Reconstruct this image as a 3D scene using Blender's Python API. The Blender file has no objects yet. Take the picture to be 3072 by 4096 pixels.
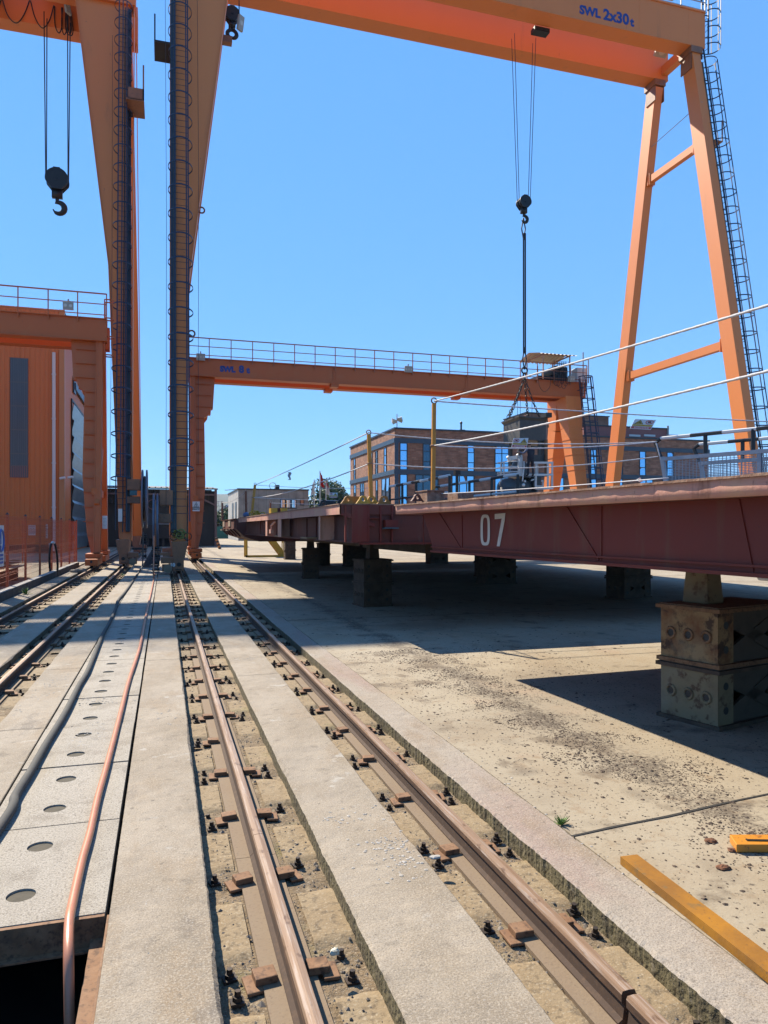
import bpy, math, random
from mathutils import Vector, Matrix, noise
random.seed(7)
R = math.radians
scene = bpy.context.scene
COL = scene.collection
# ---------------------------------------------------------------- survey of the photograph
F, CX, HY, EYE = 2930.0, 1536.0, 2113.0, 1.65
TH = math.atan(878 / F)
CS, SN = math.cos(TH), math.sin(TH)
def ray(x, y):
    u = (x - CX) / F; v = (HY - y) / F
    return Vector((u * CS + SN, -u * SN + CS, v))
def V(*a): return Vector(a)
def atd(x, y, d): r = ray(x, y); return V(r.x * d, r.y * d, EYE + r.z * d)
def atY(x, y, Y): r = ray(x, y); t = Y / r.y; return V(r.x * t, Y, EYE + r.z * t)
def atX(x, y, X): r = ray(x, y); t = X / r.x; return V(X, r.y * t, EYE + r.z * t)
def atz(x, y, z=0.0): r = ray(x, y); t = (z - EYE) / r.z; return V(r.x * t, r.y * t, z)

# ---------------------------------------------------------------- materials
MATS = {}
ALB = .70     # the scene is exposed for strong sun: keep every paint and stone at its sober real value
def mat(name, col, rough=.6, metal=0., layers=(), bump=(), spec=.5):
    """layers: (scale, detail, lo, hi, colour, amount, stretch); bump: (scale, strength, distance)"""
    if name in MATS: return MATS[name]
    if metal < .5:
        col = tuple(c*ALB for c in col); layers = [(a, b_, c, d, tuple(x*ALB for x in e), *r_) for a, b_, c, d, e, *r_ in layers]
    m = bpy.data.materials.new(name); m.use_nodes = True
    nt = m.node_tree; N = nt.nodes; L = nt.links
    b = N['Principled BSDF']
    b.inputs['Roughness'].default_value = rough
    b.inputs['Metallic'].default_value = metal
    b.inputs['Specular IOR Level'].default_value = spec
    b.inputs['Base Color'].default_value = (*col, 1)
    geo = N.new('ShaderNodeNewGeometry')
    cur = None
    for i, la in enumerate(layers):
        sc, det, lo, hi, c2, amt = la[:6]
        st = la[6] if len(la) > 6 else (1, 1, 1)
        mp = N.new('ShaderNodeMapping'); mp.inputs['Scale'].default_value = st
        mp.inputs['Location'].default_value = (i * 3.7, i * 1.3, i * 2.1)
        L.new(geo.outputs['Position'], mp.inputs['Vector'])
        if det < 0:
            nz = N.new('ShaderNodeTexVoronoi'); nz.inputs['Scale'].default_value = sc
            out = nz.outputs['Distance']
        else:
            nz = N.new('ShaderNodeTexNoise'); nz.inputs['Scale'].default_value = sc
            nz.inputs['Detail'].default_value = det; nz.inputs['Roughness'].default_value = .6
            out = nz.outputs['Fac']
        L.new(mp.outputs['Vector'], nz.inputs['Vector'])
        mr = N.new('ShaderNodeMapRange'); mr.inputs['From Min'].default_value = lo; mr.inputs['From Max'].default_value = hi
        mr.inputs['To Max'].default_value = amt
        L.new(out, mr.inputs['Value'])
        mx = N.new('ShaderNodeMix'); mx.data_type = 'RGBA'
        L.new(mr.outputs['Result'], mx.inputs[0])
        if cur is None: mx.inputs[6].default_value = (*col, 1)
        else: L.new(cur, mx.inputs[6])
        mx.inputs[7].default_value = (*c2, 1)
        cur = mx.outputs[2]
    if cur is not None: L.new(cur, b.inputs['Base Color'])
    nb = None
    for sc, stg, dist in bump:
        nz = N.new('ShaderNodeTexNoise'); nz.inputs['Scale'].default_value = sc; nz.inputs['Detail'].default_value = 4
        L.new(geo.outputs['Position'], nz.inputs['Vector'])
        bp = N.new('ShaderNodeBump'); bp.inputs['Strength'].default_value = stg; bp.inputs['Distance'].default_value = dist
        L.new(nz.outputs['Fac'], bp.inputs['Height'])
        if nb: L.new(nb, bp.inputs['Normal'])
        nb = bp.outputs['Normal']
    if nb: L.new(nb, b.inputs['Normal'])
    MATS[name] = m
    return m

def brickmat(name, c1, c2, mortar, w, h, msize, scale=1.0, offset=.5, rough=.85, bump=.3):
    c1, c2, mortar = [tuple(x*ALB for x in c) for c in (c1, c2, mortar)]
    m = bpy.data.materials.new(name); m.use_nodes = True
    nt = m.node_tree; N = nt.nodes; L = nt.links; b = N['Principled BSDF']
    b.inputs['Roughness'].default_value = rough
    geo = N.new('ShaderNodeNewGeometry'); sp = N.new('ShaderNodeSeparateXYZ'); ad = N.new('ShaderNodeMath'); cb = N.new('ShaderNodeCombineXYZ')
    L.new(geo.outputs['Position'], sp.inputs[0]); L.new(sp.outputs['X'], ad.inputs[0]); L.new(sp.outputs['Y'], ad.inputs[1])
    L.new(ad.outputs[0], cb.inputs['X']); L.new(sp.outputs['Z'], cb.inputs['Y'])
    br = N.new('ShaderNodeTexBrick'); br.offset = offset
    br.inputs['Scale'].default_value = scale; br.inputs['Brick Width'].default_value = w; br.inputs['Row Height'].default_value = h
    br.inputs['Mortar Size'].default_value = msize; br.inputs['Bias'].default_value = 0
    br.inputs['Color1'].default_value = (*c1, 1); br.inputs['Color2'].default_value = (*c2, 1); br.inputs['Mortar'].default_value = (*mortar, 1)
    L.new(cb.outputs[0], br.inputs['Vector'])
    nz = N.new('ShaderNodeTexNoise'); nz.inputs['Scale'].default_value = 1.2; nz.inputs['Detail'].default_value = 5
    L.new(geo.outputs['Position'], nz.inputs['Vector'])
    mr = N.new('ShaderNodeMapRange'); mr.inputs['From Min'].default_value = .3; mr.inputs['From Max'].default_value = .7
    mr.inputs['To Min'].default_value = .75; mr.inputs['To Max'].default_value = 1.2
    L.new(nz.outputs['Fac'], mr.inputs['Value'])
    mx = N.new('ShaderNodeVectorMath'); mx.operation = 'SCALE'
    L.new(br.outputs['Color'], mx.inputs[0]); L.new(mr.outputs['Result'], mx.inputs['Scale'])
    L.new(mx.outputs[0], b.inputs['Base Color'])
    bp = N.new('ShaderNodeBump'); bp.inputs['Strength'].default_value = bump; bp.inputs['Distance'].default_value = .02; bp.invert = True
    L.new(br.outputs['Fac'], bp.inputs['Height']); L.new(bp.outputs['Normal'], b.inputs['Normal'])
    MATS[name] = m
    return m

ORANGE = mat('faded_orange_paint', (.85, .255, .050), .5, 0, [(0.3, 4, .4, .7, (.78, .225, .044), .6, (1, 1, .3)), (1.1, 7, .60, .72, (.52, .175, .045), .55, (1, 1, .12)), (7, 6, .68, .74, (.22, .09, .04), .7, (1, 1, .25))], [(60, .05, .01)])
ORANGE8 = mat('red_orange_paint', (.58, .125, .012), .5, 0, [(0.5, 4, .35, .7, (.52, .11, .012), .6, (1, 1, .3)), (8, 5, .66, .74, (.22, .08, .04), .6, (1, 1, .3)), (2, 6, .55, .75, (.52, .18, .055), .5)], [(60, .05, .01)])
ORANGED = mat('oily_brown_paint', (.34, .14, .06), .5, 0, [(1.5, 5, .4, .7, (.16, .08, .045), .9), (14, 4, .55, .7, (.10, .06, .04), .6)], [(40, .08, .01)])
WALLOR = mat('orange_cladding', (.72, .18, .02), .5, 0, [(.6, 5, .4, .75, (.64, .15, .018), .7, (1, 1, .15)), (5, 5, .6, .75, (.36, .11, .04), .5, (1, 1, .2))])
NAVY = mat('navy_steel', (.026, .036, .07), .4, .2, [(6, 4, .5, .8, (.04, .045, .06), .6)])
BLACK = mat('black_steel', (.012, .012, .013), .45, .2, [(7, 4, .5, .8, (.035, .03, .027), .6)])
CONC = mat('slab_concrete', (.37, .31, .23), .9, 0, [(0.9, 5, .35, .7, (.42, .36, .275), .8), (2.2, 6, .42, .62, (.27, .215, .145), .85, (1, .6, 1)), (3.4, 7, .52, .66, (.29, .205, .115), .7, (1, .35, 1)), (.5, 4, .52, .66, (.25, .22, .18), .6), (1.6, 6, .62, .67, (.15, .125, .10), .6, (1.5, .6, 1)), (5.2, 6, .64, .70, (.48, .45, .39), .8), (95, 3, .50, .62, (.47, .41, .325), .65), (130, 3, .52, .62, (.18, .145, .105), .65), (240, 2, .56, .66, (.56, .50, .41), .4), (9, 6, .58, .72, (.16, .13, .095), .6), (24, 5, .62, .70, (.13, .11, .085), .7)], [(120, .45, .005), (260, .35, .003), (7, .5, .03)])
CONCP = mat('kerb_strip_concrete', (.35, .29, .22), .9, 0, [(0.9, 5, .35, .7, (.42, .38, .32), .8), (1.1, 4, .5, .66, (.33, .215, .175), .8, (1, .3, 1)), (3.4, 7, .52, .66, (.28, .20, .12), .7, (1, .35, 1)), (95, 3, .50, .62, (.46, .40, .33), .6), (130, 3, .52, .62, (.17, .135, .10), .65), (240, 2, .56, .66, (.56, .50, .43), .4), (20, 5, .61, .70, (.14, .115, .09), .6)], [(120, .45, .005), (260, .35, .003), (7, .5, .03)])
MOSS = mat('mossy_slab_side', (.15, .125, .06), .95, 0, [(14, 5, .45, .65, (.07, .055, .03), .85, (1, 1, .4)), (40, 4, .55, .68, (.30, .26, .18), .6)], [(40, .9, .015)])
COVER = mat('cover_concrete', (.36, .32, .255), .85, 0, [(1.3, 5, .35, .65, (.41, .37, .30), .8), (4, 6, .52, .66, (.23, .195, .145), .75), (1.7, 6, .60, .66, (.16, .135, .105), .55), (90, 3, .5, .62, (.16, .14, .11), .8), (140, 3, .54, .64, (.54, .50, .44), .8), (22, 5, .61, .70, (.15, .125, .095), .6), (2, 5, .58, .7, (.33, .27, .18), .55, (3, .25, 1))], [(120, .4, .005), (260, .3, .003)])
YARD = mat('yard_concrete', (.39, .325, .225), .9, 0, [(1.7, -1, .20, .05, (.10, .07, .045), .75, (1, .6, 1)), (1.15, -1, .16, .04, (.085, .06, .04), .8, (.8, 1.3, 1)), (.45, 5, .35, .7, (.44, .385, .29), .85), (1.3, 6, .5, .72, (.33, .25, .155), .75, (1, .7, 1)), (5.5, 6, .58, .72, (.28, .185, .10), .75), (.22, 5, .5, .64, (.27, .225, .165), .6), (2.6, 7, .57, .68, (.15, .11, .07), .8), (.35, 6, .54, .68, (.25, .195, .13), .7), (7.5, 5, .66, .70, (.09, .07, .05), .85), (30, 4, .58, .66, (.15, .12, .085), .75), (90, 3, .55, .7, (.46, .41, .32), .5), (.8, 3, .62, .75, (.46, .32, .22), .55)], [(40, .3, .006), (120, .3, .003)])
BED = mat('channel_dirt', (.225, .16, .09), .95, 0, [(5, 6, .4, .65, (.18, .13, .075), .85), (12, 5, .55, .7, (.40, .32, .21), .8), (3, 5, .58, .7, (.17, .155, .05), .7), (60, 3, .52, .64, (.10, .075, .05), .7), (110, 3, .55, .68, (.46, .40, .31), .6)], [(45, .8, .015), (130, .7, .006)])
PAD = mat('pad_concrete', (.295, .215, .12), .92, 0, [(6, 6, .42, .68, (.34, .26, .155), .8), (28, 5, .52, .64, (.13, .095, .055), .8), (2.5, 4, .6, .72, (.24, .20, .08), .55), (80, 3, .56, .68, (.52, .45, .33), .5)], [(50, .5, .008), (130, .5, .004)])
RAIL = mat('rusty_rail', (.10, .05, .025), .75, .0, [(8, 5, .4, .7, (.19, .095, .045), .85, (1, .15, 1)), (50, 4, .5, .66, (.045, .025, .015), .8, (1, .25, 1)), (14, 5, .58, .7, (.26, .14, .07), .6, (1, .3, 1))], [(80, .15, .003)])
RAILTOP = mat('worn_rail_top', (.40, .27, .175), .45, .15, [(6, 5, .4, .68, (.27, .15, .075), .85, (6, .12, 1)), (40, 4, .52, .66, (.52, .42, .34), .7, (2, .08, 1)), (18, 5, .6, .68, (.12, .06, .03), .7, (1, .4, 1))], [(120, .1, .002)])
RUST = mat('rusty_plate', (.24, .12, .055), .8, .1, [(12, 5, .4, .7, (.33, .19, .10), .8), (40, 4, .52, .66, (.09, .045, .025), .8), (5, 5, .6, .68, (.10, .055, .03), .7)], [(70, .4, .004)])
SOLE = mat('sole_plate', (.255, .185, .115), .85, 0, [(9, 5, .4, .7, (.24, .165, .10), .8, (1, .4, 1)), (60, 4, .55, .7, (.15, .10, .065), .6)], [(70, .4, .004)])
BOLT = mat('dark_bolt', (.035, .024, .018), .6, .3, [(30, 4, .5, .7, (.10, .055, .03), .6)])  # near-black steel with random brown patches
HULL = mat('red_oxide_hull', (.20, .018, .006), .6, 0, [(.5, 5, .45, .7, (.13, .012, .005), .8), (3.2, 7, .60, .70, (.19, .07, .035), .6, (1, 1, .12)), (.9, 5, .4, .7, (.16, .015, .006), .8), (5, 6, .6, .75, (.17, .04, .02), .6, (1, 1, .3)), (24, 4, .68, .76, (.06, .025, .02), .7)], [(3, .12, .03), (40, .1, .004)])
HULLD = mat('dirty_hull', (.15, .03, .016), .65, 0, [(1.1, 5, .4, .7, (.075, .028, .022), .85, (1, 1, .35)), (6, 6, .55, .7, (.20, .085, .06), .7, (1, 1, .2)), (18, 5, .6, .72, (.035, .02, .016), .8, (1, 1, .4))], [(40, .15, .006)])
FASCIA = mat('pink_fascia', (.66, .31, .235), .7, 0, [(2.4, 5, .4, .7, (.72, .42, .26), .8, (1, 1.2, .1)), (7, 6, .58, .7, (.27, .10, .06), .75, (1, 1, .2)), (30, 5, .62, .72, (.14, .055, .03), .75, (1, 1, .4))], [(9, .25, .02), (50, .3, .005)])
LIP = mat('rusty_lip', (.30, .155, .095), .85, 0, [(9, 6, .45, .65, (.46, .31, .22), .8), (25, 5, .55, .68, (.10, .045, .03), .8)], [(40, .6, .01)])
BLOCK = mat('scabby_block_paint', (.33, .20, .085), .75, 0, [(5, 6, .45, .62, (.19, .07, .02), .95), (9, 6, .50, .60, (.05, .02, .009), .92), (2.2, 4, .5, .7, (.36, .28, .16), .6), (40, 4, .6, .7, (.09, .05, .03), .6)], [(30, .3, .006)])
BLOCKG = mat('grey_block_paint', (.26, .195, .105), .75, 0, [(4, 6, .5, .7, (.16, .115, .06), .85), (11, 6, .54, .63, (.10, .045, .018), .9), (2.2, 4, .5, .7, (.29, .25, .175), .6)], [(30, .25, .006)])
BLOCKD = mat('dark_block_steel', (.07, .042, .025), .75, 0, [(5, 6, .45, .65, (.14, .085, .05), .8), (18, 5, .58, .7, (.03, .022, .018), .8)], [(30, .3, .006)])
YEL = mat('yellow_paint', (.60, .34, .02), .5, 0, [(7, 5, .5, .7, (.42, .22, .03), .8), (26, 5, .62, .7, (.16, .07, .03), .85)], [(40, .2, .004)])
YELR = mat('rusty_yellow_bar', (.43, .185, .010), .6, .0, [(3.5, 6, .40, .62, (.28, .12, .014), .95), (16, 5, .58, .70, (.20, .13, .05), .8), (50, 4, .62, .72, (.10, .055, .03), .7)], [(60, .3, .003)])
POSTY = mat('ochre_post_paint', (.60, .26, .02), .5, 0, [(10, 5, .55, .7, (.34, .15, .03), .8), (34, 5, .64, .72, (.08, .04, .02), .85)], [(50, .2, .004)])
ORANGES = mat('orange_scrap_paint', (.66, .27, .03), .5, 0, [(12, 5, .5, .65, (.40, .13, .03), .8), (40, 4, .62, .7, (.09, .05, .03), .8)], [(50, .2, .004)])
WHITE = mat('white_paint', (.74, .74, .72), .5, 0, [(6, 5, .5, .75, (.60, .60, .58), .7)])
WHITEF = mat('white_stencil_paint', (.66, .60, .52), .7, 0, [(8, 5, .5, .7, (.55, .46, .40), .7), (60, 4, .66, .72, (.25, .08, .06), .8)])
GREY = mat('grey_enamel', (.40, .39, .36), .5, 0, [(4, 5, .5, .75, (.33, .32, .29), .7)])
GALV = mat('galvanised', (.33, .36, .40), .45, .4, [(9, 4, .45, .7, (.42, .45, .49), .7)])
REEL = mat('blue_grey_reel', (.13, .165, .23), .5, .3, [(5, 5, .5, .7, (.17, .20, .26), .7), (26, 5, .62, .7, (.10, .07, .05), .6)])
BLUETXT = mat('blue_lettering', (.012, .045, .27), .5)
ROPE = mat('white_rope', (.70, .69, .68), .8, 0, [(90, 2, .5, .6, (.50, .50, .51), .8)])
WIRE = mat('wire_rope', (.02, .02, .022), .5, .4)
HOSE = mat('salmon_hose', (.62, .25, .135), .38, 0, [(7, 5, .5, .72, (.50, .20, .11), .7), (40, 4, .62, .72, (.34, .15, .09), .6)], [(90, .1, .002)])
CABLE = mat('grey_cable', (.075, .075, .068), .85, 0, [(7, 5, .5, .7, (.11, .105, .09), .7), (40, 5, .6, .7, (.10, .095, .08), .6)], [(60, .3, .004)])
RAILDK = mat('shaded_rusty_foot', (.06, .032, .018), .85, 0, [(30, 4, .5, .7, (.11, .06, .03), .7)])  # dark rust for web and foot; shade under the head is painted in too
FENCE = mat('vermilion_fence', (.50, .085, .018), .5, 0, [(7, 4, .5, .75, (.38, .06, .015), .7)])
TIMBER = mat('dark_timber', (.045, .03, .02), .85, 0, [(12, 5, .5, .7, (.09, .055, .03), .7, (1, .2, 1))])
PLATE = mat('mill_plate', (.36, .22, .105), .7, .1, [(2, 5, .45, .7, (.44, .30, .16), .8), (9, 5, .6, .72, (.22, .11, .05), .7)])
KERB = mat('dark_kerb', (.075, .058, .045), .9, 0, [(4, 5, .45, .7, (.13, .105, .08), .8)], [(40, .5, .01)])  # dark concrete with random paler patches
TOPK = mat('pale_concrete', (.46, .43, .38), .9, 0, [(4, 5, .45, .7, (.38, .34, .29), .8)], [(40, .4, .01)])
BRICK = brickmat('brown_brick', (.27, .105, .058), (.42, .20, .12), (.24, .18, .14), .5, .16, .014)
DARKF = mat('dark_window_frame', (.012, .02, .032), .4)
BANDD = mat('slate_blue_band', (.04, .065, .10), .4, .2)
GLASS = mat('window_glass', (.30, .50, .70), .04, .92)
GLASSD = mat('dark_glass', (.06, .10, .14), .05, .6)
PINKR = mat('pink_render', (.36, .135, .12), .8, 0, [(1, 4, .4, .7, (.31, .12, .105), .7)])
BEIGE = brickmat('beige_panel', (.33, .30, .255), (.345, .315, .27), (.20, .18, .15), 1.0, 9.0, .022, 1, 0, .6, .2)
BEIGELIT = brickmat('sunlit_side_panel', (.50, .48, .44), (.52, .50, .46), (.34, .32, .30), 1.0, 3.2, .02, 1, 0, .6, .2)  # paler copy of the beige panel; the side's sunlight is put into the colour
SHEDM = mat('dark_shed_cladding', (.035, .032, .026), .7, 0, [(1.2, 5, .45, .7, (.06, .05, .038), .8, (1, 1, .3))])
SHEDB = mat('shed_blue_sheet', (.06, .072, .09), .5, .3, [(2, 5, .45, .7, (.045, .05, .06), .8, (1, 1, .2))])
SHEDN = mat('shed_brown_wall', (.055, .043, .034), .8, 0, [(2, 5, .45, .7, (.085, .065, .05), .8)])
SHADEIN = mat('shed_painted_shade', (.008, .008, .008), .9)  # near-black colour standing in for the shade inside the shed
DOORG = mat('folding_door_steel', (.30, .325, .34), .35, .3, [(1.5, 5, .45, .7, (.17, .19, .2), .8, (.4, .4, 3))])
STRIP = mat('smoky_strip_window', (.10, .11, .125), .3, .2, [(2, 5, .45, .7, (.15, .16, .17), .8, (6, 1, .15))])
LEAF = mat('leaf_green', (.055, .105, .022), .6, 0, [(1.1, 3, .4, .65, (.085, .15, .03), .9), (3.5, 3, .5, .7, (.03, .065, .014), .8)])
BARK = mat('bark', (.09, .065, .045), .9, 0, [(9, 4, .5, .7, (.05, .036, .025), .8)])
WEED = mat('weed_leaf', (.13, .24, .035), .6)
RED = mat('flag_red', (.62, .02, .02), .7)
HILL = mat('forest_hill', (.045, .07, .03), .9, 0, [(.012, 6, .45, .6, (.085, .085, .05), .8), (.05, 5, .5, .65, (.03, .05, .022), .7)])
GROUND = mat('earth', (.24, .20, .15), .95, 0, [(.05, 5, .4, .7, (.30, .26, .2), .8)])
TANK = mat('slate_tank_paint', (.055, .068, .075), .45, 0, [(2.5, 5, .5, .7, (.085, .10, .105), .7), (14, 5, .62, .72, (.03, .03, .032), .7)])
HOOD = mat('charcoal_hood', (.052, .052, .05), .55, 0, [(2.5, 6, .5, .66, (.085, .083, .075), .7), (9, 6, .6, .7, (.022, .022, .022), .7)])
SKIN = mat('skin', (.42, .24, .165), .6)
CLOTH = mat('navy_workwear', (.013, .017, .032), .85)
SLEEVE = mat('grey_blue_sleeve', (.16, .19, .29), .85)
GRAVEL = mat('grey_gravel', (.17, .145, .12), .9, 0, [(14, 3, .4, .65, (.28, .24, .19), .9), (9, 3, .55, .7, (.09, .07, .055), .8)])
FLAKE = mat('rust_flake', (.075, .052, .038), .85, 0, [(11, 3, .4, .65, (.13, .08, .05), .9), (7, 3, .55, .7, (.035, .028, .024), .9)])
SPALL = mat('spalled_chips', (.50, .47, .42), .9, 0, [(14, 3, .4, .65, (.36, .33, .28), .9)])
SIGNY = mat('sign_yellow', (.78, .50, .03), .5)
SIGNR = mat('sign_red', (.62, .07, .05), .5)
SIGNB = mat('sign_blue', (.04, .12, .42), .5)
SIGNK = mat('sign_black', (.015, .015, .015), .5)
LENS = mat('lamp_lens', (.62, .62, .58), .15)
PLUG = mat('hole_dirt', (.11, .095, .065), .95, 0, [(20, 4, .45, .65, (.075, .065, .045), .8)], [(60, .4, .005)])
SEAL = mat('joint_sealant', (.03, .028, .026), .9)
PITW = mat('pit_wall', (.05, .042, .035), .9, 0, [(4, 5, .5, .7, (.08, .065, .05), .8)])
TEAL = mat('teal_paint', (.03, .15, .19), .5)
GREENF = mat('green_fence', (.02, .17, .13), .6)
OLIVE = mat('olive_coil', (.22, .21, .03), .6)
CREAM = mat('cream_roof_sheet', (.62, .57, .47), .5)
CARW = mat('white_car_paint', (.75, .75, .75), .3)

# grit drift ground into the yard floor: a broad band crossing from the deck's shadow to the right
def drift(m):
    nt = m.node_tree; N = nt.nodes; L = nt.links; b = N['Principled BSDF']; src = b.inputs['Base Color'].links[0].from_socket
    geo = N.new('ShaderNodeNewGeometry'); sp = N.new('ShaderNodeSeparateXYZ'); L.new(geo.outputs['Position'], sp.inputs[0])
    def mth(op, a, c, d=None):
        n = N.new('ShaderNodeMath'); n.operation = op
        for i, v in enumerate((a, c, d)):
            if v is None: continue
            if isinstance(v, (int, float)): n.inputs[i].default_value = v
            else: L.new(v, n.inputs[i])
        return n.outputs[0]
    t = mth('MULTIPLY', mth('ABSOLUTE', mth('ADD', sp.outputs['X'], -3.14), 0), 3.2)
    nz = N.new('ShaderNodeTexNoise'); nz.inputs['Scale'].default_value = 2.2; nz.inputs['Detail'].default_value = 7; nz.inputs['Roughness'].default_value = .72; L.new(geo.outputs['Position'], nz.inputs['Vector'])
    n2 = N.new('ShaderNodeTexNoise'); n2.inputs['Scale'].default_value = 26; n2.inputs['Detail'].default_value = 5; n2.inputs['Roughness'].default_value = .7; L.new(geo.outputs['Position'], n2.inputs['Vector'])
    v = mth('ADD', mth('MULTIPLY', t, -.22), mth('ADD', mth('MULTIPLY', nz.outputs['Fac'], .9), mth('MULTIPLY', n2.outputs['Fac'], .9)))
    mr = N.new('ShaderNodeMapRange'); mr.inputs['From Min'].default_value = .76; mr.inputs['From Max'].default_value = .93; mr.inputs['To Max'].default_value = .78; L.new(v, mr.inputs['Value'])
    mx = N.new('ShaderNodeMix'); mx.data_type = 'RGBA'; L.new(mr.outputs['Result'], mx.inputs[0]); L.new(src, mx.inputs[6]); mx.inputs[7].default_value = (.075, .058, .042, 1)
    L.new(mx.outputs[2], b.inputs['Base Color'])
drift(YARD)
# ---------------------------------------------------------------- mesh builder
class MB:
    def __init__(s): s.v = []; s.f = []; s.mi = []
    def add(s, vs, fs, mi=0):
        o = len(s.v); s.v += [Vector(p) for p in vs]
        for f in fs: s.f.append([i + o for i in f]); s.mi.append(mi)
        return s
    def box(s, x0, x1, y0, y1, z0, z1, mi=0):
        return s.add([(x0,y0,z0),(x1,y0,z0),(x1,y1,z0),(x0,y1,z0),(x0,y0,z1),(x1,y0,z1),(x1,y1,z1),(x0,y1,z1)],
                     [(0,3,2,1),(4,5,6,7),(0,1,5,4),(1,2,6,5),(2,3,7,6),(3,0,4,7)], mi)
    def beam(s, a, b, w, h, side=(1,0,0), mi=0, w2=None, h2=None):
        """rectangular bar from a to b: w along side, h across"""
        a = Vector(a); b = Vector(b); d = (b - a).normalized(); sd = Vector(side)
        sd = (sd - d * sd.dot(d)).normalized(); n = d.cross(sd)
        vs = []
        for p, ww, hh in ((a, w, h), (b, w2 or w, h2 or h)):
            for i, j in ((-1,-1),(1,-1),(1,1),(-1,1)): vs.append(p + sd * (i*ww/2) + n * (j*hh/2))
        return s.add(vs, [(0,3,2,1),(4,5,6,7),(0,1,5,4),(1,2,6,5),(2,3,7,6),(3,0,4,7)], mi)
    def tube(s, pts, r, n=6, closed=False, mi=0):
        pts = [Vector(p) for p in pts]; m = len(pts); rings = []; ref = None
        for i in range(m):
            a = pts[i-1] if (i or closed) else pts[0]; b = pts[(i+1) % m] if (i < m-1 or closed) else pts[-1]
            t = (b - a)
            if t.length < 1e-9: t = Vector((0,0,1))
            t.normalize()
            if ref is None: ref = Vector((0,0,1)) if abs(t.z) < .9 else Vector((1,0,0))
            u = (ref - t * ref.dot(t))
            if u.length < 1e-6: u = t.orthogonal()
            u.normalize(); w = t.cross(u); ref = u
            rr = r[i] if isinstance(r, (list, tuple)) else r
            rings.append([pts[i] + u * (math.cos(2*math.pi*k/n)*rr) + w * (math.sin(2*math.pi*k/n)*rr) for k in range(n)])
        vs = [p for rg in rings for p in rg]; fs = []
        for i in range(m if closed else m-1):
            j = (i+1) % m
            for k in range(n): fs.append((i*n+k, i*n+(k+1)%n, j*n+(k+1)%n, j*n+k))
        if not closed: fs.append(tuple(range(n))[::-1]); fs.append(tuple((m-1)*n+k for k in range(n)))
        return s.add(vs, fs, mi)
    def cyl(s, a, b, r, n=16, r2=None, mi=0): return s.tube([a, b], [r, r if r2 is None else r2], n, mi=mi)
    def prism(s, poly, fn0, fn1, mi=0):
        """poly of 2-D points mapped by two functions to the two end faces"""
        n = len(poly)
        vs = [fn0(*p) for p in poly] + [fn1(*p) for p in poly]
        fs = [tuple(range(n))[::-1], tuple(range(n, 2*n))] + [(i, (i+1)%n, n+(i+1)%n, n+i) for i in range(n)]
        return s.add(vs, fs, mi)
    def xz(s, poly, y0, y1, mi=0): return s.prism(poly, lambda x, z: (x, y0, z), lambda x, z: (x, y1, z), mi)
    def yz(s, poly, x0, x1, mi=0): return s.prism(poly, lambda y, z: (x0, y, z), lambda y, z: (x1, y, z), mi)
    def ring(s, c, axis, r, t, n=20, k=5, mi=0, a0=0, a1=2*math.pi):
        c = Vector(c); ax = Vector(axis).normalized(); u = ax.orthogonal().normalized(); w = ax.cross(u)
        full = abs(a1 - a0 - 2*math.pi) < 1e-6
        m = n if full else n + 1
        return s.tube([c + u*(math.cos(a0+(a1-a0)*i/n)*r) + w*(math.sin(a0+(a1-a0)*i/n)*r) for i in range(m)], t, k, full, mi)
    def ball(s, c, r, n=10, m=6, sc=(1,1,1), mi=0):
        c = Vector(c); vs = [c + Vector((0,0,r*sc[2]))]; 
        for j in range(1, m):
            a = math.pi*j/m
            for i in range(n):
                b = 2*math.pi*i/n; vs.append(c + Vector((math.sin(a)*math.cos(b)*r*sc[0], math.sin(a)*math.sin(b)*r*sc[1], math.cos(a)*r*sc[2])))
        vs.append(c - Vector((0,0,r*sc[2]))); fs = []
        for i in range(n): fs.append((0, 1+i, 1+(i+1)%n))
        for j in range(m-2):
            for i in range(n): fs.append((1+j*n+i, 1+(j+1)*n+i, 1+(j+1)*n+(i+1)%n, 1+j*n+(i+1)%n))
        l = len(vs)-1
        for i in range(n): fs.append((l, 1+(m-2)*n+(i+1)%n, 1+(m-2)*n+i))
        return s.add(vs, fs, mi)
    def move(s, M): s.v = [M @ p for p in s.v]; return s
    def build_each(s, name, mats, parent=None, tol=.004, **kw):
        """one object for every separate piece (pieces that touch stay together)"""
        n = len(s.v); par = list(range(n))
        def find(a):
            while par[a] != a: par[a] = par[par[a]]; a = par[a]
            return a
        for f in s.f:
            for i in f[1:]: par[find(i)] = find(f[0])
        comps = {}
        for i in range(n): comps.setdefault(find(i), []).append(i)
        boxes = []
        for r_, ids in comps.items():
            ps = [s.v[i] for i in ids]; boxes.append([set([r_]), [min(p[k] for p in ps)-tol for k in range(3)], [max(p[k] for p in ps)+tol for k in range(3)]])
        ch = True
        while ch:
            ch = False
            for i in range(len(boxes)):
                for j in range(i+1, len(boxes)):
                    A, B = boxes[i], boxes[j]
                    if all(A[1][k] <= B[2][k] and B[1][k] <= A[2][k] for k in range(3)):
                        boxes[i] = [A[0] | B[0], [min(a, b) for a, b in zip(A[1], B[1])], [max(a, b) for a, b in zip(A[2], B[2])]]; boxes.pop(j); ch = True; break
                if ch: break
        res = []
        for roots, _, _ in boxes:
            m = MB(); mp = {}
            for fi, f in enumerate(s.f):
                if find(f[0]) in roots:
                    for i in f:
                        if i not in mp: mp[i] = len(m.v); m.v.append(s.v[i])
                    m.f.append([mp[i] for i in f]); m.mi.append(s.mi[fi])
            res.append(m.build(name, mats, parent, **kw))
        return res
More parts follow.
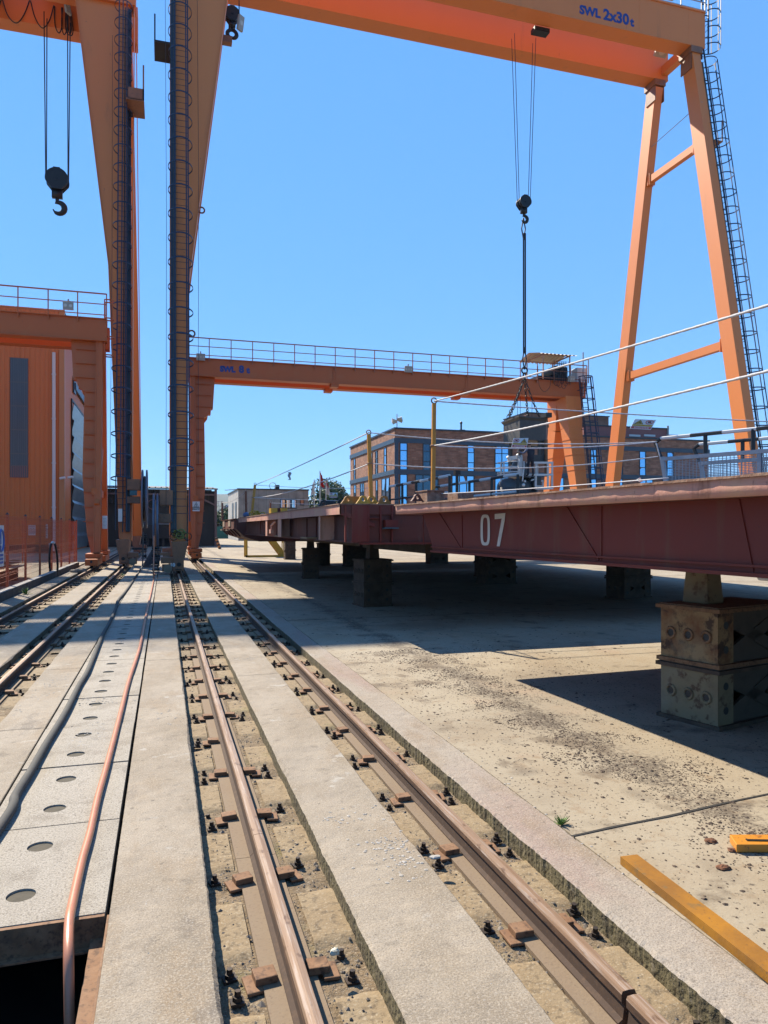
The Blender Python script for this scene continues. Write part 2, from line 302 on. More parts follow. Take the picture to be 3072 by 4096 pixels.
    def build(s, name, mats, parent=None, smooth=False, bevel=0., local=False, origin=None):
        me = bpy.data.meshes.new(name)
        off = Vector((0,0,0))
        if parent is not None and not local: off = WLOC.get(parent.name, Vector((0,0,0)))
        if parent is None:
            if origin is None:
                xs = [p.x for p in s.v]; ys = [p.y for p in s.v]; zs = [p.z for p in s.v]
                origin = Vector(((min(xs)+max(xs))/2, (min(ys)+max(ys))/2, min(zs)))
            off = Vector(origin)
        me.from_pydata([p - off for p in s.v], [], s.f)
        if not isinstance(mats, (list, tuple)): mats = [mats]
        for m in mats: me.materials.append(m)
        if len(mats) > 1: me.polygons.foreach_set('material_index', s.mi)
        if smooth: me.polygons.foreach_set('use_smooth', [True]*len(me.polygons))
        me.validate(); me.update()
        o = bpy.data.objects.new(name, me); COL.objects.link(o)
        if parent is not None:
            o.parent = parent
            WLOC[o.name] = WLOC.get(parent.name, Vector((0,0,0))).copy()
        else:
            o.location = off; WLOC[o.name] = off.copy()
        if bevel:
            bv = o.modifiers.new('bevel', 'BEVEL'); bv.width = bevel; bv.segments = 2; bv.limit_method = 'ANGLE'; bv.angle_limit = R(40)
        return o
WLOC = {}
def tag(o, label, cat, group=None, kind=None):
    o['label'] = label; o['category'] = cat
    if group: o['group'] = group
    if kind: o['kind'] = kind
    return o
def thing(name, label, cat, loc=(0,0,0), group=None, rz=0):
    o = bpy.data.objects.new(name, None); COL.objects.link(o); o.location = loc; o.rotation_euler.z = rz
    o.empty_display_size = .2
    WLOC[o.name] = Vector(loc)
    return tag(o, label, cat, group)
def struct(o): o['kind'] = 'structure'; return o
def copy_tree(o, parent=None):
    c = o.copy(); COL.objects.link(c)
    if parent is not None: c.parent = parent
    for ch in [x for x in bpy.data.objects if x.parent == o]: copy_tree(ch, c)
    return c
CHILD = {}
def dup(o, parent=None):
    c = o.copy(); COL.objects.link(c)
    if parent is not None: c.parent = parent
    for ch in o.children: dup(ch, c)
    return c

def text_mb(s, size, bold=.0, depth=.004):
    cu = bpy.data.curves.new('t', 'FONT'); cu.body = s; cu.size = size; cu.offset = bold; cu.extrude = depth; cu.resolution_u = 3
    ob = bpy.data.objects.new('t', cu); COL.objects.link(ob)
    bpy.context.view_layer.update()
    dg = bpy.context.evaluated_depsgraph_get(); me = ob.evaluated_get(dg).to_mesh()
    mb = MB(); mb.add([v.co.copy() for v in me.vertices], [tuple(p.vertices) for p in me.polygons])
    ob.evaluated_get(dg).to_mesh_clear(); bpy.data.objects.remove(ob); bpy.data.curves.remove(cu)
    return mb
def face_matrix(origin, right, up):
    r = Vector(right).normalized(); u = Vector(up).normalized(); n = r.cross(u)
    return Matrix(((r.x,u.x,n.x,origin[0]),(r.y,u.y,n.y,origin[1]),(r.z,u.z,n.z,origin[2]),(0,0,0,1)))

def ladder_mb(a, b, side, out, width=.5, r=.42, cage_from=2.4, hoop=1.0, rung=.3, rr=.022, rail=.05, straps=(90,135,180,225,270)):
    """a->b line at the ladder's foot and head; side = across, out = away from the wall; returns (ladder, cage)"""
    a = Vector(a); b = Vector(b); L = (b-a).length; d = (b-a)/L
    sd = Vector(side).normalized(); ot = Vector(out).normalized()
    lad = MB(); cg = MB()
    for k in (-1, 1): lad.beam(a + sd*(k*width/2), b + sd*(k*width/2), rail, rail, sd)
    t = .3
    while t < L - .1:
        p = a + d*t; lad.tube([p - sd*width/2, p + sd*width/2], rr, 4); t += rung
    t = 2.0
    while t < L:
        p = a + d*t
        for k in (-1, 1): lad.beam(p + sd*(k*width/2), p + sd*(k*width/2) - ot*.22, .04, .04, sd)
        t += 2.5
    def pt(p, ang):  # hoop point
        return p + sd*(math.sin(ang)*r) + ot*(r*.72 - math.cos(ang)*r)
    ang0 = math.asin(min(1, width/2/r))
    t = cage_from; last = None
    while t < L + .3:
        p = a + d*t
        pts = [p + sd*(-width/2)] + [pt(p, -ang0 - (2*math.pi-2*ang0)*i/22 ) for i in range(23)] + [p + sd*(width/2)]
        pts[0], pts[-1] = p - sd*(width/2), p + sd*(width/2)
        for i in range(len(pts)-1): cg.beam(pts[i], pts[i+1], .055, .016, d)
        last = t; t += hoop
    if last is not None:
        for q in straps:
            ang = R(q)
            cg.beam(pt(a + d*cage_from, ang), pt(a + d*last, ang), .05, .018, sd if 90 < q < 270 else ot)
    return lad, cg

def floodlight(parent, c, w=.45, h=.32, tilt=-25, right=(1,0,0), n=3):
    """flood lamp housing with its lenses, facing the camera side and down"""
    mb = MB(); mb.box(-w/2, w/2, 0, .12, -h/2, h/2); mb.box(-.03, .03, .12, .2, -.05, .3)
    ln = MB()
    for i in range(n):
        x = -w/2 + w*(i+.5)/n; ln.cyl((x, -.012, 0), (x, .01, 0), min(w/n, h)*.33, 10)
    rt = Vector(right).normalized()
    M = Matrix.Translation(Vector(c)) @ Matrix.Rotation(math.atan2(rt.y, rt.x), 4, 'Z') @ Matrix.Rotation(R(-tilt), 4, 'X')
    o = mb.move(M).build('floodlight', GREY, parent, bevel=.01)
    ln.move(M).build('lens', LENS, o)
    return o
# ================================================================ THE GROUND
def jit(a, y, seed, amp):
    p = Vector((seed*7.1, y, 0))
    return amp*(noise.noise(p*1.3)*.6 + noise.noise(p*9)*.45 + noise.noise(p*33)*.8)
def strip(name, x0, x1, y0, y1, z0, z1, m, amp=.0042, chip=.008, edges=(1, 1)):
    """cast concrete strip with worn, uneven long edges"""
    ys = []; y = y0
    while y < y1:
        ys.append(y); y += .018 if 1.0 < y < 7 else (.12 if 0 < y < 18 else 2.0)
    ys.append(y1)
    mb = MB(); vs = []; fs = []
    for y in ys:
        j0 = jit(0, y, x0, amp) * edges[0]; j1 = jit(0, y, x1, amp) * edges[1]
        c0 = chip*(.7 + max(0, noise.noise(Vector((x0*3, y*3, 1.7))))*2.2) * edges[0] + .002
        c1 = chip*(.7 + max(0, noise.noise(Vector((x1*3, y*3, 4.7))))*2.2) * edges[1] + .002
        vs += [(x0, y, z0), (x0+j0, y, z1-c0), (x0+j0+c0, y, z1), (x1+j1-c1, y, z1), (x1+j1, y, z1-c1), (x1, y, z0)]
    n = len(ys)
    for i in range(n-1):
        for k in range(5): fs.append((i*6+k, i*6+k+1, (i+1)*6+k+1, (i+1)*6+k))
    fs.append((0,1,2,3,4,5)); fs.append(tuple((n-1)*6+k for k in range(6))[::-1])
    mb.add(vs, fs); mb.mi = [1 if k in (0, 4) else 0 for i in range(n-1) for k in range(5)] + [1, 1]
    return struct(mb.build(name, [m, MOSS]))

g = MB(); g.add([(-4000,-400,-.8),(4000,-400,-.8),(4000,9000,-.8),(-4000,9000,-.8)], [(0,1,2,3)])
struct(g.build('ground', GROUND))
XA, XB, XC, XD = .473, 1.558, -1.66, -2.82           # the four crane rails
YEND = 66.0
strip('concrete_strip', -.226, .19, -3, YEND, -.6, 0, CONC, edges=(.3, 1))
strip('concrete_strip', .775, 1.25, -3, YEND, -.3, 0, CONC)
strip('concrete_strip', 1.815, 2.095, -3, YEND, -.3, .006, CONCP, amp=.009)
strip('concrete_strip', -1.34, -.946, -3, YEND, -.6, 0, CONC, edges=(1, .3))
strip('concrete_strip', -2.37, -1.87, -3, YEND, -.3, 0, CONC)
strip('concrete_strip', -3.5, -3.07, -3, YEND, -.3, 0, CONC)
y = MB(); y.box(2.1, 420, -40, 1500, -.5, 0); struct(y.build('yard_floor', YARD))
y = MB(); y.box(-420, -3.68, -40, 1500, -.5, -.02); struct(y.build('yard_floor', YARD))
y = MB(); y.box(-3.68, 2.1, YEND, 1500, -.5, 0); struct(y.build('yard_floor', YARD))
# channel floors and the cast pads between the clamp pockets
ZB = -.105; PITCH = .81; Y0 = 2.03
def clampy(k): return Y0 + PITCH*k
for nm, a, b in (('a', .16, .80), ('b', 1.22, 1.84), ('c', -1.90, -1.31), ('d', -3.10, -2.34)):
    fl = MB(); ys = [-3 + .045*i for i in range(int(11/.045))] + [8 + .5*i for i in range(117)]
    xs = [a + (b-a)*i/14 for i in range(15)]
    vs = []; fs = []
    for yy in ys:
        for xx in xs: vs.append((xx, yy, ZB + .010*noise.noise(Vector((xx*9, yy*9, 0))) + .008*noise.noise(Vector((xx*31, yy*31, 3)))))
    for i in range(len(ys)-1):
        for k in range(14): fs.append((i*15+k, i*15+k+1, (i+1)*15+k+1, (i+1)*15+k))
    fl.add(vs, fs); struct(fl.build('track_bed', BED, smooth=True))
    pd = MB(); rx = {'a': XA, 'b': XB, 'c': XC, 'd': XD}[nm]
    for k in range(-5, 70):
        ya = clampy(k) + .15; yb = clampy(k+1) - .15
        for p, q in ((a, rx-.13), (rx+.13, b)):
            if q - p < .05: continue
            nx, ny = (6, 12) if k < 9 else (1, 1)
            base = len(pd.v); ph = .010 + .010*random.random()
            for i in range(ny+1):
                for j in range(nx+1):
                    fx, fy = j/nx, i/ny
                    ex = min(fx, 1-fx)*nx; ey = min(fy, 1-fy)*ny
                    h = ph if (nx == 1 or (ey >= 1)) else -.01
                    px_ = p + (q-p)*fx; py_ = ya + (yb-ya)*fy + .02*noise.noise(Vector((px_*8, k*3.3 + fy*5, 0)))
                    pd.v.append(Vector((px_, py_, ZB + h + .006*noise.noise(Vector((px_*14, py_*14, 7))))))
            for i in range(ny):
                for j in range(nx):
                    w = base + i*(nx+1) + j
                    pd.f.append([w, w+1, w+nx+2, w+nx+1]); pd.mi.append(0)
    struct(pd.build('track_pads', PAD, smooth=True))
# pit in front of the covers
p = MB(); p.box(-.946, -.93, -3, YEND, -.78, -.03); p.box(-.245, -.228, -3, YEND, -.78, -.105); p.box(-.93, -.245, -3, YEND, -.79, -.7)
struct(p.build('cable_trench', PITW))
p = MB(); p.box(-.30, -.2265, -3, 3.36, -.105, -.093); p.box(-.2365, -.2265, -3, 3.36, -.093, -.012)
tag(p.build('edge_angle', RUST, bevel=.002), 'rusty steel angle along the right edge of the open cable pit', 'steel angle')
# cover slabs, each with two dirt-filled holes
def cover_mesh():
    mb = MB(); w = .343; L = 1.055; n = 24
    def rect(hx, hy, cy, k):   # perimeter point in direction k
        a = 2*math.pi*k/n; c, s_ = math.cos(a), math.sin(a)
        t = min(hx/abs(c) if abs(c) > 1e-6 else 9, hy/abs(s_) if abs(s_) > 1e-6 else 9)
        return (c*t, cy + s_*t)
    for cy, hy in ((L*.25, L*.25), (L*.75, L*.25)):
        top = []; hole = []; low = []
        corners = [(w, cy+hy), (-w, cy+hy), (-w, cy-hy), (w, cy-hy)]
        for k in range(n):
            q = rect(w, hy, cy, k)
            for c in corners:
                if abs(q[0]-c[0]) + abs(q[1]-c[1]) < .09: q = c
            top.append((q[0], q[1], 0)); a = 2*math.pi*k/n
            hole.append((-.03 + .062*math.cos(a), cy + .062*math.sin(a), 0)); low.append((-.03 + .06*math.cos(a), cy + .06*math.sin(a), -.03))
        mb.add(top + hole + low, [(k, (k+1) % n, n+(k+1) % n, n+k) for k in range(n)] + [(n+k, n+(k+1) % n, 2*n+(k+1) % n, 2*n+k) for k in range(n)])
    mb.add([(-w,0,0),(w,0,0),(w,L,0),(-w,L,0),(-w,0,-.1),(w,0,-.1),(w,L,-.1),(-w,L,-.1)], [(0,4,5,1),(1,5,6,2),(2,6,7,3),(3,7,4,0),(4,7,6,5)])
    return mb
t0 = thing('trench_cover', 'first trench cover with two round holes, its rusty steel edge over the open pit', 'trench cover', (-.588, 3.36, 0), 'concrete covers over the cable trench')
cover_mesh().build('slab', COVER, t0, local=True)
pl = MB()
for cy in (.2655, .7965): pl.add([(-.03+.0615*math.cos(2*math.pi*k/20), cy+.0615*math.sin(2*math.pi*k/20), -.024) for k in range(20)], [tuple(range(20))])
for cy in (.2655, .7965):
    q = MB(); q.add([(-.03+.0612*math.cos(2*math.pi*k/20), cy+.0612*math.sin(2*math.pi*k/20), -.009) for k in range(20)], [tuple(range(20))])
    q.build('hole_plug', PLUG, t0, local=True)
ordn = ['first', 'second', 'third', 'fourth', 'fifth', 'sixth', 'seventh', 'eighth', 'ninth', 'tenth', 'eleventh', 'twelfth', 'thirteenth', 'fourteenth']
for k in range(1, 27):
    c = dup(t0); c.location = (-.588 + random.uniform(-.003, .003), 3.36 + 1.072*k, random.uniform(-.003, .002))
    if k == 4: c['label'] = 'fifth trench cover from the pit, its surface crumbled around the near hole'
    elif k < 14: c['label'] = '%s concrete trench cover from the open pit, between grey cable and orange hose' % ordn[k]
    else: c['label'] = 'far concrete trench cover running on towards the cable reels'
e = MB(); e.box(-.93, -.246, 3.335, 3.359, -.135, -.004); e.box(-.93, -.246, 3.30, 3.335, -.135, -.127)
e.build('edge_channel', RUST, t0)
# joints in the paving
j = MB()
for (xa, ya), (xb, yb), w in (((2215, 3362), (3072, 3178), .012),):
    A = atz(xa, ya); B = atz(xb, yb); d = (B-A).normalized(); B = A + d*9; nrm = Vector((-d.y, d.x, 0)); N = 46
    vs = []; fs = []
    for i in range(N+1):
        q = A + (B-A)*(i/N); ww = w*(.6 + .8*abs(noise.noise(Vector((i*.9, 0, 0))))); off = .02*noise.noise(Vector((i*.35, 4, 0)))
        vs += [q + nrm*(off-ww) + V(0,0,.004), q + nrm*(off+ww) + V(0,0,.004)]
    for i in range(N): fs.append((2*i, 2*i+1, 2*i+3, 2*i+2))
    j.add(vs, fs)
for Y in (13.0, 21.5, 31, 45, 52): j.add([(2.1, Y, .004), (60, Y, .004), (60, Y+.03, .004), (2.1, Y+.03, .004)], [(0,1,2,3)])
for X in (7.2, 14.5): j.add([(X, 40, .004), (X+.03, 40, .004), (X+.03, 90, .004), (X, 90, .004)], [(0,1,2,3)])
struct(j.build('expansion_joints', SEAL))
j = MB()
for a, b, yv in ((-.94, -.235, 0),): pass
for x0, x1, Y in ((-1.33, -.95, 6.6), (1.83, 2.08, 7.6), (.785, 1.24, 8.3), (-.22, .18, 9.6), (.785, 1.24, 17), (-1.33, -.95, 9.3)):
    N = 14; vs = []; fs = []
    for i in range(N+1):
        xx = x0 + (x1-x0)*i/N; yy = Y + .03*noise.noise(Vector((xx*7, Y, 0))); ww = .003 + .004*abs(noise.noise(Vector((xx*11, Y, 3))))
        vs += [(xx, yy-ww, .0035), (xx, yy+ww, .0035)]
    for i in range(N): fs.append((2*i, 2*i+2, 2*i+3, 2*i+1))
    j.add(vs, fs)
struct(j.build('slab_cracks', SEAL))

# ---------------------------------------------------------------- crane rails with their clamps
def rail_profile(x):   # (x, z): head, web, foot; top of the head a little above the slabs
    h = .034
    return [(-.042, ZB+.02), (-.042, ZB+.028), (-.024, ZB+.040), (-.018, -.022), (-.029, -.006), (-.029, h-.013), (-.024, h-.002), (0, h),
            (.024, h-.002), (.029, h-.013), (.029, -.006), (.018, -.022), (.024, ZB+.040), (.042, ZB+.028), (.042, ZB+.02)]
def bolt_mb(dx, dy):
    b = MB(); b.cyl((dx, dy, 0), (dx, dy, .047), .012, 6); b.cyl((dx, dy, .008), (dx, dy, .026), .0185, 6); b.box(dx-.026, dx+.026, dy-.022, dy+.022, .0, .010); return b
PROTO = {}
def crane_rail(x, y0, y1, label, kfrom, kto, big=True):
    t = thing('crane_rail', label, 'rail', (x, y0, 0), 'crane rails set in channels in the paving')
    mb = MB(); pr = rail_profile(0)
    ys = [y0 + (y1-y0)*i/60 for i in range(61)]
    n = len(pr); vs = []; fs = []
    for yy in ys:
        wob = .004*noise.noise(Vector((x*5, yy*.25, 0)))
        for a, z in pr: vs.append((x + a + wob, yy, z))
    for i in range(60):
        for k in range(n-1): fs.append((i*n+k, i*n+k+1, (i+1)*n+k+1, (i+1)*n+k))
    fs.append(tuple(range(n))); fs.append(tuple(60*n+k for k in range(n))[::-1])
    mi = [1 if (pr[k][1] > .0205 and pr[k+1][1] > .0205) else (0 if pr[k][1] > -.02 and pr[k+1][1] > -.02 else 2) for k in range(n-1)]
    mb.add(vs, fs); mb.mi = mi*60 + [0, 0]
    mb.build('rail_bar', [RAIL, RAILTOP, RAILDK], t)
    s = MB(); s.box(x-.115, x+.095, y0, y1, ZB, ZB+.021)
    s.build('sole_plate', SOLE, t)
    for k in range(kfrom, kto):
        Y = clampy(k) + random.uniform(-.012, .012)
        if not (y0 + .05 < Y < y1 - .05): continue
        skip = random.choice((-1, 1)) if random.random() < .05 else 0
        for sgn in (-1, 1):
            if sgn == skip and sgn in PROTO: continue
            if sgn not in PROTO:
                q = MB(); q.box(-.048, .038, -.038, .038, .022, .052); q.box(-.085, -.02, -.066, .045, .010, .024)
                if sgn > 0: q.v = [Vector((-p.x, p.y, p.z)) for p in q.v]; q.f = [f[::-1] for f in q.f]
                pl = q.build('clamp_plate', RUST, t, bevel=.004); b1 = bolt_mb(sgn*.118, .085).build('bolt', BOLT, pl); b2 = bolt_mb(sgn*.122, -.09).build('bolt', BOLT, pl)
                for o in (pl, b1, b2):
                    o.data = o.data
                # meshes were written relative to the rail's base: put them round the clamp's own origin
                for o in (pl, b1, b2):
                    for vtx in o.data.vertices: vtx.co += WLOC[t.name]
                PROTO[sgn] = (pl, b1, b2)
                c, bs = pl, (b1, b2)
            else:
                pl, b1, b2 = PROTO[sgn]
                c = pl.copy(); COL.objects.link(c); c.parent = t
                bs = []
                for b in (b1, b2):
                    bb = b.copy(); COL.objects.link(bb); bb.parent = c; bs.append(bb)
            c.location = (sgn*.095 + random.uniform(-.006, .006), Y - y0 + random.uniform(-.01, .01), ZB)
            c.rotation_euler = (random.uniform(-.04, .04), random.uniform(-.06, .06), random.uniform(-.22, .22))
            if random.random() < .10: bpy.data.objects.remove(bs.pop() if isinstance(bs, list) else bs[-1]) if isinstance(bs, list) else None
            for b in bs: b.rotation_euler = (random.uniform(-.08, .08), random.uniform(-.08, .08), random.uniform(-.1, .1))
    return t
crane_rail(XA, -2.5, 3.90, 'near piece of the rusty crane rail left of the middle slab, up to its joint', -3, 60)
crane_rail(XA, 3.904, 64, 'long rusty crane rail beyond the joint, running under the right ladder tower', -3, 48)
crane_rail(XB, -2.5, 2.185, 'short rusty rail end at the bottom edge, past the broken gap', -3, 60)
crane_rail(XB, 2.212, 64, 'long rusty crane rail nearest the red pontoon, beside the narrow kerb strip', -3, 52)
crane_rail(XC, -2.5, 64, 'rusty crane rail left of the grey cable, leading to the left ladder tower', 4, 50)
crane_rail(XD, -2.5, 64, 'outermost left rusty crane rail, nearest the orange mesh fence', 6, 50)

# ---------------------------------------------------------------- loose grit, flakes and chips
def shard(mb, c, r, flat=.45):
    n = 5; a0 = random.random()*6; vs = []
    for k in range(n):
        a = a0 + 2*math.pi*k/n; rr = r*random.uniform(.55, 1.15); vs.append((c[0]+math.cos(a)*rr, c[1]+math.sin(a)*rr, c[2] + r*flat*.1))
    vs.append((c[0]+random.uniform(-.3,.3)*r, c[1]+random.uniform(-.3,.3)*r, c[2] + r*flat*random.uniform(.7,1.3)))
    mb.add(vs, [(k, (k+1) % n, n) for k in range(n)] + [tuple(range(n))[::-1]])
gv = MB()
for a, b in ((.19, .775), (1.25, 1.815), (-1.86, -1.34), (-3.05, -2.37)):
    for i in range(4600 if a > 0 else 500):
        Y = 1.6 + 9*random.random()**1.7 if a > 0 else 6 + 12*random.random()**1.5
        x = random.uniform(a+.01, b-.01); rx = XA if a < .5 and a > 0 else XB if a > 1 else XC if a > -2 else XD
        if abs(x-rx) < .1: continue
        ph = ((Y - Y0) / PITCH) % 1
        if .2 < ph < .8 and random.random() < .7: continue
        shard(gv, (x, Y, ZB + (.012 if .2 < ph < .8 else .0)), random.uniform(.003, .010)*(1 if random.random() < .93 else 1.9), .7)
tag(gv.build('gravel', GRAVEL), 'loose grit lying in the rail channels between the clamps', 'gravel', kind='stuff')
fk = MB()
def inband(x, y):   # the rust-flake drift on the yard, from the shadow's tip towards the right edge
    return abs(x - 3.14) < .40 + .35*noise.noise(Vector((x*2, y*2, 0)))
n = 0
while n < 15000:
    x = random.uniform(2.15, 5.0); Y = random.uniform(2.2, 9.5)
    if not inband(x, Y):
        if random.random() > .10: continue
    elif noise.noise(Vector((x*3.1, Y*3.1, 5))) < random.uniform(-.5, .25): continue
    r = random.uniform(.002, .008) * (1 if random.random() < .9 else 2.4); shard(fk, (x, Y, .001), r, .4); n += 1
for i in range(900):
    x = random.uniform(2.15, 7); Y = random.uniform(8, 26); shard(fk, (x, Y, .001), random.uniform(.006, .028), .25)
tag(fk.build('rust_flakes', FLAKE), 'drift of small dark rust flakes across the sunlit yard floor', 'rust flakes', kind='stuff')
def onslab(x, y): return any(a+.015 < x < b-.015 for a, b in ((-1.34,-.946),(-.22,.19),(.775,1.25),(1.815,3))) or (-.93 < x < -.246 and y > 3.4)
sp = MB()
for cx, cy, n, sx, sy in ((1.13, 3.55, 150, .10, .14), (1.0, 4.05, 40, .12, .08), (-.57, 6.3, 120, .16, .18), (-.6, 7.5, 60, .14, .12), (-1.15, 8.4, 120, .16, .7), (1.05, 9.4, 60, .14, .1), (2.05, 2.9, 60, .05, .3), (2.07, 4.4, 40, .05, .5), (.02, 6.7, 30, .13, .3)):
    for i in range(n):
        q = (random.gauss(cx, sx), random.gauss(cy, sy), .001)
        if onslab(*q[:2]): shard(sp, q, random.uniform(.004, .014), .3)
for i in range(420):
    q = (random.uniform(-.9, 2.05), random.uniform(2.0, 9), .0)
    if onslab(*q[:2]): shard(sp, q, random.uniform(.002, .006), .4)
for o in (sp,): o.v = [q for q in o.v]
tag(sp.build('concrete_chips', SPALL), 'pale crumbled concrete chips scattered over the slabs', 'concrete chips', kind='stuff')
def rock(name, px_, py_, r, m, label, cat, sc=(1,.7,.35), seed=0, grp=None):
    c = atz(px_, py_); mb = MB(); mb.ball((0,0,0), r, 9, 6, sc)
    mb.v = [p * (1 + .45*noise.noise(p*(2.2/r) + V(seed, 0, 0))) for p in mb.v]
    mb.v = [p + c + V(0,0,r*sc[2]*.6) for p in mb.v]
    return tag(mb.build(name, m), label, cat, grp)
RK = mat('rusty_lump', (.22, .09, .04), .9, 0, [(30, 4, .45, .65, (.07, .04, .03), .9)], [(60, .6, .01)])
rock('rust_scale', 2842, 3368, .032, RK, 'rusty lump left of the orange scrap plate, upper of two', 'rust lump', seed=1)
rock('rust_scale', 2893, 3475, .036, RK, 'biggest flat rusty lump, on the bare floor below the orange scrap plate', 'rust lump', (1.2,.6,.3), seed=2)
rock('rust_scale', 2930, 3405, .03, RK, 'rusty lump directly under the front edge of the orange scrap plate', 'rust lump', seed=3)
rock('shell', 1340, 3815, .02, mat('bone_white', (.60, .56, .42), .6), 'broken cream coloured shell fragment in the middle rail channel', 'shell', (1,.7,.7), seed=6)
rock('pebble', 1741, 3432, .028, SPALL, 'pale flat pebble beside the long rail near the crumbled slab edge', 'pebble', (1,.7,.3), seed=7)
rock('gravel_heap', 318, 2290, .28, GRAVEL, 'small grey heap of rubble beside the left kerb', 'rubble heap', (1.1,.8,.35), seed=8)
# scrap steel on the yard
def bar_from_px(name, pts, h, m, label, cat, bev=.004):
    P = [atz(x, y, h) for x, y in pts]; n = len(P); mb = MB()
    mb.add([p for p in P] + [V(p.x, p.y, .003) for p in P], [tuple(range(n)), tuple(range(n, 2*n))[::-1]] + [(i, n+i, n+(i+1)%n, (i+1)%n) for i in range(n)])
    return tag(mb.build(name, m, bevel=bev), label, cat)
A = atz(2481, 3418, .05); B = atz(3072, 3880, .05); C2 = atz(2562, 3400, .05)
d = (B-A).normalized(); w = (C2-A) - d*(C2-A).dot(d); wl = w.length*.74; w.normalize(); far = A + d*(-.0); near = A + d*((B-A).length + 1.2)
bm = MB(); zz = V(0,0,1)
def quad_bar(mb, a, b, side, wd, z0, z1):
    vs = []
    for p in (a, b):
        for s_, z in ((0, z0), (1, z0), (1, z1), (0, z1)): vs.append(V(p.x + side.x*wd*s_, p.y + side.y*wd*s_, z))
    mb.add(vs, [(0,3,2,1),(4,5,6,7),(0,1,5,4),(1,2,6,5),(2,3,7,6),(3,0,4,7)])
quad_bar(bm, far, near, w, wl, .034, .041); quad_bar(bm, far, near, w, .008, .002, .0339); quad_bar(bm, far + w*(wl-.008), near + w*(wl-.008), w, .008, .002, .0339)
tag(bm.build('steel_channel', YELR), 'long yellow rusty steel channel lying upside down on the yard floor', 'steel bar')
t = bar_from_px('scrap_plate', [(2918, 3337), (3090, 3337), (3200, 3378), (2946, 3378)], .045, ORANGES, 'orange painted scrap plate with a slot, lying on grit at the right edge', 'scrap plate')
sl = MB(); a = atz(2985, 3360, .047); b = atz(3090, 3362, .047); sl.beam(a, b, .02, .003, (0,1,0)); sl.build('slot', SIGNK, t)  # black bar laid on the plate; the slot's dark is put in as colour
# weeds
def weed(c, r, n, label, name='weed'):
    mb = MB(); rnd = random.Random(int(c.x*1000))
    for i in range(n):
        a = rnd.uniform(0, 2*math.pi); el = rnd.uniform(.15, 1.2); L = r*rnd.uniform(.5, 1.1); d = V(math.cos(a)*math.cos(el), math.sin(a)*math.cos(el), math.sin(el))
        s_ = V(-math.sin(a), math.cos(a), 0)*L*.09; p0 = c; p1 = c + d*L*.6; p2 = c + d*L - V(0,0,L*.15)
        mb.add([p0 - s_*.4, p0 + s_*.4, p1 + s_, p2, p1 - s_], [(0,1,2,4),(4,2,3)])
        for k in (.35, .55, .75):
            q = c + d*L*k; e = (s_.normalized()*(1 if i % 2 else -1) + d*.8).normalized(); mb.add([q, q + e*L*.28 + V(0,0,.01), q + e*L*.2 + d*L*.06], [(0,1,2)])
    return tag(mb.build(name, WEED), label, 'weed')
weed(atz(2245, 3300), .062, 30, 'small bright green weed growing in the joint of the sunlit yard floor')
weed(atz(105, 2378), .22, 26, 'green weed tuft on the concrete beside the left kerb')
weed(atz(345, 2262), .22, 20, 'thin green weed at the kerb behind the small rubble heap')
weed(atz(490, 2302, -.09), .16, 20, 'low green weed between the left tower rail and its channel edge')
# hose and cable
def smooth_path(pts, k=6):
    out = []; n = len(pts)
    for i in range(n-1):
        p0 = pts[max(0,i-1)]; p1 = pts[i]; p2 = pts[i+1]; p3 = pts[min(n-1,i+2)]
        for j in range(k):
            t = j/k; out.append(.5*((2*p1) + (p2-p0)*t + (2*p0-5*p1+4*p2-p3)*t*t + (3*p1-p0-3*p2+p3)*t*t*t))
    return out + [pts[-1]]
hp = [V(-.70, 2.2, -.66), V(-.60, 2.45, -.5), atd(279, 4340, 2.72), atd(278, 4096, 2.74), atd(274, 3836, 2.84), atz(277, 3690, .026)] + [atz(x, y, .024) for x, y in ((291,3608),(328,3444),(360,3331),(391,3192),(423,3079),(457,2952),(486,2839),(517,2719),(559,2590),(579,2488),(595,2411),(610,2344),(619,2290))] + [V(-.345, 25.3, .1), V(-.335, 25.55, .9), V(-.33, 25.6, 1.4)]
tag(MB().tube(smooth_path(hp, 7), .0205, 9).build('power_hose', HOSE, smooth=True), 'salmon orange hose running from the open pit along the trench covers to a reel', 'hose')
gp = [V(-1.02, 2.2, .035)] + [atz(x, y, .03) for x, y in ((0,3306),(63,3180),(126,3079),(183,2978),(227,2908),(271,2832),(315,2744),(347,2691),(376,2623),(410,2541),(439,2488),(463,2435),(472,2401),(497,2372),(521,2339),(540,2310),(559,2281))] + [V(-.86, 31.3, .15), V(-.84, 31.6, .8), V(-.83, 31.65, 1.5)]
tag(MB().tube(smooth_path(gp, 7), .028, 9).build('power_cable', CABLE, smooth=True), 'thick grey cable snaking along the left side of the trench covers', 'cable')
# kerb and fence on the left
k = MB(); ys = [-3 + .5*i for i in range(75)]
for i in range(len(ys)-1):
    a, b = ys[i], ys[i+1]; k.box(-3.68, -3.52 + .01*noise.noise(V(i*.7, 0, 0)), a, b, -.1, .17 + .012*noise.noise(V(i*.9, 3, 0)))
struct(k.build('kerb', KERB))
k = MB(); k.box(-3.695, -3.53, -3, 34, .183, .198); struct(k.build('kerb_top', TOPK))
fn = thing('mesh_fence', 'orange red wire mesh fence with square posts on the left kerb', 'fence', (-3.84, 13.0, 0))
FY = [13.0 + 2.55*i for i in range(10)]
for yy in FY:
    q = MB(); q.box(-3.87, -3.81, yy-.03, yy+.03, -.02, 2.0); po = q.build('post', FENCE, fn)
    q = MB(); q.add([(-3.885,yy-.045,2.0),(-3.795,yy-.045,2.0),(-3.795,yy+.045,2.0),(-3.885,yy+.045,2.0),(-3.84,yy,2.06)], [(0,1,4),(1,2,4),(2,3,4),(3,0,4),(3,2,1,0)]); q.build('post_cap', SIGNK, po)
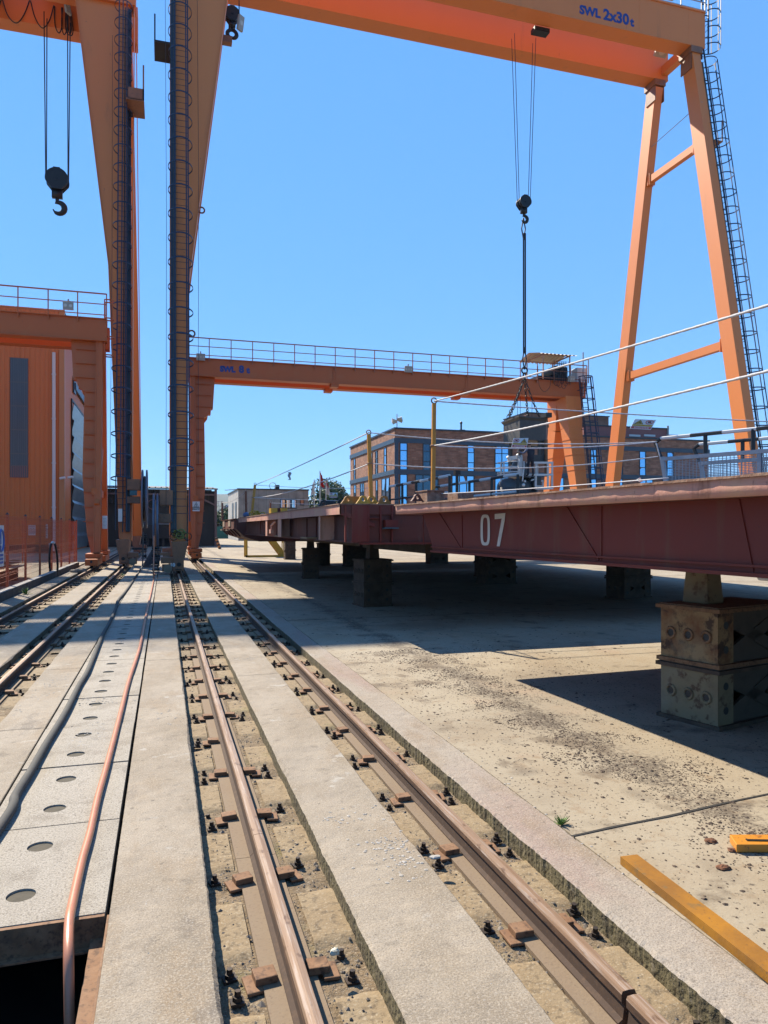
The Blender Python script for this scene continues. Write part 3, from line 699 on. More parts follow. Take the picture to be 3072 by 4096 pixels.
def mesh_panel(x0, y0, x1, y1):
    q = MB(); a = V(x0, y0, 0); b = V(x1, y1, 0); d = (b-a).normalized(); L = (b-a).length; o = V(d.y, -d.x, 0)*.03
    for i in range(11):
        z = .12 + i*.18
        q.beam(a + V(0,0,z), b + V(0,0,z), .007, .007, (0,0,1))
        if i in (2, 5, 8, 10): q.beam(a + V(0,0,z+.035) + o, b + V(0,0,z+.035) + o, .007, .007, (0,0,1)); q.beam(a + V(0,0,z-.035) + o, b + V(0,0,z-.035) + o, .007, .007, (0,0,1))
    n = int(L/.085)
    for i in range(n+1):
        p_ = a + d*(L*i/n); q.beam(p_ + V(0,0,.1), p_ + V(0,0,1.95), .005, .005, d)
    return q
for i in range(len(FY)-1): mesh_panel(-3.84, FY[i]+.03, -3.84, FY[i+1]-.03).build('mesh_panel', FENCE, fn)
fb = thing('mesh_fence', 'second orange mesh fence set back in front of the orange workshop', 'fence', (-9.0, 38.5, 0))
bx = [-16.5, -14, -11.5, -9.0, -6.5, -4.2]
for x in bx: q = MB(); q.box(x-.03, x+.03, 38.47, 38.53, -.02, 2.0); q.build('post', FENCE, fb)
for i in range(len(bx)-1): mesh_panel(bx[i]+.03, 38.5, bx[i+1]-.03, 38.5).build('mesh_panel', FENCE, fb)
q = MB(); q.box(-4.3, -3.9, 36.3, 36.4, .3, .4); 
# signs on the fence
def plate(name, pa, pb, parent_label, cat, m, th=.012):
    """flat sheet in a plane of constant Y between two corner points"""
    x0, x1 = sorted((pa.x, pb.x)); z0, z1 = sorted((pa.z, pb.z)); Y = pa.y
    t = thing(name, parent_label, cat, ((x0+x1)/2, Y, z0))
    q = MB(); q.box(x0, x1, Y-th, Y, z0, z1); q.build('panel', m, t)
    return t, x0, x1, z0, z1, Y-th-.002
def lines(t, m, x0, x1, zs, Y, h, rnd):
    q = MB()
    for z in zs:
        x = x0
        while x < x1 - .01:
            w = min(rnd.uniform(.03, .14)*(x1-x0)*2, x1-x); q.add([(x,Y,z),(x+w*.85,Y,z),(x+w*.85,Y,z+h),(x,Y,z+h)], [(0,1,2,3)]); x += w
    return q.build('lettering', m, t)
rn = random.Random(3)
# blue and white safety board hung flat on the near fence, seen obliquely
t = thing('safety_board', 'white board with a blue exclamation mark emblem at the left frame edge', 'sign', (-3.80, 19.3, .9))
q = MB(); q.box(-3.80, -3.785, 18.6, 19.95, .72, 1.72); q.build('panel', WHITE, t)
q = MB(); c = V(-3.782, 19.6, 1.35); q.ring(c, (1,0,0), .26, .035, 20, 4); q.box(-3.783, -3.779, 19.56, 19.64, 1.27, 1.53); q.box(-3.783, -3.779, 19.56, 19.64, 1.16, 1.23)
for z in (.79, .88, .97): q.box(-3.783, -3.779, 18.7, 19.85, z, z+.055)
q.build('emblem', SIGNB, t)
def wall_notice(px0, py0, px1, py1, Y, label):
    t, x0, x1, z0, z1, yy = plate('notice', atY(px0, py0, Y), atY(px1, py1, Y), label, 'notice', WHITE)
    h = z1-z0; lines(t, SIGNK, x0+.08*(x1-x0), x1-.08*(x1-x0), [z1 - h*f for f in (.2, .35, .5, .65, .8)], yy, h*.045, rn)
    return t
wall_notice(114, 2100, 143, 2141, 53.8, 'white notice sheet with drawn grid on the workshop wall, left of the downpipe')
wall_notice(194, 2172, 222, 2190, 53.8, 'small low white notice on the workshop wall beside the downpipe foot')
wall_notice(183, 2097, 191, 2153, 53.8, 'narrow grey strip notice on the workshop wall between two fence posts')
# steel plates on timber behind the fence
tm = []
for i, (xa, ya, xb, yb) in enumerate(((-7.6, 21.0, -4.3, 21.0), (-7.8, 23.4, -4.35, 23.4), (-8.0, 25.8, -4.5, 25.8))):
    q = MB(); q.box(xa, xb, ya-.12, ya+.12, -.02, .42)
    tag(q.build('timber_baulk', TIMBER, bevel=.01), ['nearest', 'middle', 'farthest'][i] + ' dark timber baulk carrying the steel plates behind the fence', 'timber', 'timber baulks under the plates')
for i, (x0, x1, y0, y1, z) in enumerate(((-9.5, -4.35, 20.2, 26.6, .425), (-10.2, -4.6, 21.2, 27.8, .465), (-11, -4.75, 23.3, 28.0, .505))):
    q = MB(); N = 12; vs = []; fs = []
    for k_ in range(N+1):
        for j_ in range(2):
            yy = y0 + (y1-y0)*k_/N; xx = (x0, x1)[j_] ; zz_ = z + .05*i*math.sin(k_/N*3.1)*j_
            vs += [(xx, yy, zz_), (xx, yy, zz_+.022)]
    for k_ in range(N):
        a = k_*4; b = a+4
        fs += [(a, b, b+2, a+2), (a+1, a+3, b+3, b+1), (a, a+1, b+1, b), (a+2, b+2, b+3, a+3)]
    fs += [(0,2,3,1), (N*4, N*4+1, N*4+3, N*4+2)]
    q.add(vs, fs)
    tag(q.build('steel_plate', PLATE), ['bottom sheet of the rusty steel plates stacked behind the fence', 'middle sheet of the rusty steel plates stacked behind the fence', 'topmost bent sheet of the rusty steel plates stacked behind the fence'][i], 'steel plate', 'steel plates behind the fence')
# black hoop leaning at the fence
hc = atX(214, 2250, -3.62); ax = V(.93, -.35, .12)
t = thing('hose_hoop', 'black rubber hoop with a white top leaning at a fence post', 'hoop', (hc.x, hc.y, .0))
up = V(0,-.25,1).normalized()
def hoop(a0, a1, m, nm):
    s_ = V(.62, .75, .0).normalized(); pts = [hc + up*(.72*math.cos(a)) + s_*(.17*math.sin(a)) for a in [a0 + (a1-a0)*i/20 for i in range(21)]]
    MB().tube(pts, .036, 6).build(nm, m, t, smooth=True)
hoop(.35, 2*math.pi-.35, BLACK, 'rubber_ring'); hoop(-.35, .35, WHITE, 'white_sleeve')
# ================================================================ THE TWO TALL GANTRY CRANES
ZG, HG = 27.3, 1.85            # underside and depth of the main girders
def hook_block(c, ropes_z, label, group, r=.42, double=False, spread=.0, rope_r=.022, depth=.3):
    """sheave block with hook; c = centre of the sheave casing"""
    t = thing('hook_block', label, 'crane hook', c, group)
    b = MB()
    pts = [(math.cos(a)*r, math.sin(a)*r) for a in [R(x) for x in range(-20, 201, 12)]] + [(-r*.42, -r*.95), (r*.42, -r*.95)]
    for y0, y1 in ((-depth/2, -depth/2+.05), (depth/2-.05, depth/2)): b.xz([(c.x+x, c.z+z) for x, z in pts], c.y+y0, c.y+y1)
    b.box(c.x-r*.3, c.x+r*.3, c.y-depth/2, c.y+depth/2, c.z+r*.97, c.z+r*1.03); b.build('casing', BLACK, t)
    s = MB()
    for yy in (-depth*.2, depth*.2): s.cyl((c.x, c.y+yy-.03, c.z), (c.x, c.y+yy+.03, c.z), r*.93, 24)
    s.cyl((c.x, c.y-depth/2-.03, c.z), (c.x, c.y+depth/2+.03, c.z), r*.2, 10); s.build('sheave', BLACK, t)
    k = MB(); zt = c.z - r*.9
    k.box(c.x-r*.45, c.x+r*.45, c.y-.12, c.y+.12, zt-r*.75, zt+.02); k.cyl((c.x, c.y, zt-r*1.1), (c.x, c.y, zt-r*.7), r*.16, 8)
    zz = zt - r*1.1
    def hk(sg, q=1.0):
        pts = [V(c.x, c.y, zz+.03)]; rr = []
        n = 14
        for i in range(n+1):
            a = R(115 - 275*i/n*1.0); pts.append(V(c.x + sg*(r*.5*math.cos(a)*q*1.0 + (r*.12)), c.y, zz - r*.55 + r*.52*math.sin(a)))
        rr = [r*.18] + [r*(.16 + .12*math.sin(math.pi*min(1, i/n*1.15))) * (1 if i < n-1 else .45) for i in range(n+1)]
        k.tube(pts, rr, 8)
    hk(1)
    if double: hk(-1)
    k.build('hook', BLACK, t, smooth=True)
    rp = MB()
    for sx in (-1, 1):
        for dy in (-depth*.22, depth*.22):
            x = c.x + sx*r*.95; rp.tube([(x, c.y+dy, c.z), (x + sx*spread + dy*.25, c.y+dy*2.0, ropes_z)], rope_r, 4)
    rp.build('wire_rope', WIRE, t)
    return t

def tall_crane(sg, xr, cy, xfar, label, ZG, half):
    """sg: +1 spans to the right of its rail; xr rail; cy centre of the wheelbase; xfar x of the far legs"""
    t = thing('gantry_crane', label, 'gantry crane', (xr, cy, 0), 'tall orange gantry cranes')
    X = lambda x: xr + sg*x
    gx0, gx1 = X(-.25), xfar + sg*.55
    for yy, nm in ((cy-1.95, 'near'), (cy+1.05, 'far')):
        b = MB(); x0, x1 = sorted((gx0, gx1))
        b.box(x0, x1, yy, yy+.9, ZG, ZG+HG)
        b.box(x0, x1, yy-.05, yy+.95, ZG+HG, ZG+HG+.05); b.box(x0, x1, yy-.03, yy+.93, ZG-.03, ZG)
        x = x0 + 2.0
        while x < x1 - 1:
            b.box(x-.012, x+.012, yy-.004, yy-.0005, ZG+.01, ZG+HG-.01); b.box(x-.03, x+.03, yy+.0, yy+.9, ZG-.036, ZG-.031); x += 3.05
        gd = b.build('main_girder', ORANGE, t)
        if nm == 'near' and sg > 0:
            for s_, sz, px_, zb in (('SWL', .60, 20.05, 27.62), ('2x30', .76, 21.42, 27.60), ('t', .60, 23.02, 27.58)):
                text_mb(s_, sz, .03, .003).move(face_matrix((px_, yy-.005, zb), (1,0,-.0), (0,0,1))).build('lettering', BLUETXT, gd)
    # end ties, rails for the trolley
    for x in (X(.2), xfar + sg*.3):
        b = MB(); b.beam((x, cy-1.05, ZG+.5), (x, cy+1.05, ZG+.5), .4, .5); b.build('end_tie', ORANGE, t)
    b = MB(); x0, x1 = sorted((gx0, gx1))
    for yy in (cy-1.5, cy+1.5): b.box(x0, x1, yy-.04, yy+.04, ZG+HG+.05, ZG+HG+.17)
    b.build_each('trolley_rail', RUST, t)
    # walkway rail along the outer edge of the near girder
    b = MB(); n = 18
    for i in range(n+1):
        x = x0 + (x1-x0)*i/n; b.box(x-.025, x+.025, cy-1.98, cy-1.93, ZG+HG, ZG+HG+1.1)
    for z in (.12, .55, 1.1): b.beam((x0, cy-1.955, ZG+HG+z), (x1, cy-1.955, ZG+HG+z), .04, .04, (0,0,1))
    b.build('handrail', GALV if sg > 0 else ORANGE, t)
    # rigid legs on the near rail: tapering box plates leaning inwards
    for k, yb, yt in (('near', cy-half, cy-1.5), ('far', cy+half, cy+1.5)):
        def P(x, z, dy=0): return V(X(x), yb + (yt-yb)*z/ZG + dy, z)
        poly = [(-.2, 1.15), (.27, 1.15), (.44, 11.4), (2.47, ZG-.03), (-.20, ZG-.03)] if sg > 0 else [(-.27, 1.15), (.21, 1.15), (.34, 4), (.84, 13.9), (2.62, ZG-.03), (.04, ZG-.03), (-.16, 13.9)]
        b = MB(); b.prism(poly, lambda x, z: P(x, z, -.30), lambda x, z: P(x, z, .30))
        lg = b.build('rigid_leg', ORANGE, t)
        b = MB()
        out = [p for p in poly if p[0] > .2]
        for i in range(len(out)-1):
            (xa, za), (xb, zb) = out[i], out[i+1]
            b.beam(P(xa+.01, za), P(xb+.01, zb), .03, .74, (1,0,0))
        b.beam(P(poly[0][0]-.01, 1.15), P(poly[-1][0]-.01, ZG-.03), .03, .74, (1,0,0))
        b.build_each('edge_flange', ORANGE, lg)
        if k == 'near' and sg > 0:
            b = MB()
            for z in (9.3, 14.6):
                b.ring(P(.44 + (z-11.4)*.128 + .12 if z > 11.4 else .55, z), (0,1,0), .12, .035, 12, 5)
            b.build_each('lifting_lug', ORANGED, lg)
        # wheel bogie
        s = -1 if k == 'near' else 1
        b = MB(); b.prism([(-.24,1.16),(.32,1.16),(.22,.56),(-.16,.56)], lambda x, z: V(X(x), yb-1.0, z), lambda x, z: V(X(x), yb+1.0, z))
        b.build('sill_beam', ORANGED, t)
        for yy in (yb-1.0, yb+.45):
            b = MB(); b.box(xr-.19, xr+.19, yy, yy+.55, .13, .56)
            bg = b.build('wheel_bogie', ORANGED, t, bevel=.01)
            b = MB(); b.cyl((xr-.05, yy+.27, .19), (xr+.05, yy+.27, .19), .19, 20); b.build('wheel', BLACK, bg)
            b = MB(); b.cyl((xr+sg*.02, yy-.02, .36), (xr+sg*.02, yy+.002, .36), .075, 14); b.box(xr-.1, xr+.1, yy-.03, yy, .17, .20); b.build('bolt_cap', BLACK, bg)
        xm = xr - .36*1 if sg > 0 else xr + .36
        b = MB(); b.box(xm-.2, xm+.17, yb-.95, yb-.55, .12, .36); b.box(xm-.24, xm+.22, yb-1.0, yb-.4, .40, .62); b.build('motor_housing', ORANGED, t, bevel=.02)
        b = MB(); b.cyl((xm, yb-1.06, .22), (xm, yb-.95, .22), .15, 20); b.cyl((xm, yb-1.085, .22), (xm, yb-1.06, .22), .07, 12); b.build('motor', mat('tan_motor', (.26, .20, .13), .6), t)
    # far pin-jointed legs: a braced pair of box legs
    f0 = cy - 6.4; f1 = cy + 6.35
    for yb, yt in ((f0, cy-1.5), (f1, cy+1.5)):
        b = MB(); b.beam((xfar, yb, .6), (xfar, yt, ZG-.35), .50, .85, (1,0,0)); lg = b.build('hinged_leg', ORANGE, t)
        b = MB(); b.box(xfar-.36, xfar+.36, yt-.5, yt+.5, ZG-.36, ZG-.03)
        for x in (-.3, .27): b.xz([(xfar+x, ZG-1.2), (xfar+x+.05, ZG-1.2), (xfar+x+.05, ZG-.3), (xfar+x, ZG-.3)], yt-.42, yt+.42)
        b.build('hinge_bracket', ORANGED, lg)
        b = MB(); b.box(xfar-.22, xfar+.22, yb-1.3, yb+1.3, .12, .62); b.build('wheel_bogie', ORANGED, t)
    lean = lambda z, yb, yt: yb + (yt-yb)*z/ZG
    for z, w in ((10.9, .42), (21.9, .38)):
        b = MB(); ya, yb_ = lean(z, f0, cy-1.5), lean(z, f1, cy+1.5)
        b.beam((xfar, ya+.3, z), (xfar, yb_-.3, z), .3, w); 
        for yy, s in ((ya+.55, 1), (yb_-.55, -1)): b.box(xfar-.2, xfar+.2, yy-.03, yy+.03, z-.33, z+.33); b.box(xfar-.2, xfar+.2, yy-.18-.0, yy-.14, z-.33, z+.33)
        b.build('leg_brace', ORANGE, t)
    return t, X

# ------------------------------------------------ right crane
RCY, RXF = 34.5, 27.1
cr, RX = tall_crane(1, XA, RCY, RXF, 'orange gantry crane marked SWL 2x30 t, spanning high over the yard to braced legs', ZG, 6.45)
half = 6.45
def rl(z, dy=0): return RCY-half + (half-1.5)*z/ZG + dy
lad, cg = ladder_mb((XA+.10, rl(1.9, -.62), 1.9), (XA+.14, rl(26.8, -.62), 26.8), (1,0,0), (0,-1,.18), .62, .46, 1.9, 1.02, .27, .010, .05, (152, 208))
lo = lad.build('ladder', NAVY, cr); cg.build('safety_cage', NAVY, lo)
b = MB(); b.beam((XA-.19, rl(1.5, -.42), 1.5), (XA-.17, rl(26.8, -.42), 26.8), .15, .10); b.beam((XA-.08, rl(1.5, -.42), 1.5), (XA-.05, rl(26.8, -.42), 26.8), .06, .1)
b.build_each('cable_conduit', mat('conduit_grey', (.05,.055,.05), .5), cr)
b = MB()   # slack guide wire left of the cage
b.tube([(XA-.42, rl(2, -.9), 2.2), (XA-.40, rl(14, -.9), 14), (XA-.46, rl(27, -.9), 27)], .008, 4); b.tube([(XA+.72, rl(4, -.9), 4), (XA+.84, rl(16, -.6), 16), (XA+.85, rl(27, -.6), 27)], .008, 4); b.build_each('guide_wire', WIRE, cr)
# platform bracket at the left of the leg
p0 = atY(617, 190, 33.5); p1 = atY(680, 190, 33.5)
b = MB(); b.box(p0.x, p1.x+.2, 33.0, 34.4, p0.z-.04, p0.z+.04); b.box(p0.x, p0.x+.06, 33.0, 33.06, p0.z, p0.z+1.15); b.build('rest_platform', BLACK, cr)
# foot of the right crane's near leg: switch boxes, cable arms, coil
fy = RCY-half-.55
def pxbox(mb, x0, y0, x1, y1, Y, dep):
    a = atY(x0, y1, Y); c = atY(x1, y0, Y); mb.box(a.x, c.x, Y, Y+dep, a.z, c.z); return mb
pxbox(MB(), 639, 1961, 692, 2020, fy+.3, .7).build('switch_box', ORANGED, cr, bevel=.015)
pxbox(MB(), 632, 2055, 688, 2092, fy+.3, .4).build('reel_arm', ORANGED, cr, bevel=.01)
pxbox(MB(), 634, 2210, 683, 2222, fy-.2, .15).build('guide_arm', ORANGED, cr)
b = MB(); c0 = atY(622, 2245, fy-.2)
for dx in (-.09, .07): b.box(c0.x+dx, c0.x+dx+.03, fy-.25, fy-.1, .1, 1.05)
for z in (.18, .42, .66, .95): b.cyl((c0.x-.12, fy-.2, z), (c0.x+.14, fy-.2, z), .05, 8); b.box(c0.x-.15, c0.x+.15, fy-.3, fy-.05, z-.1, z-.07)
b.build('cable_guide', BLACK, cr)
b = MB(); rn = random.Random(5)
for i in range(9):
    c = V(XA-.08 + .30*rn.random(), fy-.28+.1*rn.random(), 1.36 + .16*rn.random()); b.ring(c, (rn.uniform(-.4,.4), 1, rn.uniform(-.3,.3)), rn.uniform(.07, .13), .03, 12, 5)
b.build('spare_cable_coil', OLIVE, cr, smooth=True)
b = MB(); 
for i in range(4):
    c = V(XA-.16 + .5*rn.random(), fy-.3, 1.35 + .2*rn.random()); b.ring(c, (rn.uniform(-.4,.4), 1, 0), rn.uniform(.08, .14), .016, 14, 5)
b.build('tangled_cable', BLACK, cr)
text_mb('10', .17, .012, .002).move(face_matrix((XA-.285, fy-.46, .29), (1,0,0), (0,0,1))).build('number', WHITE, cr)
def reel(c, r, gap, m, parent_c, hub=.25):
    t = MB()
    for s in (-1, 1):
        x = c.x + s*gap/2
        t.ring(c + V(s*gap/2,0,0), (1,0,0), r, .035, 40, 5)
        for k in range(12):
            a = 2*math.pi*k/12; t.beam((x, c.y + math.cos(a)*hub, c.z + math.sin(a)*hub), (x, c.y + math.cos(a)*r, c.z + math.sin(a)*r), .05, .05, (1,0,0))
        t.cyl((x-.02, c.y, c.z), (x+.02, c.y, c.z), r*.80, 32)
    return t.build('cable_reel', m, parent_c)
rr = reel(V(-.31, fy+.75, 1.80), 1.10, .13, REEL, cr)
b = MB()
for i in range(5): b.ring((-.31 + (i-2)*.012, fy+.75, 1.80), (1,0,0), .86 - .03*abs(i-2), .024, 40, 6)
b.build('wound_hose', HOSE, rr)
# ladder and lamps on the far braced leg
def al(z, dy=0): return RCY-6.4 + 4.9*z/ZG + dy
lad, cg = ladder_mb((RXF+.44, al(1.2, -.2), 1.2), (RXF+.44, al(27.2, -.2), 27.2), (0,1,0), (1,0,0), .5, .50, 2.6, .97, .33, .016, .06, (135, 180, 225))
lo = lad.build('ladder', NAVY, cr); cg.build('safety_cage', NAVY, lo)
lad, cg = ladder_mb((RXF+.72, RCY-1.75, 27.0), (RXF+.72, RCY-1.75, 30.6), (0,1,0), (1,0,0), .5, .50, .5, .9, .33, .016, .06, (135, 180, 225))
lo = lad.build('ladder', NAVY, cr); cg.build('safety_cage', NAVY, lo)
b = MB(); b.beam((RXF+.36, al(2,-.25), 2), (RXF+.36, al(26.5,-.25), 26.5), .12, .12); b.build('cable_conduit', mat('conduit_brown', (.09,.07,.045), .6), cr)
b = MB()
z = 2.6
while z < 24: b.beam((RXF+.28, al(z, -.3), z), (RXF+.6, al(z, -.3), z+.1), .03, .05, (0,1,0)); z += 2.1
b.build_each('conduit_clip', ORANGED, cr)
b = MB(); b.tube([(RXF+1.35, al(27, -.2), 27), (RXF+1.42, al(15, -.2), 14), (RXF+1.36, al(3, -.2), 3)], .010, 4); b.build('guide_wire', WIRE, cr)
p = atX(2870, 560, RXF+.9); b = MB(); b.box(RXF+.3, RXF+1.25, p.y, p.y+.8, p.z-.05, p.z); b.box(RXF+1.2, RXF+1.25, p.y, p.y+.05, p.z, p.z+1.1); b.build('rest_platform', ORANGED, cr)
b = MB(); b.tube([(RXF-.1, 32.0, 24.0), (RXF-.1, 36.6, 23.7)], .02, 5); b.build('bracing_cable', GALV, cr)
floodlight(cr, V(RXF-2.0, RCY-2.15, ZG+HG+.55), 1.0, .75, -22, n=4)
floodlight(cr, V(RXF-1.1, RCY-.6, ZG+.35), .75, .6, -50, n=1)
p = atX(940, 30, 3.4); floodlight(cr, atY(966, 92, 32.6), .30, .62, -10, (.75,.65,0), 1)
b = MB(); q = atY(905, 105, 32.8); b.box(q.x-.15, q.x+.3, 33.3, 33.6, q.z-.35, q.z-.05); b.build('junction_box', ORANGED, cr)
b = MB(); xa, xb = atY(2122, 100, RCY-.8).x, atY(2192, 100, RCY-.8).x; b.box(xa+.15, xb, RCY-.98, RCY-.55, ZG-.26, ZG-.04); b.build('trolley_frame', BLACK, cr)
hb = hook_block(atY(2095, 812, RCY), ZG-.1, 'black hook block hanging on long thin ropes over the dark hooded tank unit', 'crane hooks', .33, False, .30, .017, .5)
hb2 = hook_block(atY(928, 62, RCY), ZG-.0, 'black double hook block close under the girder beside a floodlight', 'crane hooks', .34, True, .0, .02, .4)

# ------------------------------------------------ left crane
LCY = 41.4; ZL = 28.35
cl, LX = tall_crane(-1, XC, LCY, -29.5, 'orange gantry crane at upper left whose ladder tower stands left of the cable reels', ZL, 7.5)
lh = 7.5
def ll(z, dy=0): return LCY-lh + (lh-1.5)*z/ZL + dy
lad, cg = ladder_mb((XC-.14, ll(1.6, -.6), 1.6), (XC-.30, ll(28, -.6), 28), (1,0,0), (0,-1,.18), .46, .42, 2.2, 1.02, .27, .010, .04, (155, 180, 205))
lo = lad.build('ladder', NAVY, cl); cg.build('safety_cage', NAVY, lo)
b = MB(); b.beam((XC+.13, ll(1.5, -.45), 1.5), (XC-.03, ll(28, -.45), 28), .18, .12); b.beam((XC-.08, ll(1.5, -.5), 1.5), (XC-.24, ll(28, -.5), 28), .05, .12)
b.build('cable_conduit', mat('conduit_dark', (.022,.025,.028), .5), cl)
b = MB(); b.tube([(XC-.6, ll(3, -.9), 3), (XC-.66, ll(14, -.9), 14), (XC-.8, ll(26, -.9), 26)], .009, 4); b.tube([(XC+.35, ll(2, -.2), 2), (XC+.10, ll(12, -.2), 12)], .009, 4); b.build_each('guide_wire', WIRE, cl)
ly = LCY-lh-.5
pxbox(MB(), 508, 1917, 562, 1959, ly+.3, .7).build('switch_box', ORANGED, cl, bevel=.015)
pxbox(MB(), 519, 1962, 548, 1981, ly+.28, .2).build('control_box', TEAL, cl)
pxbox(MB(), 508, 1986, 560, 2013, ly+.4, .4).build('reel_arm', ORANGED, cl, bevel=.01)
pxbox(MB(), 528, 2190, 575, 2199, ly-.2, .15).build('guide_arm', BLACK, cl)
b = MB(); c0 = atY(577, 2190, ly-.2)
for dx in (-.08, .05): b.box(c0.x+dx, c0.x+dx+.03, ly-.25, ly-.1, .35, 1.45)
for z in (.45, .75, 1.05, 1.35): b.cyl((c0.x-.1, ly-.2, z), (c0.x+.1, ly-.2, z), .055, 8); b.box(c0.x-.13, c0.x+.13, ly-.3, ly-.05, z-.1, z-.07)
b.build('cable_guide', BLACK, cl)
b = MB(); pa = atY(473, 2063, ly-.1); b.box(pa.x, pa.x+.16, ly-.14, ly-.12, pa.z-.25, pa.z+.3); b.build('instruction_plate', WHITE, cl)
rl2 = reel(V(-.84, ly+.8, 2.95), 1.27, .18, REEL, cl)
b = MB()
for i in range(5): b.ring((-.84 + (i-2)*.014, ly+.8, 2.95), (1,0,0), 1.0 - .03*abs(i-2), .03, 40, 6)
b.build('wound_cable', BLACK, rl2)
p0 = atY(578, 430, 37.6); p1 = atY(515, 430, 37.6)
b = MB(); b.box(p1.x-.1, p0.x, 37.0, 38.6, p0.z-.04, p0.z+.04); b.box(p0.x-.07, p0.x, 37.0, 37.06, p0.z, p0.z+1.7); b.box(p1.x, p0.x, 37, 37.04, p0.z, p0.z+.55); b.build('rest_platform', ORANGED, cl)
# trolleys on top of the left crane (their shade falls across the tracks)
for x0, x1 in ((-12.2, -8.3), (-6.3, -3.4)):
    b = MB(); b.box(x0, x1, LCY-2.7, LCY+1.6, ZL+HG+.2, ZL+HG+.9); b.box(x0+.5, x1-.8, LCY-1.2, LCY+1.0, ZL+HG+.9, ZL+HG+1.7); b.build('trolley', ORANGED, cl)
b = MB(); pts = []
x = -30.0
def fest(px_, py_, Y): return atY(px_, py_, Y)
fy2 = LCY + .95
b2 = MB()
def drape(pl): b2.tube(smooth_path([fest(x, y, fy2) for x, y in pl], 8), .03, 5)
drape([(-110, -40), (-60, 70), (-20, 60), (8, -10)]); drape([(8, -10), (30, 60), (65, 92), (95, 60), (118, 2)]); drape([(122, 2), (140, 70), (170, 112), (198, 80), (215, 22)])
drape([(218, 24), (220, 100), (236, 132), (248, 100), (246, 30)]); drape([(250, 30), (246, 100), (256, 138), (268, 110), (262, 30)]); drape([(264, 30), (262, 110), (276, 140), (286, 110), (274, 30)]); drape([(272, 30), (272, 110), (284, 142), (292, 120), (282, 40)])
b2.build('festoon_cable', BLACK, cl, smooth=True)
floodlight(cl, atY(272, 18, LCY-.9), .35, .95, 10, (.6, .8, 0), 1)
b = MB(); a = fest(300, 20, LCY-1.0); 
b.box(-4.4, -1.9, LCY-1.05, LCY+1.05, ZL+1.0, ZL+1.1); b.box(-4.4, -4.3, LCY-1.05, LCY+1.05, ZL+.5, ZL+1.0); b.box(-3.2, -3.1, LCY-1.05, LCY+1.05, ZL+.5, ZL+1.0); b.build('access_platform', ORANGED, cl)
hook_block(atY(229, 722, LCY), ZL-.1, 'black round hook block hanging on four ropes at the left, below the festoon cables', 'crane hooks', .56, False, .03, .026, .6)
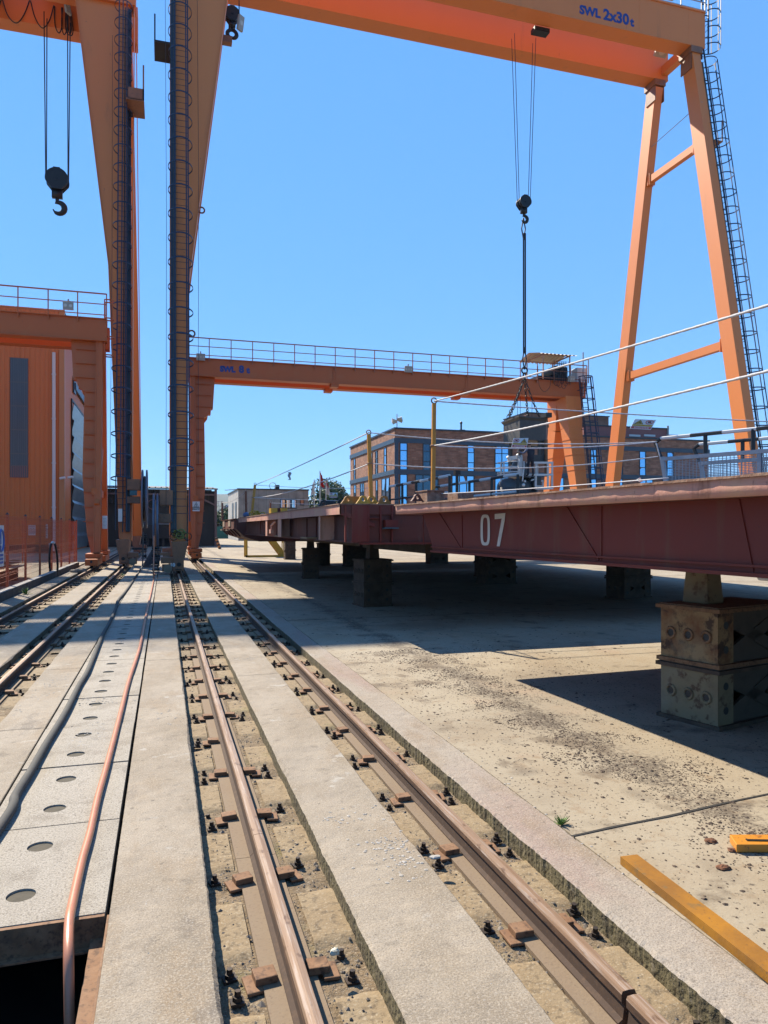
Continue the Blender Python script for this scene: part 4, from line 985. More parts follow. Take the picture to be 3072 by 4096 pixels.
# ================================================================ THE TWO LOW 8 T GANTRY CRANES
def low_crane(sg, xr, cy, xfar, label):
    t = thing('low_gantry_crane', label, 'gantry crane', (xr, cy, 0), 'low orange gantry cranes')
    X = lambda x: xr + sg*x
    zb, zt = 9.78, 10.70
    gx0, gx1 = X(-.42), xfar + sg*.9
    x0, x1 = sorted((gx0, gx1))
    for yy, nm in ((cy-1.0, 'near'), (cy+.55, 'far')):
        b = MB(); b.box(x0, x1, yy, yy+.45, zb, zt); b.box(x0, x1, yy-.07, yy+.52, zb-.025, zb); b.box(x0, x1, yy-.10, yy+.55, zt, zt+.03)
        gd = b.build('main_girder', ORANGE8, t)
        if nm == 'near' and sg > 0:
            for s_, sz, px_ in (('SWL', .40, 2.86), ('8', .52, 3.86), ('t', .44, 4.27)):
                text_mb(s_, sz, .03, .003).move(face_matrix((px_, yy-.005, 10.08), (1,0,0), (0,0,1))).build('lettering', BLUETXT, gd)
        for k in range(1, 3):
            x = x0 + (x1-x0)*k/3; b = MB(); b.box(x-.22, x+.22, yy-.03, yy+.48, zb-.2, zb+.12); b.box(x-.12, x+.12, yy-.012, yy-.001, zb+.119, zb+.9)
            for i in range(8): b.box(x-.1, x-.04, yy-.03, yy, zb+.15+i*.09, zb+.2+i*.09); b.box(x+.04, x+.1, yy-.03, yy, zb+.15+i*.09, zb+.2+i*.09)
            b.build('splice_joint', ORANGE8, gd)
    b = MB(); yr = cy-1.12
    n = int((x1-x0)/1.13)
    for i in range(n+1):
        x = x0 + (x1-x0)*i/n; b.box(x-.022, x+.022, yr-.022, yr+.022, zt-.2, zt+1.08)
        b.prism([(0,0),(.13,.0),(.13,-.13)], lambda a, z: V(x-.02, yr-.02+a, zt-.02+z), lambda a, z: V(x+.02, yr-.02+a, zt-.02+z))
    for z, w in ((.16, .035), (.62, .035), (1.07, .05)): b.beam((x0, yr, zt+z), (x1, yr, zt+z), w, w, (0,0,1))
    b.build('handrail', ORANGE8 if sg < 0 else mat('red_brown_rail', (.42,.14,.06), .5), t)
    b = MB(); b.beam((x0, yr-.04, zt+.90), (x1, yr-.04, zt+.90), .10, .12); b.build('cable_tray', ORANGED, t)
    b = MB(); b.beam((x0, yr+.15, zt+.28), (x1, yr+.15, zt+.28), .05, .05); b.build('festoon_rail', ORANGED, t)
    for yy in (cy-.6, cy+.85):
        b = MB(); b.box(x0, x1, yy-.03, yy+.03, zt+.03, zt+.12); b.build('trolley_rail', RUST, t)
    # rigid portal legs with a curved bracket under the girder
    for yb in (cy-2.1, cy+2.0):
        near = yb < cy
        poly = [(-.24,.62),(.12,.62),(.30,1.5),(.50,3.9),(.47,7.55),(.62,7.62),(.74,7.78),(.78,8.02),(.92,8.02),(1.04,9.75),(-.24,9.75)]
        yt = cy-.75 if near else cy+.75
        f = lambda z: yb + (yt-yb)*max(0, (z-.6))/9.2
        b = MB(); b.prism(poly, lambda x, z: V(X(x), f(z)-.02, z), lambda x, z: V(X(x), f(z)+.42, z))
        lg = b.build('portal_leg', ORANGE8, t)
        b = MB(); b.beam((X(-.14), f(.62)-.1, .62), (X(-.14), f(9.75)-.1, 9.75), .22, .14); b.beam((X(.0), f(.62)-.1, .62), (X(.0), f(9.75)-.1, 9.75), .05, .16)
        b.build('flange', ORANGE8, lg)
        b = MB(); z = 1.3
        while z < 9.5:
            w = .28 if z < 1.6 else (.46 if z < 7.6 else .86); b.box(*sorted((X(.02), X(w-.02))), f(z)-.10, f(z), z, z+.02); z += .62
        b.build_each('rib', ORANGE8, lg)
        b = MB(); s_ = -1 if near else 1
        b.box(xr-.24, xr+.24, yb-1.2, yb+1.2, .14, .40); b.box(xr-.3, xr+.3, yb-.5, yb+.75, .42, .60); b.build('bogie_beam', ORANGE8 if sg > 0 else ORANGE8, t, bevel=.01)
        for yy in (yb-.9, yb+.9):
            b = MB(); b.cyl((xr-.06, yy, .20), (xr+.06, yy, .20), .19, 18); b.build('wheel', BLACK, t)
        b = MB(); b.cyl((xr, yb-1.23, .30), (xr, yb-1.2, .30), .05, 10); b.build('bolt_cap', BLACK, t)
    z = 3.0
    b = MB(); b.beam((X(.0), cy-1.9, 3.2), (X(.0), cy+1.9, 3.2), .25, .3); b.build('leg_tie', ORANGE8, t)
    b = MB(); b.beam((X(-.1), cy-1.95, 2.6), (X(-.1), cy, 5.2), .2, .3); b.build('leg_brace', ORANGE8, t)
    # splayed legs at the far end
    for yb, s_ in ((cy-2.4, -1), (cy+2.4, 1)):
        def T(w, z): return V(xfar + w, cy + s_*(.55 + 1.9*(8.9-z)/8.3) if z < 8.9 else cy + s_*.55, z)
        b = MB()
        for za, zb_, wa, wb in ((.6, 7.9, .55, .95), (7.9, 9.75, .95, 1.2)):
            pa, pb = T(0, za), T(0, zb_); b.beam(pa, pb, wa, wa*1.0, (1,0,0), 0, wb, wb)
        b.build('splayed_leg', ORANGE if sg > 0 else ORANGE8, t)
        b = MB(); b.box(xfar-.24, xfar+.24, yb-1.0, yb+1.0, .14, .58); b.build('bogie_beam', ORANGE8, t)
        b = MB(); z = 1.4
        while z < 7.6: p = T(0, z); w = .55+.4*(z-.6)/7.3; b.box(xfar-w/2-.03, xfar+w/2+.03, p.y-w/2-.04, p.y+w/2+.04, z, z+.02); z += .95
        b.build_each('rib', ORANGE if sg > 0 else ORANGE8, t)
    b = MB(); b.beam((xfar, cy-1.7, 3.35), (xfar, cy+1.7, 3.35), .3, .38); b.build('leg_tie', ORANGE, t)
    return t, X
r8, R8 = low_crane(1, XB, 41.2, 24.3, 'low orange gantry crane marked SWL 8 t, crossing behind the red pontoons')
for xa, ya in ((803, 1428), (1635, 1477), (2286, 1516)): floodlight(r8, atY(xa, ya, 39.95), .46, .36, -12)
lad, cg = ladder_mb((24.9, 38.2, .8), (24.75, 39.9, 10.9), (1,0,-.0), (.25,-1,0), .45, .38, 2.4, .72, .3, .018, .05)
lo = lad.build('ladder', NAVY, r8); cg.build('safety_cage', NAVY, lo)
b = MB(); a = atY(2330, 1455, 40.2); b.box(a.x-.03, a.x+.03, 40.1, 40.16, 9.9, 12.6); b.box(a.x+.35, a.x+.4, 40.1, 40.16, 10.7, 12.2); b.build('aerial_mast', GALV, r8)
b = MB(); p = atY(2295, 1515, 41); q = atY(2325, 1488, 41); b.box(p.x, q.x+.2, 40.6, 41.3, 10.75, 11.75); b.build('control_cabinet', WHITE, r8, bevel=.02)
cx0, cx1 = atY(2118, 1445, 41.2).x, atY(2268, 1445, 41.2).x
tr = thing('hoist_trolley', 'hoist trolley under a corrugated canopy on the SWL 8 t girder', 'hoist trolley', (21.5, 41.2, 10.8))
b = MB(); b.box(cx0+.2, cx1-.1, 40.4, 42.2, 10.85, 11.05); b.box(cx0+1.6, cx1-.4, 40.5, 41.4, 11.05, 11.7); b.cyl((cx0+1.5, 40.5, 11.45), (cx0+1.5, 41.9, 11.45), .3, 16); b.build('machinery', BLACK, tr)
b = MB()
cx0, cx1 = atY(2118, 1445, 41.2).x, atY(2268, 1445, 41.2).x
for x in (cx0+.4, cx1-.4):
    for yy in (40.2, 42.3): b.box(x-.03, x+.03, yy-.03, yy+.03, 10.8, 12.35)
    b.box(x-.03, x+.03, 40.2, 42.3, 12.29, 12.36)
b.box(cx0+.4, cx1-.4, 40.17, 40.23, 12.29, 12.36)
b.build('canopy_frame', mat('pale_orange_rail', (.56,.30,.17), .5), tr)
b = MB(); N = 40; vs = []; fs = []
for i in range(N+1):
    x = cx0 + (cx1-cx0)*i/N; dz = .05 if i % 4 < 2 else 0
    vs += [(x, 40.0, 12.30+dz), (x, 41.3, 12.58+dz), (x, 42.6, 12.30+dz)]
for i in range(N): fs += [(3*i, 3*i+1, 3*i+4, 3*i+3), (3*i+1, 3*i+2, 3*i+5, 3*i+4)]
b.add(vs, fs); b.build('canopy', CREAM, tr)
b = MB(); rn = random.Random(9)
for i in range(7):
    x = cx0 + 1.0 + i*.13; z0 = 11.9; zl = 10.2 + .35*rn.random(); b.tube(smooth_path([V(x, 39.9, z0), V(x-.05, 39.85, zl+.3), V(x+.1, 39.85, zl), V(x+.25, 39.85, zl+.3), V(x+.2, 39.9, z0)], 5), .015, 4)
b.tube(smooth_path([V(21.7, 39.9, 11.5), V(21.75, 39.85, 10.4), V(22.1, 39.85, 9.95), V(22.5, 39.85, 10.3), V(22.55, 39.9, 11.0)], 5), .015, 4)
b.build('festoon_cable', BLACK, tr)
b = MB()
for x in (21.0, 21.2, 21.65, 22.0): b.tube([(x, 41.2, 10.8), (x, 41.2, 7.2)], .015, 4)
b.build('wire_rope', WIRE, tr)
b = MB(); b.box(21.0, 22.0, 40.9, 41.5, 6.7, 7.3); b.xz([(21.1,6.7),(21.9,6.7),(21.7,6.4),(21.3,6.4)], 41, 41.4); b.build('hook_block', BLACK, tr)
t, x0, x1, z0, z1, yy = plate('warning_sign', atY(770, 2006, 38.80), atY(799, 2045, 38.80), 'white KAFANA DİKKAT ET warning sign with triangle on the SWL 8 t crane leg', 'warning sign', WHITE)
w = x1-x0; h = z1-z0; cx = (x0+x1)/2
b = MB(); T0 = [(cx-.37*w, z1-.56*h), (cx+.37*w, z1-.56*h), (cx, z1-.06*h)]; b.add([(x, yy, z) for x, z in T0], [(0,1,2)])
T1 = [(cx-.29*w, z1-.52*h), (cx+.29*w, z1-.52*h), (cx, z1-.14*h)]; b.add([(x, yy-.002, z) for x, z in T1], [(0,1,2)], 1)
b.box(cx-.10*w, cx+.08*w, yy-.005, yy-.003, z1-.33*h, z1-.28*h, 0); b.box(cx-.05*w, cx+.05*w, yy-.005, yy-.003, z1-.50*h, z1-.35*h, 0); b.build('pictogram', [SIGNK, WHITE], t)
for s_, zf, sz in (('KAFANA', .70, .135), ('DİKKAT ET', .85, .105)):
    m_ = text_mb(s_, sz*h*1.35, .004, .001); wx = max(p.x for p in m_.v); m_.move(face_matrix((cx-wx/2, yy-.002, z1-zf*h), (1,0,0), (0,0,1))).build('lettering', SIGNK, t)
l8, L8 = low_crane(-1, XD, 34.9, -27.0, 'low orange gantry crane in front of the orange workshop at the left')
floodlight(l8, atY(272, 1222, 33.7), .42, .34, -6, n=2)
t, x0, x1, z0, z1, yy = plate('notice', atY(409, 2063, 33.0), atY(430, 2115, 33.0), 'tall white notice on the leg of the left low crane', 'notice', WHITE)
lines(t, SIGNK, x0+.03, x1-.03, [z1 - .06*k for k in range(2, 9)], yy, .008, random.Random(2))
# cage end of the left low crane's walkway
lad, cg = ladder_mb((-2.50, 34.2, 8.6), (-2.50, 34.2, 11.6), (0,1,0), (1,0,0), .4, .22, .6, .8, .3, .014, .04, (135, 225))
lo = lad.build('ladder', ORANGE8, l8); cg.build('safety_cage', ORANGE8, lo)
# ================================================================ THE PONTOONS ON THEIR BLOCKS
HB = 1.375
# ---- pontoon 07: local frame, x across, y along its side (0 at the far end, negative towards the viewer)
P07 = thing('pontoon', 'dark red pontoon with white number 07, nearest the viewer at the right', 'pontoon', (2.83, 8.92, 0), 'floating dock pontoons', math.atan(.05))
HD = 1.946; W7 = 12.5; LEN = 13.5
rec = .23
b = MB()
prof = [(-.35, 1.83), (-.62, HB+.10), (-.66, HB), (-LEN, HB), (-LEN, 1.83)]
b.prism(prof, lambda y, z: (rec, y, z), lambda y, z: (W7-rec, y, z))
hull = b.build('hull', HULL, P07, local=True)
b = MB()   # deck edge fascia, gently buckled plate
N = 90; vs = []; fs = []
for i in range(N+1):
    y = -LEN*(i/N)**1.5
    bu = .006*noise.noise(V(y*2.1, 3, 0)) + .004*noise.noise(V(y*6, 8, 0)); bl = .003*noise.noise(V(y*9, 1, 0))
    vs += [(bu*.5, y, HD-.012), (bu, y, 1.885), (bl, y, 1.828), (.03, y, 1.828)]
for i in range(N):
    for k in range(3): fs.append((i*4+k, (i+1)*4+k, (i+1)*4+k+1, i*4+k+1))
b.add(vs, fs); b.box(0, W7, -.012, 0, 1.828, HD-.012)
b.build('deck_edge', FASCIA, P07, local=True, smooth=True)
b = MB(); N = 220; vs = []; fs = []
for i in range(N+1):
    y = .012 - (LEN+.02)*(i/N)**1.5
    o = -.021 - .008*noise.noise(V(y*3.1, 9, 0)) - .008*noise.noise(V(y*14, 2, 0)); z = .006*noise.noise(V(y*5, 5, 0))
    vs += [(o, y, HD-.012), (o, y, HD+.004+z), (.05, y, HD+.004), (.05, y, HD-.012)]
for i in range(N):
    for k in range(3): fs.append((i*4+k, (i+1)*4+k, (i+1)*4+k+1, i*4+k+1))
b.add(vs, fs); b.build('deck_lip', LIP, P07, local=True)
b = MB(); b.box(.05, W7, -LEN, -.002, HD-.012, HD+.002); b.box(.02, W7, -LEN, -.02, 1.83, HD-.013); b.build('deck', HULLD, P07, local=True)
b = MB()   # bottom flange, stiffeners and raked knees on the side
b.box(rec-.035, rec+.2, -LEN, -.66, HB-.012, HB+.012); b.box(rec-.02, rec, -LEN, -.64, HB+.045, HB+.06)
def lp(px_, py_):   # photo point on the hull side plane -> local (y, z)
    r = ray(px_, py_); best = None
    # side plane: x = 2.83+.05*(8.92-y) + rec
    t = (2.83 + .05*8.92 + rec) / (r.x + .05*r.y); p = V(r.x*t, r.y*t, EYE + r.z*t)
    return (p.y - 8.92)/math.cos(math.atan(.05)), p.z
for (xa, ya), (xb, yb) in (((2272,2022),(2400,2240)),((2410,2020),(2410,2242)),((2962,1995),(3020,2295)),((1760,2045),(1848,2196)),((1850,2060),(1852,2196)),((1695,2060),(1697,2180))):
    y0, z0 = lp(xa, ya); y1, z1 = lp(xb, yb); z0 = min(z0, 1.825); b.beam((rec-.004, y0, z0), (rec-.004, y1, max(z1, HB+.02)), .008, .014, (1,0,0))
b.build_each('stiffener', HULL, hull, local=True)
# white stencilled number
def ring_digit(pts, w):
    q = MB(); n = len(pts)
    for i in range(n):
        a = pts[i]; c = pts[(i+1) % n]; q.beam((0, a[0], a[1]), (0, c[0], c[1]), .004, w, (1,0,0))
    return q
def to_local(poly, m, name):
    q = MB(); vs = [lp(x, y) for x, y in poly[0]]; 
    return vs
out = [(1926+19+19*math.copysign(abs(math.cos(a))**.55, math.cos(a)), 2120+62*math.copysign(abs(math.sin(a))**.6, math.sin(a))) for a in [2*math.pi*k/32 for k in range(32)]]
inn = [(1926+19+9.5*math.copysign(abs(math.cos(a))**.55, math.cos(a)), 2120+50*math.copysign(abs(math.sin(a))**.6, math.sin(a))) for a in [2*math.pi*k/32 for k in range(32)]]
q = MB(); vo = [(rec-.006, *lp(*p)) for p in out]; vi = [(rec-.006, *lp(*p)) for p in inn]
q.add(vo + vi, [(k, (k+1) % 32, 32+(k+1) % 32, 32+k) for k in range(32)])
sv = [(1983,2056),(2026,2052),(2023,2084),(2003,2186),(1991,2185),(2011,2074),(1983,2077)]
q.add([(rec-.006, *lp(*p)) for p in sv], [tuple(range(7))]); q.build('number', WHITEF, P07, local=True)
# mooring lug, winch seat on the deck end
def lug(mb, c, r, rin, th, axis='x'):
    """pad eye: plate with a hole; c = centre of the hole; plate lies in the x-z plane"""
    n = 24; o = []; i_ = []
    for k in range(n):
        a = 2*math.pi*k/n; ca, sa = math.cos(a), math.sin(a)
        if sa >= -.15: ox, oz = r*ca*(1 + .25*max(0, .3-sa)), r*sa
        else: ox, oz = max(-1.9*r, min(1.9*r, ca*r*2.6 + ca*.2*r)), -r*1.05
        o.append((ox, oz)); i_.append((rin*ca, rin*sa))
    vs = []
    for y in (-th/2, th/2):
        vs += [V(c.x+p[0], c.y+y, c.z+p[1]) for p in o] + [V(c.x+p[0], c.y+y, c.z+p[1]) for p in i_]
    fs = []
    for k in range(n):
        j = (k+1) % n
        fs += [(k, j, n+j, n+k), (2*n+k, 3*n+k, 3*n+j, 2*n+j), (k, 2*n+k, 2*n+j, j), (n+k, n+j, 3*n+j, 3*n+k)]
    mb.add(vs, fs)
def pxlug(px_, py_, rpx, Y, m, parent, zb=None, th=.05, hole=.5, name='pad_eye'):
    c = atY(px_, py_, Y); s = (c - atY(px_+rpx, py_, Y)).length; q = MB(); lug(q, c, s, s*hole, th); return q.build(name, m, parent)
P2_Y0, P2_X, HD2 = 10.85, 2.55, 2.022
P2 = thing('pontoon', 'rusty red pontoon behind the number 07 one, with yellow pad eyes along its end', 'pontoon', (P2_X, P2_Y0, 0), 'floating dock pontoons')
pxlug(1664, 1990, 13, 8.6, HULLD, P07)
b = MB(); a = atY(1692, 2001, 8.55); c = atY(1762, 1966, 8.55); b.box(a.x, c.x, 8.45, 8.8, HD, c.z); b.box(a.x-.01, c.x+.01, 8.43, 8.82, c.z, c.z+.012); b.build('post_socket', LIP, P07)
b = MB(); a = atY(1815, 1985, 8.5); c = atY(1880, 1970, 8.5); b.box(a.x, c.x, 8.4, 8.7, HD, c.z); b.build('post_socket', LIP, P07)
# ---- pontoon two
X2, Y2 = P2_X, P2_Y0; L2 = 15.9; W2 = 12.8
b = MB()
b.box(X2+.28, X2+W2, Y2+.03, Y2+L2, 1.43, HD2-.15)
hull2 = b.build('hull', HULLD, P2)
b = MB(); N = 60; vs = []; fs = []
for i in range(N+1):
    y = Y2 + L2*i/N; bu = .008*noise.noise(V(y*1.6, 3, 2)); vs += [(X2+bu*.4, y, HD2-.01), (X2+bu, y, HD2-.10), (X2+bu*.3, y, HD2-.16), (X2+.04, y, HD2-.16)]
for i in range(N):
    for k in range(3): fs.append((i*4+k, i*4+k+1, (i+1)*4+k+1, (i+1)*4+k))
b.add(vs, fs); b.build('deck_edge', FASCIA, P2)
b = MB(); b.box(X2-.02, X2+W2, Y2, Y2+L2, HD2-.01, HD2+.004); b.build('deck', LIP, P2)
b = MB(); b.box(X2+.02, X2+W2, Y2, Y2+.028, HD2-.16, HD2-.012)
b.build('end_edge', HULLD, P2)
b = MB(); # end face panels and ribs
ex = lambda px_: atY(px_, 2050, Y2).x
for px_ in (1382, 1410, 1474, 1522, 1568): b.box(ex(px_)-.012, ex(px_)+.012, Y2-.02, Y2+.029, 1.44, HD2-.02)
b.box(ex(1410), ex(1474), Y2-.012, Y2+.029, 1.44, HD2-.02)
b.box(ex(1474), ex(1520), Y2-.028, Y2+.029, 1.80, 1.81)
b.box(ex(1535), ex(1585), Y2-.10, Y2+.029, 1.66, 1.78); b.box(X2+.3, X2+W2, Y2-.03, Y2+.03, 1.40, 1.43)
b.xz([(X2+.0,HD2-.16),(X2+.55,HD2-.36),(X2+.55,HD2-.30),(X2+.1,HD2-.12)], Y2-.01, Y2+.02)
b.build_each('end_rib', HULL, P2)
b = MB(); b.box(ex(1528), ex(1585), Y2-.13, Y2-.02, 1.645, 1.66); b.build('fender_strip', TEAL, P2)
b = MB() # brackets down the side
s2 = lambda px_: (atX(px_, 2060, X2+.02).y)
for px_, wd in ((1278, .10), (1066, .30), (1118, .5)):
    y = s2(px_); b.box(X2+.03, X2+.28, y-.012, y+.012, 1.45, HD2-.16); b.box(X2+.015, X2+.035, y-wd*.5, y+wd*.5, 1.45, HD2-.155)
b.build_each('side_bracket', FASCIA, hull2)
b = MB()
for px_ in (1215, 1120, 1010, 1180):
    y = s2(px_); b.yz([(y, HD2-.16), (y+.9, HD2-.16), (y+.1, 1.47), (y, 1.47)], X2+.255, X2+.28)
b.box(X2+.22, X2+.3, Y2, Y2+L2, 1.42, 1.45)
b.build_each('knee_plate', HULLD, hull2)
b = MB(); y = s2(1206); b.box(X2+.06, X2+.3, y-.35, y+.35, 1.45, 1.475); y = s2(1096); b.box(X2+.06, X2+.3, y-.3, y+.3, 1.45, 1.475); b.build_each('step_plate', PLATE, hull2)
b = MB(); y = s2(1082); b.tube([(X2+.08, y-.5, HD2-.2), (X2+.08, y+.2, 1.72), (X2+.08, y+.25, 1.56)], .02, 6); b.tube([(X2+.08, y-.35, HD2-.2), (X2+.08, y+.35, 1.72), (X2+.08, y+.3, 1.56)], .02, 6); b.box(X2+.04, X2+.12, y+.1, y+.4, 1.52, 1.62); b.build('drain_pipe', FASCIA, P2)
b = MB(); b.box(X2+1.7, X2+W2-.5, Y2+.9, Y2+5, 1.22, 1.43); b.box(X2+1.9, X2+W2-.7, Y2+6, Y2+14, 1.22, 1.43); b.build_each('keel_box', BLOCKD, P2)
pxlug(1486, 1998, 15, Y2+.35, YEL, P2, hole=.5); pxlug(1452, 1998, 15, Y2+.25, YEL, P2, hole=.5); pxlug(1536, 1999, 15, Y2+.15, YELR, P2, hole=.55); pxlug(1391, 1999, 15, Y2+.3, YELR, P2, hole=.4)
b = MB(); a = atY(1398, 2012, Y2+.7); c = atY(1438, 1987, Y2+.7); b.xz([(a.x, a.z), (c.x-.05, a.z), (c.x, c.z), (a.x-.02, c.z)], Y2+.6, Y2+.95); b.build('mooring_seat', YELR, P2)
b = MB(); a = atY(1300, 2022, 15); c = atY(1345, 2002, 15); b.box(a.x, c.x, 15, 15.6, HD2, c.z); b.build('winch', BLACK, P2, bevel=.04); pxlug(1296, 2014, 14, 14.9, BLACK, P2); pxlug(1362, 2010, 12, 15.2, BLACK, P2)
b = MB()
for px_ in (1100, 1140): a = atY(px_, 2042, 19.5); b.box(a.x-.12, a.x+.05, 19.4, 19.8, HD2, HD2+.16)
b.build_each('cleat', YEL, P2); b = MB(); a = atY(1120, 2040, 19.6); b.box(a.x-.1, a.x+.12, 19.5, 19.9, HD2, HD2+.17); b.build('bollard', HULLD, P2)
b = MB(); a = atY(1021, 2052, 24)
for k in range(9): c = V(a.x + random.uniform(-.15,.3), 24 + random.uniform(0,.4), HD2+.03+.1*random.random()); b.ring(c, (random.uniform(-1,1), 1, random.uniform(-.6,.6)), .08, .02, 10, 5)
tag(b.build('rope_heap', YEL, smooth=True), 'heap of yellow mooring gear on the far part of the rusty pontoon', 'mooring gear')
b = MB(); a = atY(985, 2065, 26); b.ball((a.x, 26, HD2+.10), .10, 12, 8, (1.15,1,1)); bu_ = b.build('mooring_buoy', mat('buoy_blue', (.10,.13,.25), .5), smooth=True); tag(bu_, 'small blue and white buoy lying at the foot of a far post', 'buoy')
# ---- pontoon three with rounded bilge, farthest
P3 = thing('pontoon', 'farthest brown pontoon with rounded bilge at the left end of the row', 'pontoon', (2.45, 27.2, 0), 'floating dock pontoons')
b = MB()
pr = [(X2-.02, HD2-.03), (X2-.02, 1.62), (X2+.25, 1.34), (X2+.8, 1.16), (X2+W2, 1.16), (X2+W2, HD2-.03)]
n = len(pr); vs = []
for y, sh in ((27.2, 0), (33.9, 0), (35.0, .12)):
    for x, z in pr: vs.append((x + sh*(1 if x < 4 else 0), y, z + (sh*1.2 if z < 1.4 else 0)))
fs = [(i+k*n, (i+1)%n+k*n, (i+1)%n+(k+1)*n, i+(k+1)*n) for k in range(2) for i in range(n)] + [tuple(range(n)), tuple(range(2*n, 3*n))[::-1]]
b.add(vs, fs); b.build('hull', HULLD, P3)
b = MB(); b.box(X2-.06, X2+W2, 27.2, 34.9, HD2-.03, HD2-.01)
for i in range(5): y = 28.1 + i*1.45; b.prism([(X2-.04,1.60),(X2+.23,1.32),(X2+.27,1.36),(X2-.0,1.64)], lambda x, z: (x-.05, y, z), lambda x, z: (x-.05, y+.05, z))
b.build('bilge_rib', HULLD, P3)
b = MB()
for px_ in (896, 918): y = atX(px_, 2095, X2-.03).y; b.box(X2-.05, X2-.02, y-.5, y+.5, 1.72, 1.95); b.box(X2-.16, X2-.02, y-.5, y+.5, 1.56, 1.585)
b.build_each('draught_plate', mat('pale_rust_plate', (.42,.32,.23), .7, 0, [(3, 5, .5, .7, (.30,.18,.11), .8)]), P3)
# ---- stacking blocks under the pontoons
def block(c, rz, tiers, label, paint=None, sc=1.0, ped=None, wl=(.56, 1.0), po=(0,0)):
    """stack of braced steel block frames; ped = top height of the pedestal"""
    t = thing('support_block', label, 'support block', (c[0], c[1], 0), 'steel support blocks under the pontoons', rz)
    w, l = wl[0]/2, wl[1]/2; h = .5*sc
    paint = paint or [BLOCKD]*tiers
    for k in range(tiers):
        z = k*h; m = paint[k]
        # side plates with rimmed black discs at both ends, hole shade put in as colour, X braces between
        for s in (-1, 1):
            b = MB()
            b.box(s*(l-.006)-.012, s*(l-.006)+.012, -w, w, z+.035, z+h-.045)
            xa, xb = sorted((s*(l-.2), s*(l-.02))); b.box(xa, xb, -w, -w+.025, z+.035, z+h-.045); b.box(xa, xb, w-.025, w, z+.035, z+h-.045)
            for yy in (-w*.62, 0, w*.62):
                x = s*(l+.006); b.ring((x + s*.004, yy, z+h*.5), (1,0,0), .042, .013, 18, 6, mi=1); b.cyl((x - s*.004, yy, z+h*.5), (x + s*.003, yy, z+h*.5), .036, 16, mi=2)
            for sy in (-1, 1):
                for zz in (z+h*.30, z+h*.70): b.cyl((s*(l-.1), sy*(w-.002), zz), (s*(l-.1), sy*(w+.002), zz), .032, 14, mi=2)
            b.build('end_frame', [m, m if m is not BLOCK else RUST, SIGNK], t, local=True)
        b = MB(); b.box(-l-.03, l+.03, -w-.03, w+.03, z+.001, z+.034); b.box(-l-.035, l+.035, -w-.035, w+.035, z+h-.044, z+h-.012); b.box(-l-.012, l+.012, -w-.012, w+.012, z+h-.0119, z+h-.0001)
        b.build('flange', BLOCKD if m is not BLOCK else RUST, t, local=True)
        b = MB()
        for sy in (-1, 1):
            y = sy*(w-.02)
            b.beam((-l+.04, y, z+.05), (l-.04, y, z+h-.06), .03, .10, (0,1,0)); b.beam((-l+.04, y, z+h-.06), (l-.04, y, z+.05), .03, .10, (0,1,0))
            b.prism([(-l+.12, z+.036), (l-.12, z+.036), (.0, z+h*.42)], lambda x, zz: (x, y-.006, zz), lambda x, zz: (x, y+.006, zz)); b.prism([(-l+.12, z+h-.046), (l-.12, z+h-.046), (.0, z+h*.56)], lambda x, zz: (x, y-.006, zz), lambda x, zz: (x, y+.006, zz))
        b.build_each('cross_brace', BLOCKD if m is BLOCKD else mat('brace_brown', (.085,.065,.045), .75, 0, [(8, 5, .5, .7, (.05,.035,.025), .8)]), t, local=True)
    z = tiers*h
    if ped:
        b = MB(); ox, oy = po; b.add([(ox-.115,oy-.125,z),(ox+.115,oy-.125,z),(ox+.115,oy+.125,z),(ox-.115,oy+.125,z),(ox-.09,oy-.10,ped),(ox+.09,oy-.10,ped),(ox+.09,oy+.10,ped),(ox-.09,oy+.10,ped)], [(0,3,2,1),(4,5,6,7),(0,1,5,4),(1,2,6,5),(2,3,7,6),(3,0,4,7)])
        b.build('pedestal', BLOCKG if paint[-1] is not BLOCKD else BLOCKD, t, local=True, bevel=.01)
    return t
# near block: left face a->b seen in the photo
pa = atz(2640, 2862); pb = atz(2880, 2925); e1 = (pb-pa); wid = e1.length; e1.normalize(); e2 = V(-e1.y, e1.x, 0)
cc = (pa+pb)/2 + e2*.5
block((cc.x, cc.y), math.atan2(e2.y, e2.x), 2, 'near support block at the right edge, rust-stained cream frame on a grey one', [BLOCKG, BLOCK], 1.0, HB-.005, (wid-.03, 1.0), (-.20, .08))
for px_, py_, rz, tr_, hh, lab, wl in (
    (2550, 2395, .25, 2, 1.36, 'dark support block just left of the near rusty block', (.55, .9)),
    (1978, 2308, .1, 2, 1.36, 'dark support block beneath the number 07', (.55, .9)),
    (1758, 2255, .1, 2, 1.36, 'small dark support block far under the raked end of pontoon 07', (.55, .9)),
    (1508, 2428, .12, 2, 1.42, 'bluish shaded support block with pedestal where the two nearer pontoons meet', (.6, .62)),
    (1250, 2315, 1.45, 2, 1.42, 'support block of two crossbraced frames under the middle of the rusty pontoon', (.5, .75)),
    (1300, 2262, 1.5, 2, 1.40, 'crossbraced support block partly hidden behind a nearer one', (.5, .75)),
    (1163, 2238, 1.5, 2, 1.40, 'support block right of the yellow stair', (.55, .8))):
    p = atz(px_, py_); o = block((p.x, p.y + .35), rz, tr_, lab, None, 1.0, hh, wl)
block((9.5, 20), .1, 2, 'dark support block far back in the shade under the rusty pontoon', None, 1.0, 1.2)
block((8.0, 31), .1, 2, 'dark support block in the shade under the farthest pontoon', None, 1.0, 1.15)
# white pipe under the hull at the right edge
a = atX(3040, 2307, 3.34); tag(MB().cyl(a, a + V(.02, -1.5, 0), .022, 12).build('white_pipe', mat('chalky_pipe', (.62,.62,.60), .7, 0, [(30, 4, .5, .65, (.35,.34,.32), .7)], [(40,.4,.004)])), 'short chalky white pipe lying along the hull bottom at the right edge', 'pipe')
